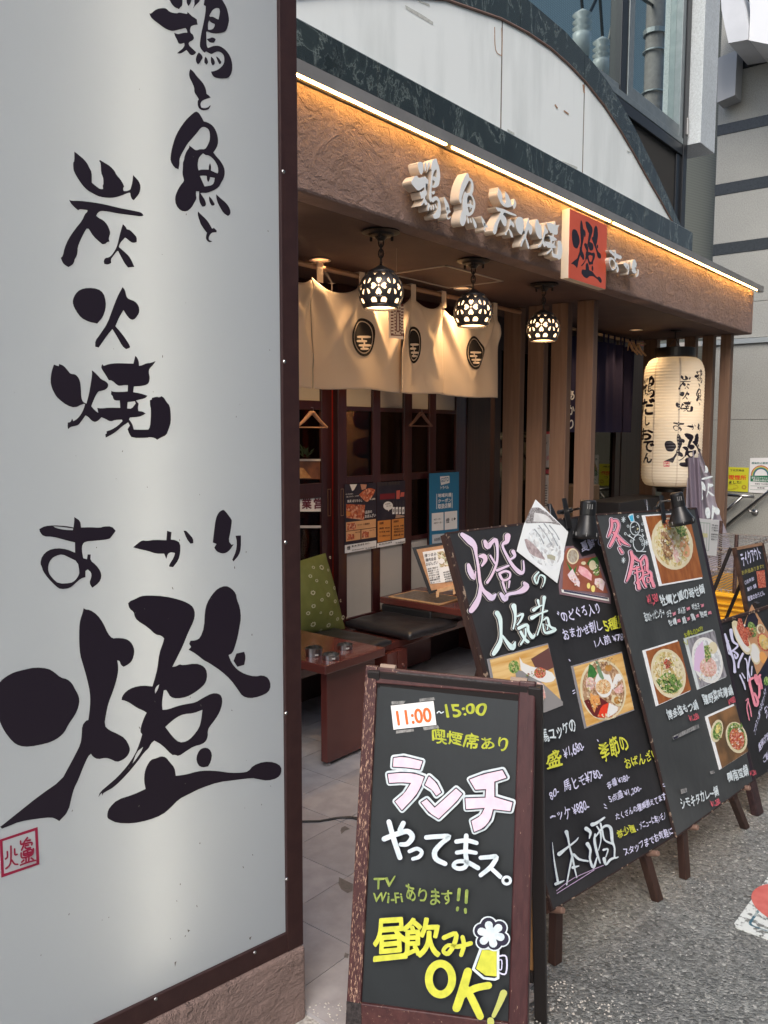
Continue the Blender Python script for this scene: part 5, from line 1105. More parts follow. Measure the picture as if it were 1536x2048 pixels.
# black cable on the floor
m=MB(); m.tube([onz(x,y,.021) for x,y in ((560,1650),(600,1643),(640,1642),(672,1636),(700,1634),(740,1640),(800,1655))],.0045,8); o=m.build('floor_cable',BLACKP,smooth=True); tag(o,'thin black cable lying across the terrace floor tiles','cable')
m=MB(); m.tube([onz(x,y,.021) for x,y in ((655,1640),(680,1635),(705,1636),(760,1650))],.004,8); o=m.build('floor_cable',BLACKP,smooth=True); tag(o,'short second strand of black cable beside the long one near the chalkboard frame','cable')
# dark chest and brown box inside the right entrance
m=MB(); a=ony(1232,1030,2.95); b=ony(1300,1030,2.95); m.box((6.55,2.8,.0165),(7.55,3.1,1.03)); o=m.build('dark_counter',M('counter_black',(.012,.011,.012),rough=.5),bevel=.005); tag(o,'black counter standing below the indigo curtain at the right entrance','counter')
m=MB(); m.box((6.50,3.12,.0165),(6.86,3.40,1.15)); o=m.build('brown_cabinet',wood('cab',(.10,.06,.035),(.14,.09,.05),'z'),bevel=.004); tag(o,'plain brown cabinet behind the black counter at the right entrance','cabinet')
# ------------------------------------------------------------ PAPER LANTERN
LC=V((7.505,2.735,0)); LR=.255; RIB=.0262
def lprof(z,rib=True):
    zt,zb2=2.262,1.128; r=LR
    if z>zt-.17: t=(z-(zt-.17))/.17; r=LR-(LR-.165)*(1-math.sqrt(max(0,1-min(t,1)**2.2)))
    if z<zb2+.13: t=((zb2+.13)-z)/.13; r=LR-(LR-.19)*(1-math.sqrt(max(0,1-min(t,1)**2.4)))
    b=math.sin(math.pi*((z-zb2)%RIB)/RIB)
    return r+.0034*(b**.7)
lt=thing('paper_lantern','large tall white paper lantern with black brush lettering hanging at the right entrance','lantern',(LC.x,LC.y,2.504))
prof=[]; k=0; z=1.128
while z<2.262-.001:
    for t in (0,.18,.5,.82): prof.append((lprof(z+RIB*t),z+RIB*t))
    z+=RIB
prof=[(r,h) for r,h in prof if h<=2.264]
m=MB(); m.lathe(prof,LC,n=72); o=m.build('paper_body',translucent('lantern_paper',(.80,.74,.62),.22),lt,smooth=True)
m=MB(); m.lathe([(.0,2.262),(.172,2.262),(.176,2.27),(.176,2.345),(.165,2.35),(0,2.35)],LC,n=40); m.build('top_ring',M('ring_black',(.02,.015,.012),rough=.35),lt)
m=MB(); m.lathe([(.19,1.128),(.15,1.118),(.12,1.100),(.12,1.075),(0,1.075)],LC,n=40); m.build('bottom_ring',M('ring_black',(.02,.015,.012)),lt)
m=MB(); m.tube([LC+V((-.16,0,2.35)),LC+V((0,0,2.44)),LC+V((.16,0,2.35))],.004,6); m.tube([LC+V((0,0,2.44)),LC+V((0,0,2.504))],.004,6); m.lathe([(0,2.504),(.045,2.504),(.045,2.497),(0,2.49)],LC,n=20); m.build('hanger_wire',IRON,lt)
l=bpy.data.objects.new('lantern_bulb',bpy.data.lights.new('lantern_bulb','POINT')); COL.objects.link(l); l.location=LC+V((-.0,0,1.85)); l.data.energy=3.6; l.data.color=(1,.74,.50); l.data.shadow_soft_size=.12  # added fill light inside the paper body to lift its brightness, no bulb modelled
LCY=Cyl(LC,LR,lprof)
SLC=(.03,RIB/4)
class LP(Print): pass
def lglyph(nm,x0,x1,y0,y1):
    q=lambda x,y:(1270+x/6.827,680+y/6.827)
    u0=LCY.pt(*q(x0,(y0+y1)/2))[0]; u1=LCY.pt(*q(x1,(y0+y1)/2))[0]; z1=LCY.pt(*q((x0+x1)/2,y0))[1]; z0=LCY.pt(*q((x0+x1)/2,y1))[1]
    place_glyph(nm,LCY,u0,u1,z0,z1,INK,None,lt,'brush_character',.0008,sl=SLC)
for nm,x0,x1,y0,y1 in (('tori',805,915,395,590),('to',862,888,590,645),('sakana',828,905,655,840),('to2',868,888,850,895),('sumi',590,760,480,680),('hi',605,740,700,812),('yaki',553,792,830,982),('a',518,672,1112,1245),('ka',703,822,1150,1228),('ri',848,887,1138,1245),('akari',403,900,1272,1735),('tori',97,277,490,792)): lglyph(nm,x0,x1,y0,y1)
p=Print(LCY,.001); 
for ch,x0,x1,y0,y1 in (('だ',102,277,795,1030),('し',143,207,1040,1172),('お',100,257,1200,1372),('で',118,267,1372,1532),('ん',120,240,1540,1682)):
    q=lambda x,y:(1270+x/6.827,680+y/6.827)
    vs,fs=btext(ch,.04); u0=LCY.pt(*q(x0,(y0+y1)/2))[0]; u1=LCY.pt(*q(x1,(y0+y1)/2))[0]; z1=LCY.pt(*q((x0+x1)/2,y0))[1]; z0=LCY.pt(*q((x0+x1)/2,y1))[1]
    vs=quadmap(vs,[(u0,z0),(u1,z0),(u1,z1),(u0,z1)]); p.put(vs,fs,INK,SLC)
q=lambda x,y:(1270+x/6.827,680+y/6.827)
p.loops([[q(392,1730),q(470,1730),q(470,1657),q(392,1657)],[q(399,1723),q(463,1723),q(463,1664),q(399,1664)]],CR,smooth=False,sl=SLC)
vs,fs=mtext('爐',.02); z1=LCY.pt(*q(430,1668))[1]; z0=LCY.pt(*q(430,1720))[1]; vs=quadmap(vs,[(LCY.pt(*q(402,1700))[0],z0),(LCY.pt(*q(460,1700))[0],z0),(LCY.pt(*q(460,1700))[0],z1),(LCY.pt(*q(402,1700))[0],z1)]); p.put(vs,fs,CR,SLC)
p.build('lettering',lt)
p=Print(LCY,.0005)
for xx in (262,600):
    u=LCY.pt(*q(xx,1000))[0]; SE=M('lantern_seam',(.66,.58,.46),rough=.8); p.put([(u-.007,1.14,0),(u+.007,1.14,0),(u+.007,2.25,0),(u-.007,2.25,0)],[(0,1,2,3)],SE,(None,RIB/4))
p.build('paper_seam',lt)
# ------------------------------------------------------------ CHALKBOARDS
def lean(O,adeg,ldeg):
    a=R(adeg); l=R(ldeg); return Pl(O,(math.cos(a),math.sin(a),0),(-math.sin(a)*math.sin(l),math.cos(a)*math.sin(l),math.cos(l)))
B1=lean((2.12792,1.09361,.2),-9.9835,20.373); B2=lean((2.80749,.97445,.2),-7.5916,16.4955)
def prism(pl,px,name,mat,par,th,d=0,bev=0):
    mb=MB(); mb.quadprism([pl.at(x,y,d) for x,y in px],-pl.N*th); return mb.build(name,mat,par,bevel=bev)
def easel_leg(pl,gpx,bpx,par,inw=.06,top=.8):
    g=onz(*gpx,0.0); b=pl.at(*bpx,-.035); d=(b-g).normalized(); e=b+d*top; U_=pl.U; n=d.cross(U_).normalized(); mb=MB()
    e=b+pl.V*top+pl.U*inw
    vs=[c+U_*(su*.018)+n*(sn*.014) for c in (g,b,e) for su in (-1,1) for sn in (-1,1)]
    f1=[(0,1,3,2),(0,4,5,1),(2,3,7,6),(0,2,6,4),(1,5,7,3)]; mb.add(vs,f1+[tuple(i+4 for i in f) for f in f1[1:]]+[(8,10,11,9)]); mb.build('leg',LEGW,par,bevel=.003)
def peg(pl,px,par):
    mb=MB(); mb.lathe([(0,.022),(.008,.022),(.010,.018),(.010,-.03),(0,-.03)],pl.at(*px,.02)-pl.N*.02,pl.N,14); mb.build('peg',M('peg_wood',(.20,.12,.09),rough=.6),par)
def back_leg(pl,px,par):
    t=pl.at(*px,-.04); n=V((-pl.U.y,pl.U.x,0)); g=t+n*.42; g.z=0; mb=MB(); mb.tube([t,g],.016,8); mb.build('leg',LEGW,par)
b1=thing('large_chalkboard','large dark chalkboard on an easel with pink heading, sashimi photo and big white sake lettering','chalkboard',B1.w(.35,0)); WB[b1.name]=V(b1.location)
prism(B1,((1105.5,1820),(1349,1672),(1190,1029),(896,1065)),'board',BOARD,b1,.010,0)
prism(B1,((1104,1821),(1107,1820),(898,1064.5),(893.5,1065.5)),'edge_strip',BFRAME,b1,.013,.0012)
prism(B1,((896,1068),(1190,1031.5),(1190,1028),(894,1064)),'edge_strip',BFRAME,b1,.0135,.0016); prism(B1,((1105,1822.5),(1349,1674),(1349,1671.5),(1105,1819.5)),'edge_strip',BFRAME,b1,.0135,.0016)
prism(B1,((1095,1828),(1106,1821),(896,1066),(889,1069)),'side_rail',LEGW,b1,.02,-.011)
easel_leg(B1,(1315,1800),(1289,1712),b1,-.12); easel_leg(B1,(1110,1925),(1112,1822),b1,.12); peg(B1,(1316,1707),b1); peg(B1,(1126,1821),b1); back_leg(B1,(1040,1070),b1)
p=Print(B1,.0008,.00005,k=.26)
Z1=lambda t:Z(6.4,880,1040,t)
AK=[[(270,190,26),(370,270,45),(430,340,32),(450,450,18),(480,620,18),(500,800,20),(540,900,22),(600,960,34),(650,1000,40),(700,955,12)],[(505,830,16),(490,980,28),(440,1090,38),(385,1165,32)],
[(350,580,22),(378,670,36),(425,755,20),(442,660,7)],[(490,470,14),(545,470,34),(565,520,26),(522,590,14)],[(560,280,22),(595,345,36),(645,295,24),(700,262,26),(722,400,16),(710,560,16),(650,710,16),(590,805,18)],[(628,460,12),(690,560,14)],
[(850,210,38),(840,280,30),(785,330,16),(845,470,19),(925,600,22),(1015,680,28),(1058,650,14),(1052,530,10)],[(920,410,26),(940,470,18),(880,510,12)],[(715,650,18),(860,590,14)],[(745,690,17),(820,660,16),(878,685,15),(868,750,14),(790,775,16),(745,700,17)],[(785,800,15),(810,880,14),(828,930,7)],[(872,790,14),(862,870,8)],
[(760,950,20),(815,1020,34),(850,960,22),(960,935,22),(1040,905,36),(1088,855,38),(1062,815,22)]]
HT=[[(700,1200,32),(738,1280,28),(750,1450,18),(742,1560,26),(700,1650,32),(655,1720,26)],[(770,1490,12),(840,1590,25),(898,1640,36),(930,1570,10)],
[(912,1110,34),(930,1200,20),(928,1300,15),(905,1400,10)],[(960,1240,12),(1028,1212,16),(1000,1290,14),(955,1350,10)],[(975,1395,22),(1080,1350,20),(1098,1430,18),(1150,1510,24),(1182,1470,8)],[(1000,1440,18),(1050,1530,18),(1090,1565,22)],[(1060,1400,11),(1058,1500,13),(1000,1600,14)],
[(1220,1040,18),(1232,1095,11)],[(1300,1000,24),(1290,1100,14),(1278,1180,12),(1268,1300,10),(1210,1480,9)],[(1165,1160,24),(1225,1120,14),(1270,1100,8)],[(1140,1262,26),(1250,1205,11),(1335,1172,13)],[(1290,1290,9),(1338,1262,16),(1372,1370,14),(1440,1410,20),(1350,1450,20),(1300,1440,12),(1280,1340,10)],[(1320,1350,8),(1345,1360,8),(1335,1410,8)],
[(1225,680,12),(1172,750,14),(1205,825,11),(1240,720,9),(1300,738,15),(1302,800,10),(1275,870,5)]]
def outlined(p,S,fill,gr=(13,9.5),sc=6.4,out=COUT,dark=CBLK):
    for s_ in S: p.brush(s_,out,grow=gr[0]/sc)
    for s_ in S: p.brush(s_,dark,grow=gr[1]/sc)
    for s_ in S: p.brush(s_,fill)
outlined(p,[Z1(s_) for s_ in AK],CPL); outlined(p,[Z1(s_) for s_ in HT],CMINT,gr=(11,8))
SK=[[(145,720,4),(180,1050,12),(240,1400,20)],[(200,1430,26),(280,1400,20),(350,1370,6)],[(385,545,34),(410,640,20),(440,800,14),(480,950,18),(520,1150,15),(560,1320,10)],[(260,920,36),(400,810,18),(540,700,15),(590,635,5)],[(490,930,20),(440,1150,15),(385,1440,12)],[(510,930,22),(600,1010,20),(750,1040,15)],[(490,1150,26),(600,1120,8)],
[(720,490,36),(790,550,25),(770,660,8)],[(740,750,34),(790,850,22),(780,1000,18),(840,1150,24),(900,980,10)],[(820,420,34),(900,390,25),(1030,300,15)],[(870,580,12),(860,700,22),(900,900,22),(955,1070,12)],[(900,450,12),(960,560,16),(965,700,10),(925,860,8)],[(960,400,15),(990,520,18),(1030,680,15),(1150,740,20)],[(880,620,12),(1000,470,18),(1080,440,22),(1140,500,28),(1160,700,24),(1200,820,15),(1200,980,15),(1260,970,10)],[(1010,850,20),(1085,840,14),(1050,970,9)],[(1020,1000,30),(1050,1100,18),(1120,1020,20),(1200,980,18)]]
SK=[Z(8.533,1080,1600,s_) for s_ in SK]
for s_ in SK: p.brush(s_,CBLK,grow=1.3)
for s_ in SK: p.brush(s_,CW)
LI=M('chalk_violet',(.55,.40,.62),rough=.7)
p.brush(Z(8.533,1080,1600,[(205,1545,5),(500,1330,5),(1010,1110,5)]),LI); p.brush(Z(8.533,1080,1600,[(210,1590,5),(500,1410,5),(850,1190,5)]),LI)
T=p.text; W_=.011
T('のどぐろ入り',(1118,1249),(1194,1230),25,CL,.022); T('おまかせ刺し',(1121,1284),(1199,1263),24,CL,.018); T('5種盛',(1203,1266),(1249,1254),30,CY,.02); T('1人前 ¥780-',(1183,1297),(1252,1279),19,CL,W_)
T('馬ユッケの',(1079,1490),(1146,1465),31,CW,.022); T('盛',(1087,1544),(1119,1530),34,CY,.02); T('¥1,680-',(1122,1521),(1161,1501),22,CL,W_); T('馬ヒモ¥780-',(1121,1587),(1198,1558),25,CL,W_); T('80-',(1093,1602),(1111,1591),17,CL,W_)
T('ーッケ ¥880-',(1095,1650),(1172,1623),25,CL,W_); T('季節の',(1196,1527),(1252,1507),42,CY,.02); T('おばんざい',(1244,1541),(1309,1518),23,CY,.02); T('各種 ¥380-',(1207,1580),(1252,1561),17,CL,W_); T('5点盛 ¥1,200-',(1211,1608),(1276,1585),19,CL,W_)
T('たくさんの種類揃えてます',(1224,1643),(1325,1601),17,CL,.018); T('希少種',(1227,1678),(1264,1665),19,CY,.02); T('、メニューに無いモノ',(1266,1664),(1324,1640),17,CL,.018); T('スタッフまでお気軽に',(1241,1714),(1338,1669),18,CL,.018)
T('夏鮮でじ',(1156,1107),(1212,1092),22,CL,.02)
for a,b in (((1106,1228),(1109,1232)),((1107,1225),(1110,1229)),((1129,1320),(1132,1324)),((1136,1384),(1141,1381)),((1137,1389),(1142,1386)),((1228,1186),(1231,1183)),((1279,1427),(1281,1431)),((1283,1429),(1285,1434)),((1185,1480),(1188,1484)),((1198,1608),(1203,1612)),((1199,1615),(1205,1617)),((1316,1569),(1319,1568)),((1317,1573),(1321,1573))): p.brush([(*a,.8),(*b,.8)],CL)
p.build('chalk_lettering',b1)
# --- pictures
WOODT=M('print_wood',(.55,.29,.07),(.72,.50,.22),5,.35,stretch=(1,1,14),detail=6); WOODO=M('print_wood_dark',(.24,.07,.02),(.36,.13,.04),6,.35,stretch=(9,9,1.5))
CREAMB=M('print_bowl',(.62,.55,.36),(.70,.63,.45),10,.35); FGRN=palette('food_green',[(.10,.22,.04),(.20,.36,.08),(.45,.52,.22),(.06,.14,.03)],110); FMIX=palette('food_mix2',[(.62,.48,.22),(.70,.62,.38),(.45,.30,.10),(.55,.52,.20),(.72,.66,.50)],70)
FPNK=palette('food_pink',[(.70,.42,.38),(.60,.30,.28),(.78,.60,.55),(.66,.50,.46)],90); FBRN=palette('food_brown',[(.30,.16,.08),(.45,.28,.16),(.20,.09,.04),(.58,.42,.28)],80); FRED=palette('food_red2',[(.42,.05,.03),(.55,.12,.06),(.65,.30,.20),(.30,.03,.02)],120); FWHT=palette('food_white',[(.75,.78,.78),(.60,.64,.66),(.42,.42,.44),(.78,.80,.80),(.70,.74,.76)],60); DKR=M('print_darkred',(.13,.018,.018),rough=.4); LEAF=M('print_leaf',(.03,.13,.03),(.06,.20,.05),60,.4); WHP=M('print_white',(.72,.72,.70),rough=.35)
def scatter(p,c,rx,ry,mats,n,r0=.8,r1=2.6):
    for _ in range(n):
        t=random.random()*6.283; k=math.sqrt(random.random()); a=(c[0]+rx*k*math.cos(t),c[1]+ry*k*math.sin(t)); r=random.uniform(r0,r1)
        p.ell(a,r,r*random.uniform(.35,1),random.choice(mats),rot=random.random()*3,n=7)
PC_=[M('bit_%d'%i,c_,rough=.25) for i,c_ in enumerate(((.70,.62,.42),(.45,.30,.14),(.16,.27,.07),(.58,.22,.10),(.78,.74,.62),(.28,.15,.08),(.52,.46,.20),(.66,.40,.32)))]
def photo(pl,par,q,border,bgm,fn,th=.0012):
    z0=.0075 if pl is B2 else .0035
    mb=MB(); mb.quadprism([pl.at(*a,z0) for a in q],-pl.N*.0025); o=mb.build('food_photo',border,par)
    cx=sum(a[0] for a in q)/4; cy=sum(a[1] for a in q)/4; p=Print(pl,z0+.0003,.00008)
    k=.0 if border is bgm else .955
    L=[(cx+(a[0]-cx)*k,cy+(a[1]-cy)*k) for a in q] if k else q
    p.quad(L,bgm); fn(p,L); p.build('photo_print',o); return o
BORD=M('photo_border',(.80,.82,.84),rough=.3); PLEX=M('laminate',(.25,.24,.25),rough=.2)
zB=lambda x,y:(1120+x/9.6,1280+y/9.6)
def bento(p,L):
    p.ell(zB(810,960),46,61,CREAMB,rot=-.12,n=30); p.ell(zB(815,965),42,57,FBRN,rot=-.12,n=30)
    p.poly([zB(*a) for a in ((440,1170),(720,1080),(900,1200),(880,1480),(650,1500),(520,1330))],DKR); p.poly([zB(*a) for a in ((780,1260),(915,1210),(870,1500),(700,1480))],M('print_red',(.5,.03,.03)))
    p.ell(zB(820,850),17.5,27,WHP,rot=-.1); p.ell(zB(815,900),15,15,palette('beans',[(.72,.50,.25),(.80,.66,.45),(.55,.28,.08)],200)); p.poly([zB(*a) for a in ((660,395),(700,400),(830,740),(800,770),(720,690))],M('print_sage',(.16,.26,.15)))
    p.poly([zB(*a) for a in ((545,460),(620,500),(690,640),(640,740),(510,740),(520,580))],LEAF); p.ell(zB(560,840),9,13,FPNK); p.ell(zB(890,560),11,11,FBRN); p.ell(zB(910,540),7,7,M('print_amber',(.45,.22,.05)))
    p.poly([zB(*a) for a in ((1040,660),(1130,650),(1180,740),(1080,830),(1000,960),(960,930))],WHP); p.poly([zB(*a) for a in ((920,1210),(1090,1290),(1080,1380),(900,1490),(880,1450))],WHP); p.poly([zB(*a) for a in ((980,1060),(1120,1080),(1160,1260),(1110,1290),(960,1180))],CREAMB); p.ell(zB(1080,1160),7,8,M('print_amber',(.45,.22,.05)))
    p.poly([zB(*a) for a in ((560,1010),(640,1080),(720,1050),(760,1240),(680,1260),(640,1400),(560,1240))],M('print_orange',(.70,.33,.10))); p.poly([zB(*a) for a in ((1000,960),(1160,840),(1200,900),(1180,1010),(1060,1040))],FPNK)
    scatter(p,zB(815,900),13,13,[PC_[0],PC_[1],PC_[4],PC_[3]],40,.7,1.8); scatter(p,zB(640,1180),9,16,[PC_[3],PC_[0],PC_[5]],22,.8,2.4); scatter(p,zB(560,840),8,11,[PC_[7],PC_[4]],16); scatter(p,zB(1080,1160),6,7,[PC_[0],PC_[1]],10); scatter(p,zB(1090,900),9,14,[PC_[5],PC_[7],PC_[4]],16); scatter(p,zB(820,440),24,8,[PC_[1],PC_[5],PC_[0]],26); scatter(p,zB(480,980),4,26,[PC_[6],PC_[0]],14); scatter(p,zB(820,1480),22,5,[PC_[0],PC_[3]],16)
photo(B1,b1,((1169.8,1457.4),(1268.7,1420.8),(1243.7,1303),(1142.5,1332)),PLEX,WOODT,bento)
def yukke(p,L):
    p.poly([(1060,1318),(1096,1296),(1106,1335),(1076,1350)],M('print_slate',(.12,.05,.045))); p.poly([(1028,1340),(1060,1345),(1124,1404),(1124,1411),(1076,1430),(1040,1420)],M('print_grey',(.24,.23,.23)))
    p.poly([(1037,1314),(1046,1330),(1100,1342),(1109,1356),(1104,1364),(1084,1366),(1056,1352),(1040,1340)],WHP); p.ell((1078,1346),12,11,FRED); p.ell((1026,1334),11,13,FGRN); p.poly([(1072,1364),(1084,1368),(1090,1395),(1070,1410),(1066,1380)],FPNK); scatter(p,(1078,1346),11,10,[PC_[3],PC_[5],PC_[7],PC_[2]],36,.7,2.2); scatter(p,(1026,1334),11,12,[PC_[2],PC_[6]],26,.8,3); scatter(p,(1076,1388),9,18,[PC_[7],PC_[3],PC_[4]],22); scatter(p,(1056,1350),9,6,[PC_[2],PC_[5]],12)
photo(B1,b1,((1000,1450),(1125,1411),(1096,1286),(974.6,1318)),PLEX,WOODT,yukke)
p=Print(B1,.0036,.0001); PUR=M('laminate_purple',(.20,.13,.15),rough=.25)
OUTL=[(1129,1093),(1144.7,1092),(1155,1100),(1163,1114),(1176,1110),(1188,1107),(1199,1126),(1220,1190),(1220,1208),(1119,1189),(1117,1172),(1123,1117)]
vs,fs=m2d([q2(B1,OUTL)],.0012,0,False); mb=MB(); mb.add([B1.w(v[0],v[1],v[2]+.0018) for v in vs],fs); sp_=mb.build('food_photo',PUR,b1)
cx,cy=1165,1150; s_=lambda pts,k=1:[(cx+(x-cx)*k,cy+(y-cy)*k) for x,y in pts]
p.poly(s_([(1129,1096),(1140,1094),(1154,1118),(1190,1112),(1216,1188),(1122,1180),(1124,1120)],.97),M('print_tray',(.26,.08,.05),(.32,.11,.07),30,.3)); p.poly([(1121,1179),(1216,1196),(1217,1203),(1122,1185)],WHP,smooth=False); p.poly([(1126,1180),(1214,1196),(1214,1199),(1126,1184)],M('print_navy',(.05,.05,.09)),smooth=False)
p.ell((1144,1113),12,16,CREAMB); p.ell((1144,1113),9.5,13,M('print_glass',(.30,.24,.18),(.45,.42,.36),90,.3)); p.poly([(1130,1122),(1145,1142),(1152,1130),(1146,1160)],LEAF); p.poly([(1178,1118),(1192,1114),(1197,1128),(1192,1150),(1182,1140),(1172,1128)],LEAF)
PK=M('print_tuna',(.75,.33,.38),(.82,.50,.52),60,.3); p.poly([(1157,1132),(1170,1136),(1182,1150),(1181,1162),(1174,1158),(1160,1150),(1154,1142)],PK); SQ=M('print_squid',(.78,.66,.68),(.70,.55,.60),70,.3); p.poly([(1143,1138),(1149,1150),(1158,1165),(1157,1175),(1150,1170),(1138,1160),(1133,1150)],SQ); p.poly([(1188,1158),(1200,1156),(1208,1165),(1204,1183),(1197,1178),(1187,1168)],SQ); p.ell((1183,1131),7,10,CREAMB); p.ell((1191,1146),6,6,FGRN); p.ell((1175,1172),3.5,6,M('print_lemon',(.78,.66,.22))); p.ell((1184,1178),4,7,M('print_lemon',(.78,.66,.22))); p.ell((1165,1127),5,3.5,CREAMB); scatter(p,(1191,1140),7,11,[PC_[2],PC_[4]],18,.6,1.8); scatter(p,(1196,1169),8,10,[PC_[4],PC_[7]],18,.8,2.4); scatter(p,(1146,1158),8,13,[PC_[4],PC_[7]],12,.8,2.4)
p.build('photo_print',sp_)
# black and white fish picture sticking up above the board top
FI=[(1069,1000),(1134,1064.5),(1127.5,1093),(1112,1167),(1031,1103),(1046,1049)]
vs,fs=m2d([q2(B1,FI)],.0008,0,False); mb=MB(); mb.add([B1.w(v[0],v[1],v[2]+.0052) for v in vs],fs); fi_=mb.build('fish_picture',M('bw_white',(.74,.77,.78),rough=.35),b1)
p=Print(B1,.0062,.0001)
p.poly([(1060,1016),(1080,1016),(1120,1052),(1092,1046),(1050,1048),(1047,1046),(1058,1020)],M('bw_speck',(.10,.09,.09),(.42,.40,.40),160,.4)); p.poly([(1066,1026),(1090,1030),(1104,1045),(1064,1044)],M('bw_grey',(.55,.55,.55),(.7,.7,.7),30,.4)); p.ell((1086,1098),36,48,M('bw_plate',(.72,.75,.77),(.80,.83,.85),20,.35),rot=-.55); p.ell((1085,1095),31,42,FWHT,rot=-.55)
p.poly([(1046,1080),(1052,1078),(1075,1100),(1088,1120),(1078,1118),(1058,1110),(1050,1096)],M('bw_fish',(.25,.19,.20),(.50,.42,.42),60,.35)); p.poly([(1091,1111),(1098,1109),(1108,1114),(1107,1122),(1100,1120),(1092,1118)],M('bw_tag',(.38,.37,.28)))
for a,b in (((1075,1052),(1100,1090)),((1085,1048),(1112,1092)),((1096,1052),(1115,1080)),((1066,1060),(1084,1088))): p.brush([(*a,1.2),((a[0]+b[0])/2+2,(a[1]+b[1])/2,.7),(*b,1.4)],M('bw_ink',(.3,.33,.36)))
p.build('photo_print',fi_)
# ---------- board 2
b2=thing('hotpot_chalkboard','grey chalkboard on an easel with pink winter hotpot heading, snowman drawing and four bowl photos','chalkboard',B2.w(.35,0))
prism(B2,((1352,1674),(1509,1560),(1392,1015),(1190,1028)),'board',BOARD2,b2,.005,.004)
prism(B2,((1350.5,1675),(1354,1674),(1193,1028),(1189,1028.5)),'edge_strip',BFRAME,b2,.0055,.0055); prism(B2,((1190,1031),(1392,1018),(1392,1014.5),(1190,1027.5)),'edge_strip',BFRAME,b2,.006,.006); prism(B2,((1352,1676.5),(1509.5,1562),(1509.5,1559.5),(1352,1673.5)),'edge_strip',BFRAME,b2,.006,.006)
prism(B2,((1506,1562),(1510,1560),(1394,1015),(1389,1015)),'edge_strip',M('edge_dark',(.02,.012,.02),rough=.5),b2,.0055,.0055)
easel_leg(B2,(1370,1755),(1364,1668),b2,.12); easel_leg(B2,(1490,1655),(1466,1596),b2,-.12); peg(B2,(1395,1655),b2); peg(B2,(1499,1576),b2); back_leg(B2,(1300,1030),b2)
p=Print(B2,.0048,.00005,k=.23)
ZW=lambda t:Z(10.24,1190,1020,t)
FU=[[(310,200,26),(318,330,26),(275,480,26),(238,550,12)],[(330,240,25),(410,230,28),(450,330,28),(400,480,32),(340,620,32),(275,745,26)],[(350,470,26),(450,560,28),(560,670,28),(680,738,8)],[(440,610,18),(490,715,16)],[(470,790,18),(525,880,26)]]
NA=[[(690,870,30),(720,1000,34),(700,1150,34),(660,1320,34),(598,1470,14)],[(730,950,30),(820,1035,28),(850,1050,20)],[(740,1220,22),(850,1180,18)],[(760,1300,18),(900,1255,14)],[(800,1180,22),(820,1400,22),(850,1610,38)],[(800,1500,22),(900,1400,18),(930,1330,16)],[(880,1060,24),(900,1180,20),(930,1290,22),(930,1450,22),(990,1580,22)],[(900,1040,26),(970,960,26),(1010,1080,28),(1020,1250,26),(1090,1300,26),(1105,1430,28),(1150,1570,32)],[(960,1160,12),(970,1260,12)],[(935,1345,16),(1040,1315,16)],[(1005,1400,13),(1058,1392,13),(1068,1478,12),(1012,1488,12),(1003,1402,13)]]
outlined(p,[ZW(s_) for s_ in FU],CP2,gr=(24,13),sc=10.24,out=M('chalk_pinkwhite',(.78,.68,.78),rough=.7)); outlined(p,[ZW(s_) for s_ in NA],CP2,gr=(24,13),sc=10.24,out=M('chalk_pinkwhite',(.78,.68,.78)))
w2=lambda x,y:(1190+x/10.24,1020+y/10.24)
def ring(c,rx,ry,wd=.8,rot=0,m_=CW): P=[(c[0]+rx*math.cos(t)*math.cos(rot)-ry*math.sin(t)*math.sin(rot),c[1]+rx*math.cos(t)*math.sin(rot)+ry*math.sin(t)*math.cos(rot),wd) for t in [2*math.pi*i/16 for i in range(17)]]; p.brush(P,m_)
ring(w2(760,390),9.4,13.2,.75,-.1); ring(w2(842,690),11.4,16.5,.75,-.12)
p.poly([w2(*a) for a in ((618,140),(650,100),(725,85),(752,240),(680,270))],CW); p.poly([w2(*a) for a in ((635,145),(715,108),(738,235),(682,252))],CB)
for a,b in (((785,855),(988,862)),((760,630),(640,540)),((605,518),(650,560)),((660,505),(640,560)),((905,562),(945,535)),((915,495),(930,560)),((692,372),(745,352)),((785,325),(800,322))): p.brush([(*w2(*a),.8),(*w2(*b),.8)],CW)
p.brush([(*w2(762,440),.5),(*w2(775,485),.5),(*w2(822,455),.5)],CW); p.poly([w2(800,372),w2(842,395),w2(803,428)],M('chalk_nose',(.6,.55,.3)))
for c in ((865,597),(897,645),(916,715),(820,150),(917,300),(615,345),(902,435),(560,500),(678,650)): ring(w2(*c),1.9,2.3,.5)
for cx_,cy_ in ((520,212),(995,680),(515,1040)):
    for t in (0,.8,1.57,2.4): p.brush([(*w2(cx_-45*math.cos(t),cy_-65*math.sin(t)),.55),(*w2(cx_+45*math.cos(t),cy_+65*math.sin(t)),.55)],CW)
T=p.text
T('¥1,580',(1291,1216),(1312,1208),24,CR,.015); T('牡蠣と鱈の寄せ鍋',(1317,1216),(1405,1190),25,CW,.028); T('追加トッピング→',(1284,1246),(1324,1235),20,CW,.02)
T('白子',(1329,1237),(1338,1234),14,CW,.018); T('280',(1339,1233),(1346,1231),7,CP2,.03); T('あん肝',(1351,1231),(1366,1227),14,CW,.018); T('380',(1367,1223),(1374,1221),7,CP2,.03); T('明太子',(1379,1223),(1394,1219),14,CW,.018); T('280',(1396,1216),(1402,1214),7,CP2,.03)
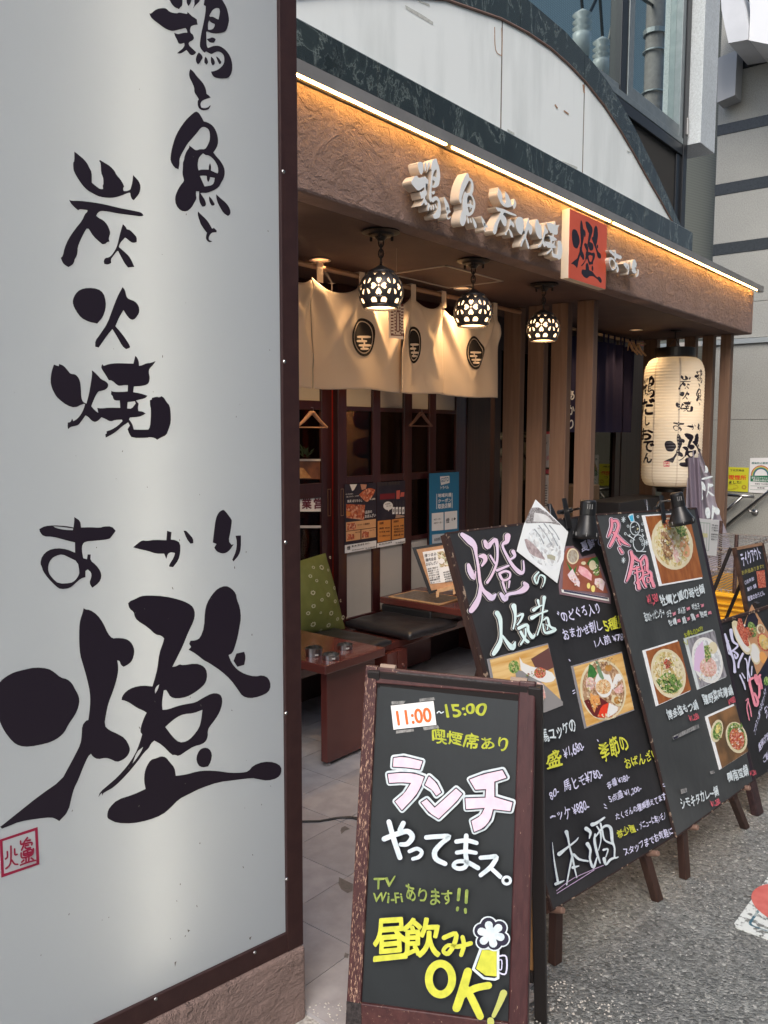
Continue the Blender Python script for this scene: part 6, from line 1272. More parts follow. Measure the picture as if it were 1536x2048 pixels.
T('牡蠣',(1332,1254),(1348,1250),14,CW,.018); T('380',(1348,1247),(1355,1245),7,CP2,.03); T('鱈',(1359,1250),(1367,1247),14,CW,.018); T('380',(1368,1243),(1374,1241),7,CP2,.03); T('鶏',(1377,1244),(1385,1241),15,CW,.018); T('280',(1386,1237),(1392,1235),7,CP2,.03); T('野菜',(1395,1238),(1409,1234),14,CW,.018); T('280',(1410,1231),(1417,1229),7,CP2,.03)
T('お得なのDAY!!',(1363,1278),(1400,1264),13,CYL,.02); p.brush([(1360,1284,.6),(1368,1290,.6),(1367,1280,.6)],CYL)
T('博多塩もつ鍋',(1329,1442),(1391,1419),23,CW,.028); T('¥1,280',(1372,1444),(1392,1440),14,CR,.015); T('鶏野菜味噌鍋',(1401,1413),(1461,1391),24,CW,.028); T('¥980',(1451,1412),(1465,1405),13,CR,.015); T('鴨南蛮鍋',(1450,1568),(1492,1551),24,CW,.028); T('¥1,280',(1494,1554),(1506,1550),12,CR,.015); T('シモキタカレー鍋',(1357,1621),(1432,1593),24,CW,.028); T('¥1,280',(1415,1615),(1434,1609),14,CR,.015)
p.quad([(1339,1480),(1391,1456),(1389,1448),(1337,1473)],TAPE); p.quad([(1340,1479),(1349,1475),(1348,1471),(1339,1475)],CBLK); p.quad([(1355,1588),(1367,1584),(1365,1575),(1353,1579)],TAPE); p.quad([(1414,1549),(1422,1546),(1420,1540),(1412,1543)],TAPE)
p.build('chalk_lettering',b2)
def bowl(c,rx,ry,fill,extra=None,rot=-.25,rim=CREAMB):
    def f(p,L):
        p.ell(c,rx,ry,rim,rot=rot,n=26); p.ell(c,rx*.86,ry*.88,fill,rot=rot,n=26)
        if extra: extra(p)
    return f
def ex1(p):
    p.poly([(1318,1060),(1332,1066),(1342,1120),(1330,1118),(1318,1095)],FBRN); p.poly([(1330,1070),(1342,1078),(1358,1120),(1350,1128),(1338,1100)],FPNK); p.ell((1366,1098),9,18,M('carrot',(.68,.33,.17),(.72,.42,.25),60,.4),rot=-.3); p.poly([(1322,1038),(1336,1040),(1338,1058),(1324,1056)],FRED); p.ell((1334,1056),5,5,M('print_yolk',(.80,.40,.08))); p.poly([(1344,1052),(1360,1048),(1372,1070),(1356,1076)],FGRN); scatter(p,(1341,1088),33,42,[PC_[0],PC_[4],PC_[6],PC_[1]],80,1,4); scatter(p,(1328,1095),10,26,[PC_[1],PC_[5]],26,1.2,4.2); scatter(p,(1330,1048),8,9,[PC_[3]],16); scatter(p,(1358,1060),10,12,[PC_[2],PC_[6]],22)
photo(B2,b2,((1319,1172.3),(1404.8,1157.3),(1376,1024),(1284.3,1030.5)),BORD,WOODO,bowl((1341,1088),41,53,FMIX,ex1))
def ex2(p): p.poly([(1308,1362),(1330,1342),(1350,1352),(1362,1372),(1345,1388),(1322,1384)],FGRN); p.ell((1330,1328),7,10,FRED); p.poly([(1346,1322),(1360,1330),(1362,1352),(1350,1348)],CREAMB); scatter(p,(1333,1347),27,40,[PC_[0],PC_[4],PC_[6]],70,1,3.6); scatter(p,(1335,1366),22,15,[PC_[2],PC_[6],PC_[2]],50,1,4); scatter(p,(1330,1328),6,9,[PC_[3],PC_[5]],16)
photo(B2,b2,((1312.6,1412.6),(1380.7,1381.8),(1355,1279.7),(1285.6,1301)),BORD,WOODO,bowl((1333,1347),34,50,FMIX,ex2))
def ex3(p): p.poly([(1386,1300),(1402,1282),(1406,1320),(1396,1345),(1384,1340)],M('print_lilac',(.66,.48,.68),rough=.3)); p.ell((1413,1335),17,20,FPNK,rot=-.3); p.poly([(1404,1292),(1416,1290),(1418,1316),(1408,1326)],FGRN); p.ell((1422,1296),9,12,CREAMB); scatter(p,(1412,1335),16,19,[PC_[7],PC_[4],PC_[7]],46,1,3); scatter(p,(1411,1305),7,13,[PC_[2],PC_[6]],22); scatter(p,(1405,1350),22,12,[PC_[4],PC_[0]],18)
photo(B2,b2,((1395,1379.6),(1452,1354.3),(1425.7,1258.8),(1368,1276.8)),M('border_grey',(.6,.65,.66),rough=.3),M('print_greybg',(.13,.12,.14),(.35,.34,.37),20,.3,stretch=(3,3,.6)),bowl((1411,1321),30,47,FWHT,ex3,rim=WHP))
def ex4(p):
    p.ell((1430,1462),12,23,CREAMB,rot=.2); p.ell((1431,1462),9,18,FGRN,rot=.2); p.ell((1432,1458),5,9,M('print_lemon',(.78,.66,.22)),rot=.2)
    p.ell((1469,1475),21,32,CREAMB,rot=-.25); p.ell((1469,1473),17.5,28,FGRN,rot=-.25); p.ell((1470,1478),15,22,FRED,rot=-.2); scatter(p,(1470,1478),14,21,[PC_[3],PC_[3],PC_[7],PC_[4]],50,1,3.4); scatter(p,(1467,1452),13,7,[PC_[2],PC_[4],PC_[6]],22); scatter(p,(1431,1462),8,16,[PC_[2],PC_[6],PC_[0]],22,.8,2.2)
photo(B2,b2,((1439.4,1539.5),(1495,1503.7),(1467.5,1407.7),(1410.4,1432.8)),BORD,M('print_dim',(.10,.06,.03),(.30,.15,.06),8,.3),lambda p,L:ex4(p))
# ---------- clamp lamps
def clamp_lamp(pl,n0,n1,e1,rpx,cl,lab,d=.09):
    a=pl.at(*n0,d); s_=(a-CAMP).dot(_F)/F; ax=(V((0,0,-1))+_R0*((e1[0]-n0[0])/(e1[1]-n0[1]))-_F*.05).normalized(); h1=(n1[1]-n0[1])*s_; h2=(e1[1]-n0[1])*s_; r=[x*s_ for x in rpx]
    t=thing('clamp_lamp',lab,'lamp',a,'black clamp lamps on the chalkboards')
    m=MB(); m.lathe([(0,0),(r[0]*.8,0),(r[0]*.97,h1*.08),(r[0],h1*.16),(r[0],h1*.94),(r[0]*.97,h1)],a,ax,28); m.build('socket_housing',BLACKP,t,bevel=.0)
    m=MB(); m.lathe([(r[0]*.95,h1+.0005),(r[1],h1+(h2-h1)*.35),(r[2]*.97,h1+(h2-h1)*.78),(r[2],h2),(r[2]*.96,h2),(r[2]*.92,h1+(h2-h1)*.78),(r[0]*.7,h1+.008)],a,ax,36); sh=m.build('lamp_shade',BLACKP,t,smooth=True)
    m=MB(); m.lathe([(0,h2*.80),(r[0]*.7,h2*.82),(r[0]*.75,h2*.92),(0,h2*.97)],a,ax,16); m.build('bulb',M('bulb_off',(.7,.7,.68),rough=.25),t,smooth=True)
    side=ax.cross(_F).normalized()
    for k in range(3):
        q=a+ax*(h1*.45)-_F*(r[0]*1.0)+side*((k-1)*r[0]*.28); m=MB(); m.tube([q-ax*h1*.16,q+ax*h1*.16],.0012,5); m.build('vent_slot',M('slot_grey',(.25,.25,.25),rough=.5),t)
    for k in range(7):
        th=2*math.pi*k/7; e=(side*math.cos(th)+ax.cross(side)*math.sin(th)); q=a+ax*(h1+(h2-h1)*.80)+e*(r[2]*.985); m=MB(); m.tube([q-ax*.006,q+ax*.007],.0014,5); m.build('vent_slot',M('slot_grey',(.25,.25,.25)),sh)
    # clamp on the board top edge and arm
    j=pl.at(*cl[0],.01); m=MB(); m.tube([j,a+ax*h1*.45-side*0],.0045,8); m.build('arm',CHROME,t)
    m=MB(); u=pl.U; n=pl.N; vv=pl.V; q=pl.at(*cl[1],0)
    for dd in (.016,-.026): 
        pts=[q+n*dd-u*.016-vv*.035,q+n*dd+u*.016-vv*.035,q+n*(dd*1.7)+u*.012+vv*.075,q+n*(dd*1.7)-u*.012+vv*.075]; m.quadprism(pts,-n*.004)
    m.tube([q-u*.02+vv*.03+n*0,q+u*.02+vv*.03],.008,10); m.tube([q+vv*.03,j],.010,8); m.build('clamp',BLACKP,t,bevel=.001)
    m=MB(); m.tube([q-u*.018+n*-.03+vv*.07,q-u*.03+n*-.03+vv*.02,q-u*.024+n*-.02-vv*.02],.0025,6); m.build('clamp_handle',CHROME,t)
clamp_lamp(B1,(1177,1000),(1177,1030),(1173,1077),(16,19,26),((1143,1020),(1128,1040)),'black clamp lamp pointing down on the large chalkboard top edge')
clamp_lamp(B2,(1352,985),(1357,1013),(1366,1050),(13,17,26),((1322,1004),(1319,1030)),'black clamp lamp tilted outward on the hotpot chalkboard top edge')
# ------------------------------------------------------------ SMALL A-FRAME SIGN
sa=R(-70.5688); sl_=R(11.887); sd=V((math.cos(sa),math.sin(sa),0)); sn=V((-math.sin(sa),math.cos(sa),0)); FR=V((1.552,.8552,0)); sw,sL=.4434,1.0338
PS=Pl(FR-sd*sw,sd,sn*math.sin(sl_)+V((0,0,math.cos(sl_))))
ss=thing('lunch_chalkboard','small A-frame chalkboard in a worn dark red frame with pink, white and yellow lunch lettering','chalkboard',FR-sd*sw*.5+sn*.2)
def ln(p,q,v):
    a,b=PS.pt(*p),PS.pt(*q); t=(v-a[1])/(b[1]-a[1]); return a[0]+(b[0]-a[0])*t
vt=(PS.pt(729,1337)[1]+PS.pt(1071,1357)[1])/2
Lo=((729.5,1345),(692.5,2003)); Li=((752.5,1367),(721,2007)); Ri=((1036.5,1390),(1015.8,2047)); Ro=((1071,1365),(1054.6,2047))
def stile(a,b,name,mat,v0=.0,v1=None,th=.024,d=.0):
    v1=v1 or vt; m=MB(); pts=[PS.w(ln(*a,v0),v0,d),PS.w(ln(*b,v0),v0,d),PS.w(ln(*b,v1),v1,d),PS.w(ln(*a,v1),v1,d)]; m.quadprism(pts,-PS.N*th); return m.build(name,mat,ss,bevel=.004)
SFL=wood('worn_frame_left',(.040,.010,.012),(.065,.020,.020),'z',.5,22,worn=(.46,.29,.20),wl=.555); SFR=wood('worn_frame_right',(.040,.010,.012),(.060,.018,.019),'z',.45,18,worn=(.42,.27,.19),wl=.655); stile(Lo,Li,'frame_stile',SFL); stile(Ri,Ro,'frame_stile',SFR)
def rail(pa,pb,pc,pd,name,mat,th=.022,d=-.001): m=MB(); m.quadprism([PS.at(*q,d) for q in (pa,pb,pc,pd)],-PS.N*th); return m.build(name,mat,ss,bevel=.003)
uvt=lambda q:PS.pt(*q)
m=MB(); a=PS.pt(752,1367); b=PS.pt(1037,1390); m.quadprism([PS.w(a[0]-.001,a[1],-.0015),PS.w(b[0]+.001,b[1],-.0015),PS.w(b[0]+.001,vt-.002,-.0015),PS.w(a[0]-.001,vt-.002,-.0015)],-PS.N*.021); m.build('frame_rail',SFRAMEX,ss,bevel=.003)
a=PS.pt(721,2007); b=PS.pt(1015.8,2047); m=MB(); m.quadprism([PS.w(a[0]-.001,a[1]-.075,-.0015),PS.w(b[0]+.001,b[1]-.075,-.0015),PS.w(b[0]+.001,b[1],-.0015),PS.w(a[0]-.001,a[1],-.0015)],-PS.N*.021); m.build('frame_rail',SFRAMEX,ss,bevel=.003)
rail((718,2015),(1018,2056),(1042,1384),(748,1360),'board',BOARDS,.008,-.010)
# tape over the frame
p=Print(PS,.0006,.0001); p_b=Print(PS,.0006,.0001); BT=M('black_tape',(.02,.017,.018),(.05,.04,.04),90,.2,bump=.6,bscale=120,bdist=.002); q7=lambda x,y:(680+x/3.746,1310+y/3.746); q8=lambda x,y:(680+x/3.657,1660+y/3.657)
p.poly([q7(*a) for a in ((425,125),(800,160),(1215,205),(1210,255),(900,225),(800,205),(420,170))],BT,smooth=False); p_b.poly([q8(*a) for a in ((48,1250),(155,1268),(160,1480),(42,1480))],BT,smooth=False); p.build('black_tape',ss); p_b.build('black_tape',ss)
for x,y in ((1165,298),(1325,440),(745,1155)):
    pass
# rear frame
PRr=Pl(FR-sd*sw+sn*2*math.sin(sl_)*sL,sd,-sn*math.sin(sl_)+V((0,0,math.cos(sl_))))
for u0,u1 in ((0,.033),(sw-.035,sw-.002)):
    m=MB(); m.pbox(PRr,u0,u1,0,sL-.012,-.010,.014); m.build('rear_stile',M('rear_black',(.018,.014,.014),rough=.5),ss,bevel=.003)
m=MB(); m.pbox(PRr,.034,sw-.036,.135,.17,-.008,.012); m.build('rear_rail',M('rear_black',(.018,.014,.014)),ss); m=MB(); m.pbox(PRr,.034,sw-.036,sL-.06,sL-.014,-.008,.012); m.build('rear_rail',M('rear_black',(.018,.014,.014)),ss)
m=MB(); m.pbox(PRr,.034,sw-.036,.171,sL-.061,-.002,.004); m.build('rear_board',MDF,ss)
for u in (.05,sw-.06):
    m=MB(); c=PS.w(u,vt,-.012); m.tube([c-sd*.02,c+sd*.02],.007,10); m.build('hinge',M('hinge_tan',(.30,.22,.17),rough=.6),ss)
card=rail((786.8,1459.5),(872.7,1450),(866.9,1402),(781.4,1411.4),'time_card',PAPER,.001,-.0085)
p=Print(PS,-.0080,.0001)
p.text('11:00',q7(425,533),q7(686,505),30,CO,.028,up=.14)
for q in (((380,375),(470,368),(485,345),(378,350)),((590,352),(705,340),(697,318),(588,330)),((412,592),(548,575),(545,555),(412,568)),((622,568),(738,550),(728,528),(615,545))): p.quad([q7(*a) for a in q],TAPE)
p.build('card_print',card)
p=Print(PS,-.0094,.00005,k=-.045)
p.brush([(*q7(718,440),1),(*q7(735,425),1),(*q7(750,438),1),(*q7(770,428),1)],CW); p.text('15:00',q7(782,487),q7(1098,455),31,CYL,.025,up=.05); p.text('喫煙席あり',q7(680,672),q7(1255,742),34,CYL,.022,up=.0)
for L in ("395 775 470 765 610 800 590 860 490 845 390 840","355 895 450 885 550 890 625 915 600 990 560 1060 460 1165 410 1100 480 1040 530 960 450 955 365 960","665 910 720 960 755 1030 720 1055 690 1010 635 975","610 1105 650 1080 710 1145 760 1100 870 1000 915 1040 870 1100 740 1225 670 1180","975 930 1080 890 1220 860 1250 915 1160 945 1160 1060 1295 1100 1280 1165 1150 1150 1130 1230 1080 1290 1010 1320 990 1240 1060 1200 1090 1140 950 1150 945 1070 1095 1065 1100 1000 1020 1005"):
    L=P_(3.746,680,1310,L); L=L if sum((L[i][0]*L[(i+1)%len(L)][1]-L[(i+1)%len(L)][0]*L[i][1]) for i in range(len(L)))>0 else L[::-1]
    n=len(L); 
    for w_,mm in ((9.2,CW),(3.6,CBLK)):
        for i in range(n): p.brush([(*L[i],w_*.5+1.6 if mm is CW else 2.2),(*L[(i+1)%n],w_*.5+1.6 if mm is CW else 2.2)],mm)
    p.poly(L,CP)
def bt(ch,x0,x1,y0,y1,mm,off=.03,grow=True,dy=0,scale=3.657):
    f=lambda x,y:(680+x/scale,1660+y/scale)
    p.textq(ch,[f(x0,y1),f(x1,y1+dy),f(x1,y0+dy),f(x0,y0)],mm,off)
# や っ て ま ス 。 as brush strokes
def bs(S,mm,sc=3.657,oy=1660,dark=1.3):
    S=[[(680+a[0]/sc,oy+a[1]/sc,a[2]/sc) for a in s_] for s_ in S]
    if dark:
        for s_ in S: p.brush(s_,CBLK,grow=dark)
    for s_ in S: p.brush(s_,mm)
bs([[(330,60,19),(420,25,19),(500,5,19),(535,45,20),(500,95,18),(450,100,15)],[(470,-55,18),(445,-5,18)],[(365,-65,18),(400,60,19),(445,195,19)]],CW)
bs([[(515,150,14),(570,130,14),(605,155,14),(585,190,14),(540,205,13)]],CW); bs([[(638,48,17),(720,42,17),(805,42,17),(750,90,17),(700,150,19),(710,205,19),(775,240,17)]],CW)
bs([[(858,78,16),(935,70,16),(1005,88,15)],[(862,158,15),(930,150,15),(1000,160,14)],[(930,35,17),(925,150,17),(930,250,17),(880,275,16),(838,255,15),(860,225,14),(930,225,16),(1015,270,17)]],CW)
bs([[(1035,195,15),(1100,190,16),(1150,190,17),(1110,260,17),(1035,322,15)],[(1110,270,15),(1180,335,15)]],CW); bs([[(1225+28*math.cos(t),360+26*math.sin(t),10) for t in [2*math.pi*i/12 for i in range(13)]]],CW)
p.text('TV',q8(255,428),q8(418,420),26,COL_,.02,up=0); p.text('Wi-Fi',q8(252,535),q8(472,525),24,COL_,.02,up=0); p.text('あります',q8(488,510),q8(830,560),36,COL_,.02,up=0)
bs([[(880,425,12),(872,500,11)],[(868,560,11),(866,575,10)],[(935,435,12),(930,520,11)],[(925,570,11),(926,592,10)]],COL_,dark=0)
p.textq('昼',[q8(235,960),q8(525,930),q8(500,615),q8(262,630)],CBLK,.028); p.textq('飲',[q8(455,930),q8(752,925),q8(752,615),q8(462,625)],CBLK,.028)
p.textq('昼',[q8(240,955),q8(520,925),q8(495,622),q8(268,636)],CY,.028); p.textq('飲',[q8(460,925),q8(746,918),q8(746,622),q8(468,632)],CY,.028)
bs([[(770,775,17),(855,745,17),(845,820,17),(800,890,17),(765,870,14),(800,830,14),(870,840,16),(965,815,16)],[(905,770,15),(915,830,16),(895,900,15)]],CY)
bs([[(745+85*math.cos(t),1075+112*math.sin(t),28) for t in [2*math.pi*i/18 for i in range(19)]]],CY); bs([[(945,1020,30),(905,1160,32),(862,1285,30)],[(905,1190,26),(1000,1140,26),(1095,1120,26)],[(940,1150,26),(985,1240,28),(1035,1345,26)]],CY)
bs([[(1205,1175,26),(1170,1260,20),(1132,1340,15)],[(1110,1375,25),(1112,1390,25)]],M('chalk_yellowgreen',(.45,.47,.12),rough=.7))
# beer mug
def cl_(k,mm):
    for (x,y,r) in ((1095,680,52),(1175,700,48),(1195,780,45),(1140,805,50),(1060,800,45),(1045,720,48),(1110,745,60)): p.ell(q8(x,y),(r+k)/3.657,(r+k)/3.657,mm,n=18)
GLM=[(1040,850),(1165,850),(1165,1065),(1140,1075),(1060,1065),(985,1000)]
L=[q8(*a) for a in GLM]
for i in range(6): p.brush([(*L[i],2.6),(*L[(i+1)%6],2.6)],CW)
for s_ in ([(1170,905,6),(1225,910,6),(1222,1030,6),(1170,1025,6)],[(1172,935,4),(1192,935,4),(1190,1000,4),(1172,1000,4)]): p.brush([(*q8(a[0],a[1]),a[2]/3.657) for a in s_],CL)
p.poly([q8(*a) for a in ((1050,860),(1155,862),(1155,1052),(1075,1045),(1005,995))],CY,smooth=False)
cl_(14,CW); cl_(4,CBLK)
for k in range(6):
    t=k*math.pi/3+.3; c=q8(1115,745); p.brush([(*c,5),(c[0]+20*math.cos(t),c[1]+19*math.sin(t),8)],CW)
p.build('chalk_lettering',ss)
# ------------------------------------------------------------ BOARD 3 AND TAKEAWAY SIGN
B3=lean((3.55,.91,.0),-9,15)
b3=thing('lunch_set_chalkboard','dark framed A-board with rice bowl pictures and pink price cut by the right edge','chalkboard',B3.w(.3,.0))
def ln3(p,q,v,pl=B3):
    a,b=pl.pt(*p),pl.pt(*q); t=(v-a[1])/(b[1]-a[1]); return a[0]+(b[0]-a[0])*t
vtop=B3.pt(1437,1243)[1]; uL=[ln3((1425,1243),(1508,1598),v) for v in (0,vtop)]; uI=[ln3((1438,1243),(1522,1598),v) for v in (0,vtop)]
wB=.62
m=MB(); m.quadprism([B3.w(uL[0],.0,0),B3.w(uI[0],.0,0),B3.w(uI[1],vtop,0),B3.w(uL[1],vtop,0)],-B3.N*.03); m.build('frame_stile',M('b3_frame',(.025,.014,.016),(.06,.03,.03),40,.45),b3,bevel=.004)
m=MB(); m.quadprism([B3.w(uL[0]+wB,.0,0),B3.w(uI[0]+wB,.0,0),B3.w(uI[1]+wB,vtop,0),B3.w(uL[1]+wB,vtop,0)],-B3.N*.03); m.build('frame_stile',MT['b3_frame'],b3,bevel=.004)
m=MB(); m.quadprism([B3.w(uI[0]-.002,.14,-.008),B3.w(uL[0]+wB+.002,.14,-.008),B3.w(uL[1]+wB+.002,vtop-.012,-.008),B3.w(uI[1]-.002,vtop-.012,-.008)],-B3.N*.008); m.build('board',BOARD,b3)
m=MB(); m.quadprism([B3.w(uI[1]+.0,vtop-.012,-.001),B3.w(uL[1]+wB,vtop-.012,-.001),B3.w(uL[1]+wB,vtop,-.001),B3.w(uI[1],vtop,-.001)],-B3.N*.026); m.build('frame_rail',BFRAME,b3)
B3r=Pl(B3.w(0,vtop,-.03)+V((0,0,-vtop*math.cos(R(15))))+V((-B3.U.y,B3.U.x,0))*.25,B3.U,V((0,0,1))*math.cos(R(14))-V((-B3.U.y,B3.U.x,0))*math.sin(R(14)))
m=MB(); m.pbox(B3r,0,.03,0,vtop,-.01,.01); m.pbox(B3r,wB-.0,wB+.03,0,vtop,-.01,.01); m.build('rear_legs',M('rear_black',(.018,.014,.014)),b3)
p=Print(B3,-.0070,.0001,k=.24)
q4=lambda x,y:(1400+x/5.118,1200+y/5.118)
p.poly([q4(*a) for a in ((545,40),(800,480),(600,770),(455,270))],M('poster_tan',(.50,.27,.14),rough=.4),smooth=False)
p.poly([q4(*a) for a in ((500,150),(560,100),(610,200),(600,330),(520,380),(470,290))],NAVY); p.ell(q4(548,300),8,16,FGRN,rot=-.3); p.ell(q4(510,330),7,11,FRED,rot=-.3); p.ell(q4(635,300),8,11,CREAMB,rot=-.3); p.ell(q4(640,300),5.5,8,FBRN,rot=-.3)
p.ell(q4(668,430),12,19,FRED,rot=-.35); p.ell(q4(668,430),9,16,M('soup',(.68,.50,.18),rough=.3),rot=-.35); p.ell(q4(578,550),10.5,22,CREAMB,rot=-.2); p.ell(q4(576,545),8.5,19,WHP,rot=-.2); p.ell(q4(660,590),7,13,M('print_orange',(.70,.33,.10)),rot=-.3)
p.poly([q4(*a) for a in ((620,740),(720,560),(730,900),(690,960))],NAVY,smooth=False); p.ell(q4(690,830),5,9,FGRN); scatter(p,q4(440,340),8,24,[PC_[3],PC_[7],PC_[4]],30,.8,2.6); scatter(p,q4(548,300),7,14,[PC_[2],PC_[6]],20); scatter(p,q4(520,330),6,9,[PC_[3],PC_[5]],14); scatter(p,q4(668,430),7,13,[PC_[6],PC_[0]],14)
p.poly([q4(*a) for a in ((320,230),(345,205),(385,225),(480,380),(525,480),(520,545),(480,565),(430,520),(370,420),(330,310))],CREAMB); p.poly([q4(*a) for a in ((385,190),(420,190),(440,260),(480,360),(500,470),(470,480),(420,400),(370,290))],FRED); p.poly([q4(*a) for a in ((350,260),(380,330),(440,440),(490,490),(515,500),(480,545),(420,490),(350,350))],WHP)
AK3=[[(250,350,8),(290,480,12),(340,620,8),(350,735,12)],[(280,420,8),(270,520,10),(310,560,6)],[(310,310,14),(330,420,10),(380,470,8),(300,540,7)],[(330,520,7),(380,560,8),(360,600,7),(345,560,6)],[(430,550,9),(390,640,9),(385,690,8)]]
for s_ in AK3: p.brush([(*q4(a[0],a[1]),a[2]/5.118*1.25) for a in s_],CL)
for s_ in ([(400,770,7),(440,860,7),(455,915,5)],[(420,750,5),(450,800,5)],[(475,690,6),(500,800,6)],[(450,600,6),(470,640,6),(480,830,5)],[(500,580,7),(480,700,6)],[(520,680,5),(515,770,5)]): p.brush([(*q4(a[0],a[1]),a[2]/5.118*1.2) for a in s_],CL)
for s_ in ([(525,800,13),(495,830,13),(520,950,13),(555,1080,14),(580,1040,13),(545,960,12),(520,960,11)],[(575,860,12),(550,800,12),(560,770,12),(590,850,12),(595,960,12),(585,1000,12)],[(600,770,12),(585,810,12),(610,890,12),(620,900,10),(600,800,10)]): p.brush([(*q4(a[0],a[1]),a[2]/5.118) for a in s_],CP2)
for s_ in ([(455,1030,4),(480,1010,4),(465,1100,4),(490,1230,4)],[(480,1040,4),(500,1120,4),(510,1190,4)]): p.brush([(*q4(a[0],a[1]),a[2]/5.118*1.4) for a in s_],CP2)
for t_,a,b,h in (('プラスト選べるセット!!',(548,1400),(665,960),14),('唐揚げ定食',(590,1560),(720,1380),16),('ご飯お替り',(640,1680),(760,1530),16),('ランチ',(665,1230),(730,1120),26),('味噌汁付',(690,1800),(800,1700),16)): p.text(t_,q4(*a),q4(*b),h,CL,.02)
p.build('chalk_lettering',b3)
B4=lean((4.62,1.22,.0),-10,12)
b4=thing('takeaway_chalkboard','small A-frame takeaway chalkboard with white lettering and meat picture at the right edge','chalkboard',B4.w(.2,.0))
q5=lambda x,y:(1380+x/8.53,1060+y/8.53)
v4=B4.pt(1472,1095)[1]; a0=ln3((1470,1094),(1494,1214),.0,B4),ln3((1470,1094),(1494,1214),v4,B4); w4=B4.pt(1528,1080)[0]-B4.pt(1471,1094)[0]
for k in (0,w4-.022):
    m=MB(); m.quadprism([B4.w(a0[0]+k,0,0),B4.w(a0[0]+k+.022,0,0),B4.w(a0[1]+k+.022,v4,0),B4.w(a0[1]+k,v4,0)],-B4.N*.022); m.build('frame_stile',M('b4_frame',(.03,.014,.010),(.07,.035,.022),30,.5),b4,bevel=.003)
m=MB(); m.quadprism([B4.w(a0[0]+.02,.16,-.006),B4.w(a0[0]+w4-.02,.16,-.006),B4.w(a0[1]+w4-.02,v4-.012,-.006),B4.w(a0[1]+.02,v4-.012,-.006)],-B4.N*.006); m.build('board',BOARD,b4)
for va,vb in ((v4-.016,v4),(.13,.158)): m=MB(); m.quadprism([B4.w(a0[1]+.0221,va,-.001),B4.w(a0[1]+w4-.0221,va,-.001),B4.w(a0[1]+w4-.0221,vb,-.001),B4.w(a0[1]+.0221,vb,-.001)],-B4.N*.02); m.build('frame_rail',wood('b4_rail',(.22,.12,.07),(.30,.18,.11),'x'),b4)
g_=onz(1463,1330,0); t_=B4.w(a0[1]+.01,v4,-.03); n4=V((-B4.U.y,B4.U.x,0)); e_=t_+n4*.34; e_.z=0
m=MB(); m.tube([t_,e_],.011,8); m.build('rear_leg',M('rear_black',(.018,.014,.014)),b4); m=MB(); m.tube([t_+B4.U*(w4-.03),e_+B4.U*(w4-.03)],.011,8); m.build('rear_leg',M('rear_black',(.018,.014,.014)),b4)
p=Print(B4,-.0052,.0001,k=.2)
p.textq('テイクアウト',[q5(925,625),q5(1250,480),q5(1180,275),q5(858,400)],CL,.026); p.textq('お弁当あります!!',[q5(905,770),q5(1275,650),q5(1262,575),q5(890,690)],M('chalk_ochre',(.38,.34,.08),rough=.7),.02)
p.textq('○お弁当!',[q5(955,940),q5(1115,850),q5(1095,790),q5(938,860)],CL,.02); p.textq('鶏天丼・唐揚',[q5(1000,1050),q5(1150,980),q5(1135,910),q5(985,985)],CL,.02); p.textq('軽食のおうどん',[q5(1010,1220),q5(1290,1110),q5(1270,1020),q5(990,1130)],CL,.02); p.quad([q5(1180,990),q5(1310,975),q5(1285,680),q5(1145,705)],FRED)
p.build('chalk_lettering',b4)
# ------------------------------------------------------------ RACK, CRATES, FLAG, NOTICE
rk=thing('wire_rack','brown steel wire shelving rack standing behind the chalkboards','rack',(6.45,1.95,0))
RW=M('rack_bronze',(.09,.05,.045),(.15,.10,.09),60,.4,metal=.6); WIRE=M('rack_wire',(.30,.27,.25),rough=.4,metal=.5)
X0,X1,Y0,Y1=6.02,6.92,1.72,2.10
for x,y in ((X0,Y0),(X1,Y0),(X0,Y1),(X1,Y1)): m=MB(); m.tube([(x,y,.0),(x,y,.90)],.014,8); m.build('post',RW,rk)
for z in (.80,.66,.505):
    s_=MB(); s_.tube([(X0,Y0,z),(X1,Y0,z),(X1,Y1,z),(X0,Y1,z),(X0,Y0,z)],.004,5); s_.tube([(X0,Y0,z-.03),(X1,Y0,z-.03),(X1,Y1,z-.03),(X0,Y1,z-.03),(X0,Y0,z-.03)],.004,5)
    n=12
    for k in range(n):
        for (ax,ay,bx,by) in ((X0,Y0,X1,Y0),(X0,Y1,X1,Y1)): s_.tube([(ax+(bx-ax)*k/n,ay,z),(ax+(bx-ax)*(k+.5)/n,ay,z-.03),(ax+(bx-ax)*(k+1)/n,ay,z)],.0035,4,False)
    for k in range(11): y=Y0+(Y1-Y0)*k/11; s_.tube([(X0,y,z),(X1,y,z)],.0035,4,False)
    for k in range(8): y=Y0+(Y1-Y0)*k/8; 
    for k in range(8):
        for x in (X0,X1): s_.tube([(x,Y0+(Y1-Y0)*k/8,z),(x,Y0+(Y1-Y0)*(k+.5)/8,z-.03),(x,Y0+(Y1-Y0)*(k+1)/8,z)],.0035,4,False)
    sh=s_.build('shelf',WIRE,rk); tag(sh,kind=None)
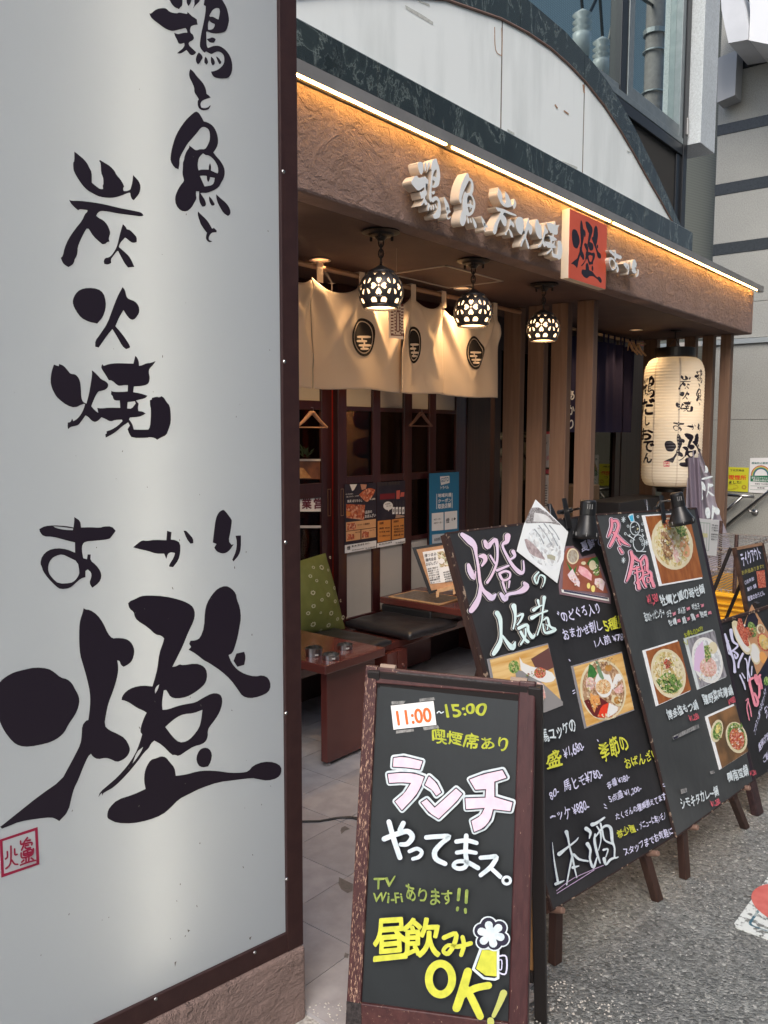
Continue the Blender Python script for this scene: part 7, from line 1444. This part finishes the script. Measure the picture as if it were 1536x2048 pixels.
# side basket grid
m=MB()
for k in range(9): m.tube([(X0,Y0-.002,.5+.02*k),(X1,Y0-.002,.5+.02*k)],.0018,4,False)
for k in range(7): m.tube([(X0+(X1-X0)*k/6,Y0-.003,.5),(X0+(X1-X0)*k/6,Y0-.003,.66)],.0025,4,False)
m.build('side_grid',WIRE,rk)
def crate(z0,h,mat,lab):
    t=thing('plastic_crate',lab,'crate',(6.4,1.9,z0),'stacked plastic crates under the wire rack'); x0,x1,y0,y1=5.95,6.9,1.62,2.08
    m=MB(); m.box((x0+.03,y0+.02,z0),(x1-.03,y1-.02,z0+h)); m.build('body',mat,t,bevel=.006)
    for za,pr_ in ((h-.022,.0),(h*.52,.008),(h*.30,.012)): m=MB(); m.box((x0+pr_,y0+pr_,z0+za),(x1-pr_,y1-pr_,z0+za+.014)); m.build('rim',mat,t,bevel=.003)
    for k in range(6): m=MB(); xx=x0+.10+k*.14; m.box((xx,y0+.006,z0+h*.35),(xx+.012,y0+.0199,z0+h-.024)); m.build('rib',mat,t)
YLW=M('crate_yellow',(.72,.36,.015),(.78,.42,.02),6,.4); REDC=M('crate_red',(.50,.03,.03),rough=.4)
crate(.16,.16,YLW,'yellow plastic crate directly on top of the red crate'); crate(.325,.165,YLW,'upper yellow plastic crate just below the wire shelves'); crate(.0,.155,REDC,'red plastic crate at the bottom of the stack')
# flag
FG=vpl((7.66,2.25,0),-48)
rows=[(900,1380,1400),(912,1378,1404),(935,1376,1413),(955,1375,1424),(980,1373,1428),(1002,1372,1431),(1035,1372,1442),(1068,1376,1455),(1110,1390,1466),(1150,1398,1474),(1215,1402,1478)]
def frow(t):
    y=900+315*t
    for a,b in zip(rows,rows[1:]):
        if a[0]<=y<=b[0]: k=(y-a[0])/(b[0]-a[0]); return y,a[1]+(b[1]-a[1])*k,a[2]+(b[2]-a[2])*k
    return y,rows[-1][1],rows[-1][2]
def ff(a,b):
    y,l,r=frow(b); return FG.at(l+(r-l)*a,y,.03*math.sin(a*7+b*5)+.02*math.sin(a*17+2))
nf=thing('nobori_flag','tall lilac grey shop flag with white brush lettering drooping beside the paper lantern','flag',FG.at(1440,1215))
m=MB(); m.grid(ff,40,40); m.build('cloth',translucent('flag_cloth',(.42,.39,.46),.3),nf,smooth=True)
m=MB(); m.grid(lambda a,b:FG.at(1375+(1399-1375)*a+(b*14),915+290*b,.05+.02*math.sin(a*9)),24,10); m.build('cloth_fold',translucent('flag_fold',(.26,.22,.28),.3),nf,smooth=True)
m=MB(); m.tube([FG.at(1379,1000,-.03),V((FG.at(1379,1000,-.03).x,FG.at(1379,1000,-.03).y,0))],.012,8); m.build('pole',M('flag_pole',(.6,.6,.6),rough=.4),nf)
m=MB(); c=FG.at(1379,1000,-.03); m.lathe([(0,0),(.16,0),(.16,.05),(0,.07)],(c.x,c.y,.0165),n=20); m.build('base',BLACKP,nf)
p=Print(FG,.075,.0002); p9=lambda x,y:(1380+x/9.846,880+y/9.846)
for L in (((215,490),(260,510),(290,590),(270,640),(230,630),(205,640),(235,580)),((150,770),(170,735),(330,700),(380,705),(350,735),(190,775)),((150,800),(200,830),(240,920),(230,1000),(180,960),(170,1000),(185,1150),(160,1170),(165,1000)),((275,830),(310,850),(370,850),(385,890),(340,925),(310,900),(290,990),(405,1075),(395,1095),(340,1080),(290,1020),(250,1125),(245,1090),(275,990)),
    ((235,1320),(290,1310),(325,1380),(320,1520),(260,1530),(220,1420)),((360,1260),(410,1310),(480,1320),(515,1380),(500,1450),(450,1460),(400,1400),(380,1530),(345,1540))): p.poly([p9(*a) for a in L],CW)
p.build('flag_print',nf)
NS=Pl((0,1.70,0),(1,0,0),(0,0,1))
s=sheet(NS,[(1399,1109),(1432,1112),(1438,1040),(1389,1036)],'timetable_sheet','white printed timetable sheet clipped to the wire rack beside the hotpot board','notice')
p=Print(NS,.0025); LG=M('table_line',(.45,.52,.46),rough=.6)
p.loops([[(1389,1100),(1417,1102),(1420,1046),(1388,1043)],[(1390.5,1098.5),(1415.5,1100.5),(1418.5,1047.5),(1389.5,1044.5)]],LG,smooth=False)
for k in range(4): p.brush([(1395+k*6,1046,.5),(1395+k*5.6,1100,.5)],LG)
for k in range(3): p.text(('予約','お席の','ご案内')[k],(1422,1052+k*5),(1435,1053+k*5),3.5,PRINTB)
for k in range(3): p.text(('混雑時間','お早めに','電話にて')[k],(1421,1070+k*5),(1434,1071+k*5),3.5,PRINTB)
p.quad([(1404,1074),(1414,1075),(1414,1067),(1404,1066)],M('highl',(.70,.66,.35))); p.build('sheet_print',s)
# street mat / plate with red disc at the right edge
GP=Pl((0,0,.0),(1,0,0),(0,1,0))
c0=onz(1465,1855,0); e1=(onz(1536,1757,0)-c0).normalized(); e2=(onz(1536,1887,0)-c0).normalized()
PT=Pl(c0,e1,V((0,0,1)).cross(e1)); sg=-1 if PT.V.dot(e2)<0 else 1
m=MB(); LL=[]; 
def rr(x0,y0,x1,y1,r,n=5):
    out=[]
    for cx_,cy_,a in ((x1-r,y0+r,-90),(x1-r,y1-r,0),(x0+r,y1-r,90),(x0+r,y0+r,180)):
        for k in range(n+1): t=R(a+90*k/n); out.append((cx_+r*math.cos(t),cy_+r*math.sin(t)))
    return out
y0_,y1_=(-.62,0) if sg<0 else (0,.62)
def flat(loops,d,mat,name,par,th=0):
    vs,fs=m2d(loops,th/2,0,False); mb=MB(); mb.add([PT.w(v[0],v[1],v[2]+d) for v in vs],fs); return mb.build(name,mat,par)
WORN=M('worn_white',(.16,.17,.16),(.66,.70,.68),38,.6,lo=.40,hi=.47,detail=8)
mt=thing('street_plate','worn white no-smoking style plate with red disc lying on the asphalt at right edge','plate',PT.w(.4,y0_/2+y1_/2,.0)) 
flat([rr(0,y0_,.85,y1_,.02)],.004,WORN,'plate',mt,.006)
BLN=M('worn_blue',(.04,.12,.17),(.35,.42,.42),60,.6,lo=.45,hi=.55); flat([rr(.035,y0_+.035,.815,y1_-.035,.015),rr(.043,y0_+.043,.807,y1_-.043,.012)],.0078,BLN,'border_print',mt)
dc=onz(1519,1822,0)-PT.O; cx_,cy_=dc.dot(PT.U)+.10,dc.dot(PT.V)+(-.10 if sg<0 else .10); flat([[(cx_+.15*math.cos(t),cy_+.15*math.sin(t)) for t in [2*math.pi*i/40 for i in range(40)]]],.0080,M('worn_red',(.55,.12,.10),(.62,.17,.14),30,.6),'disc_print',mt)
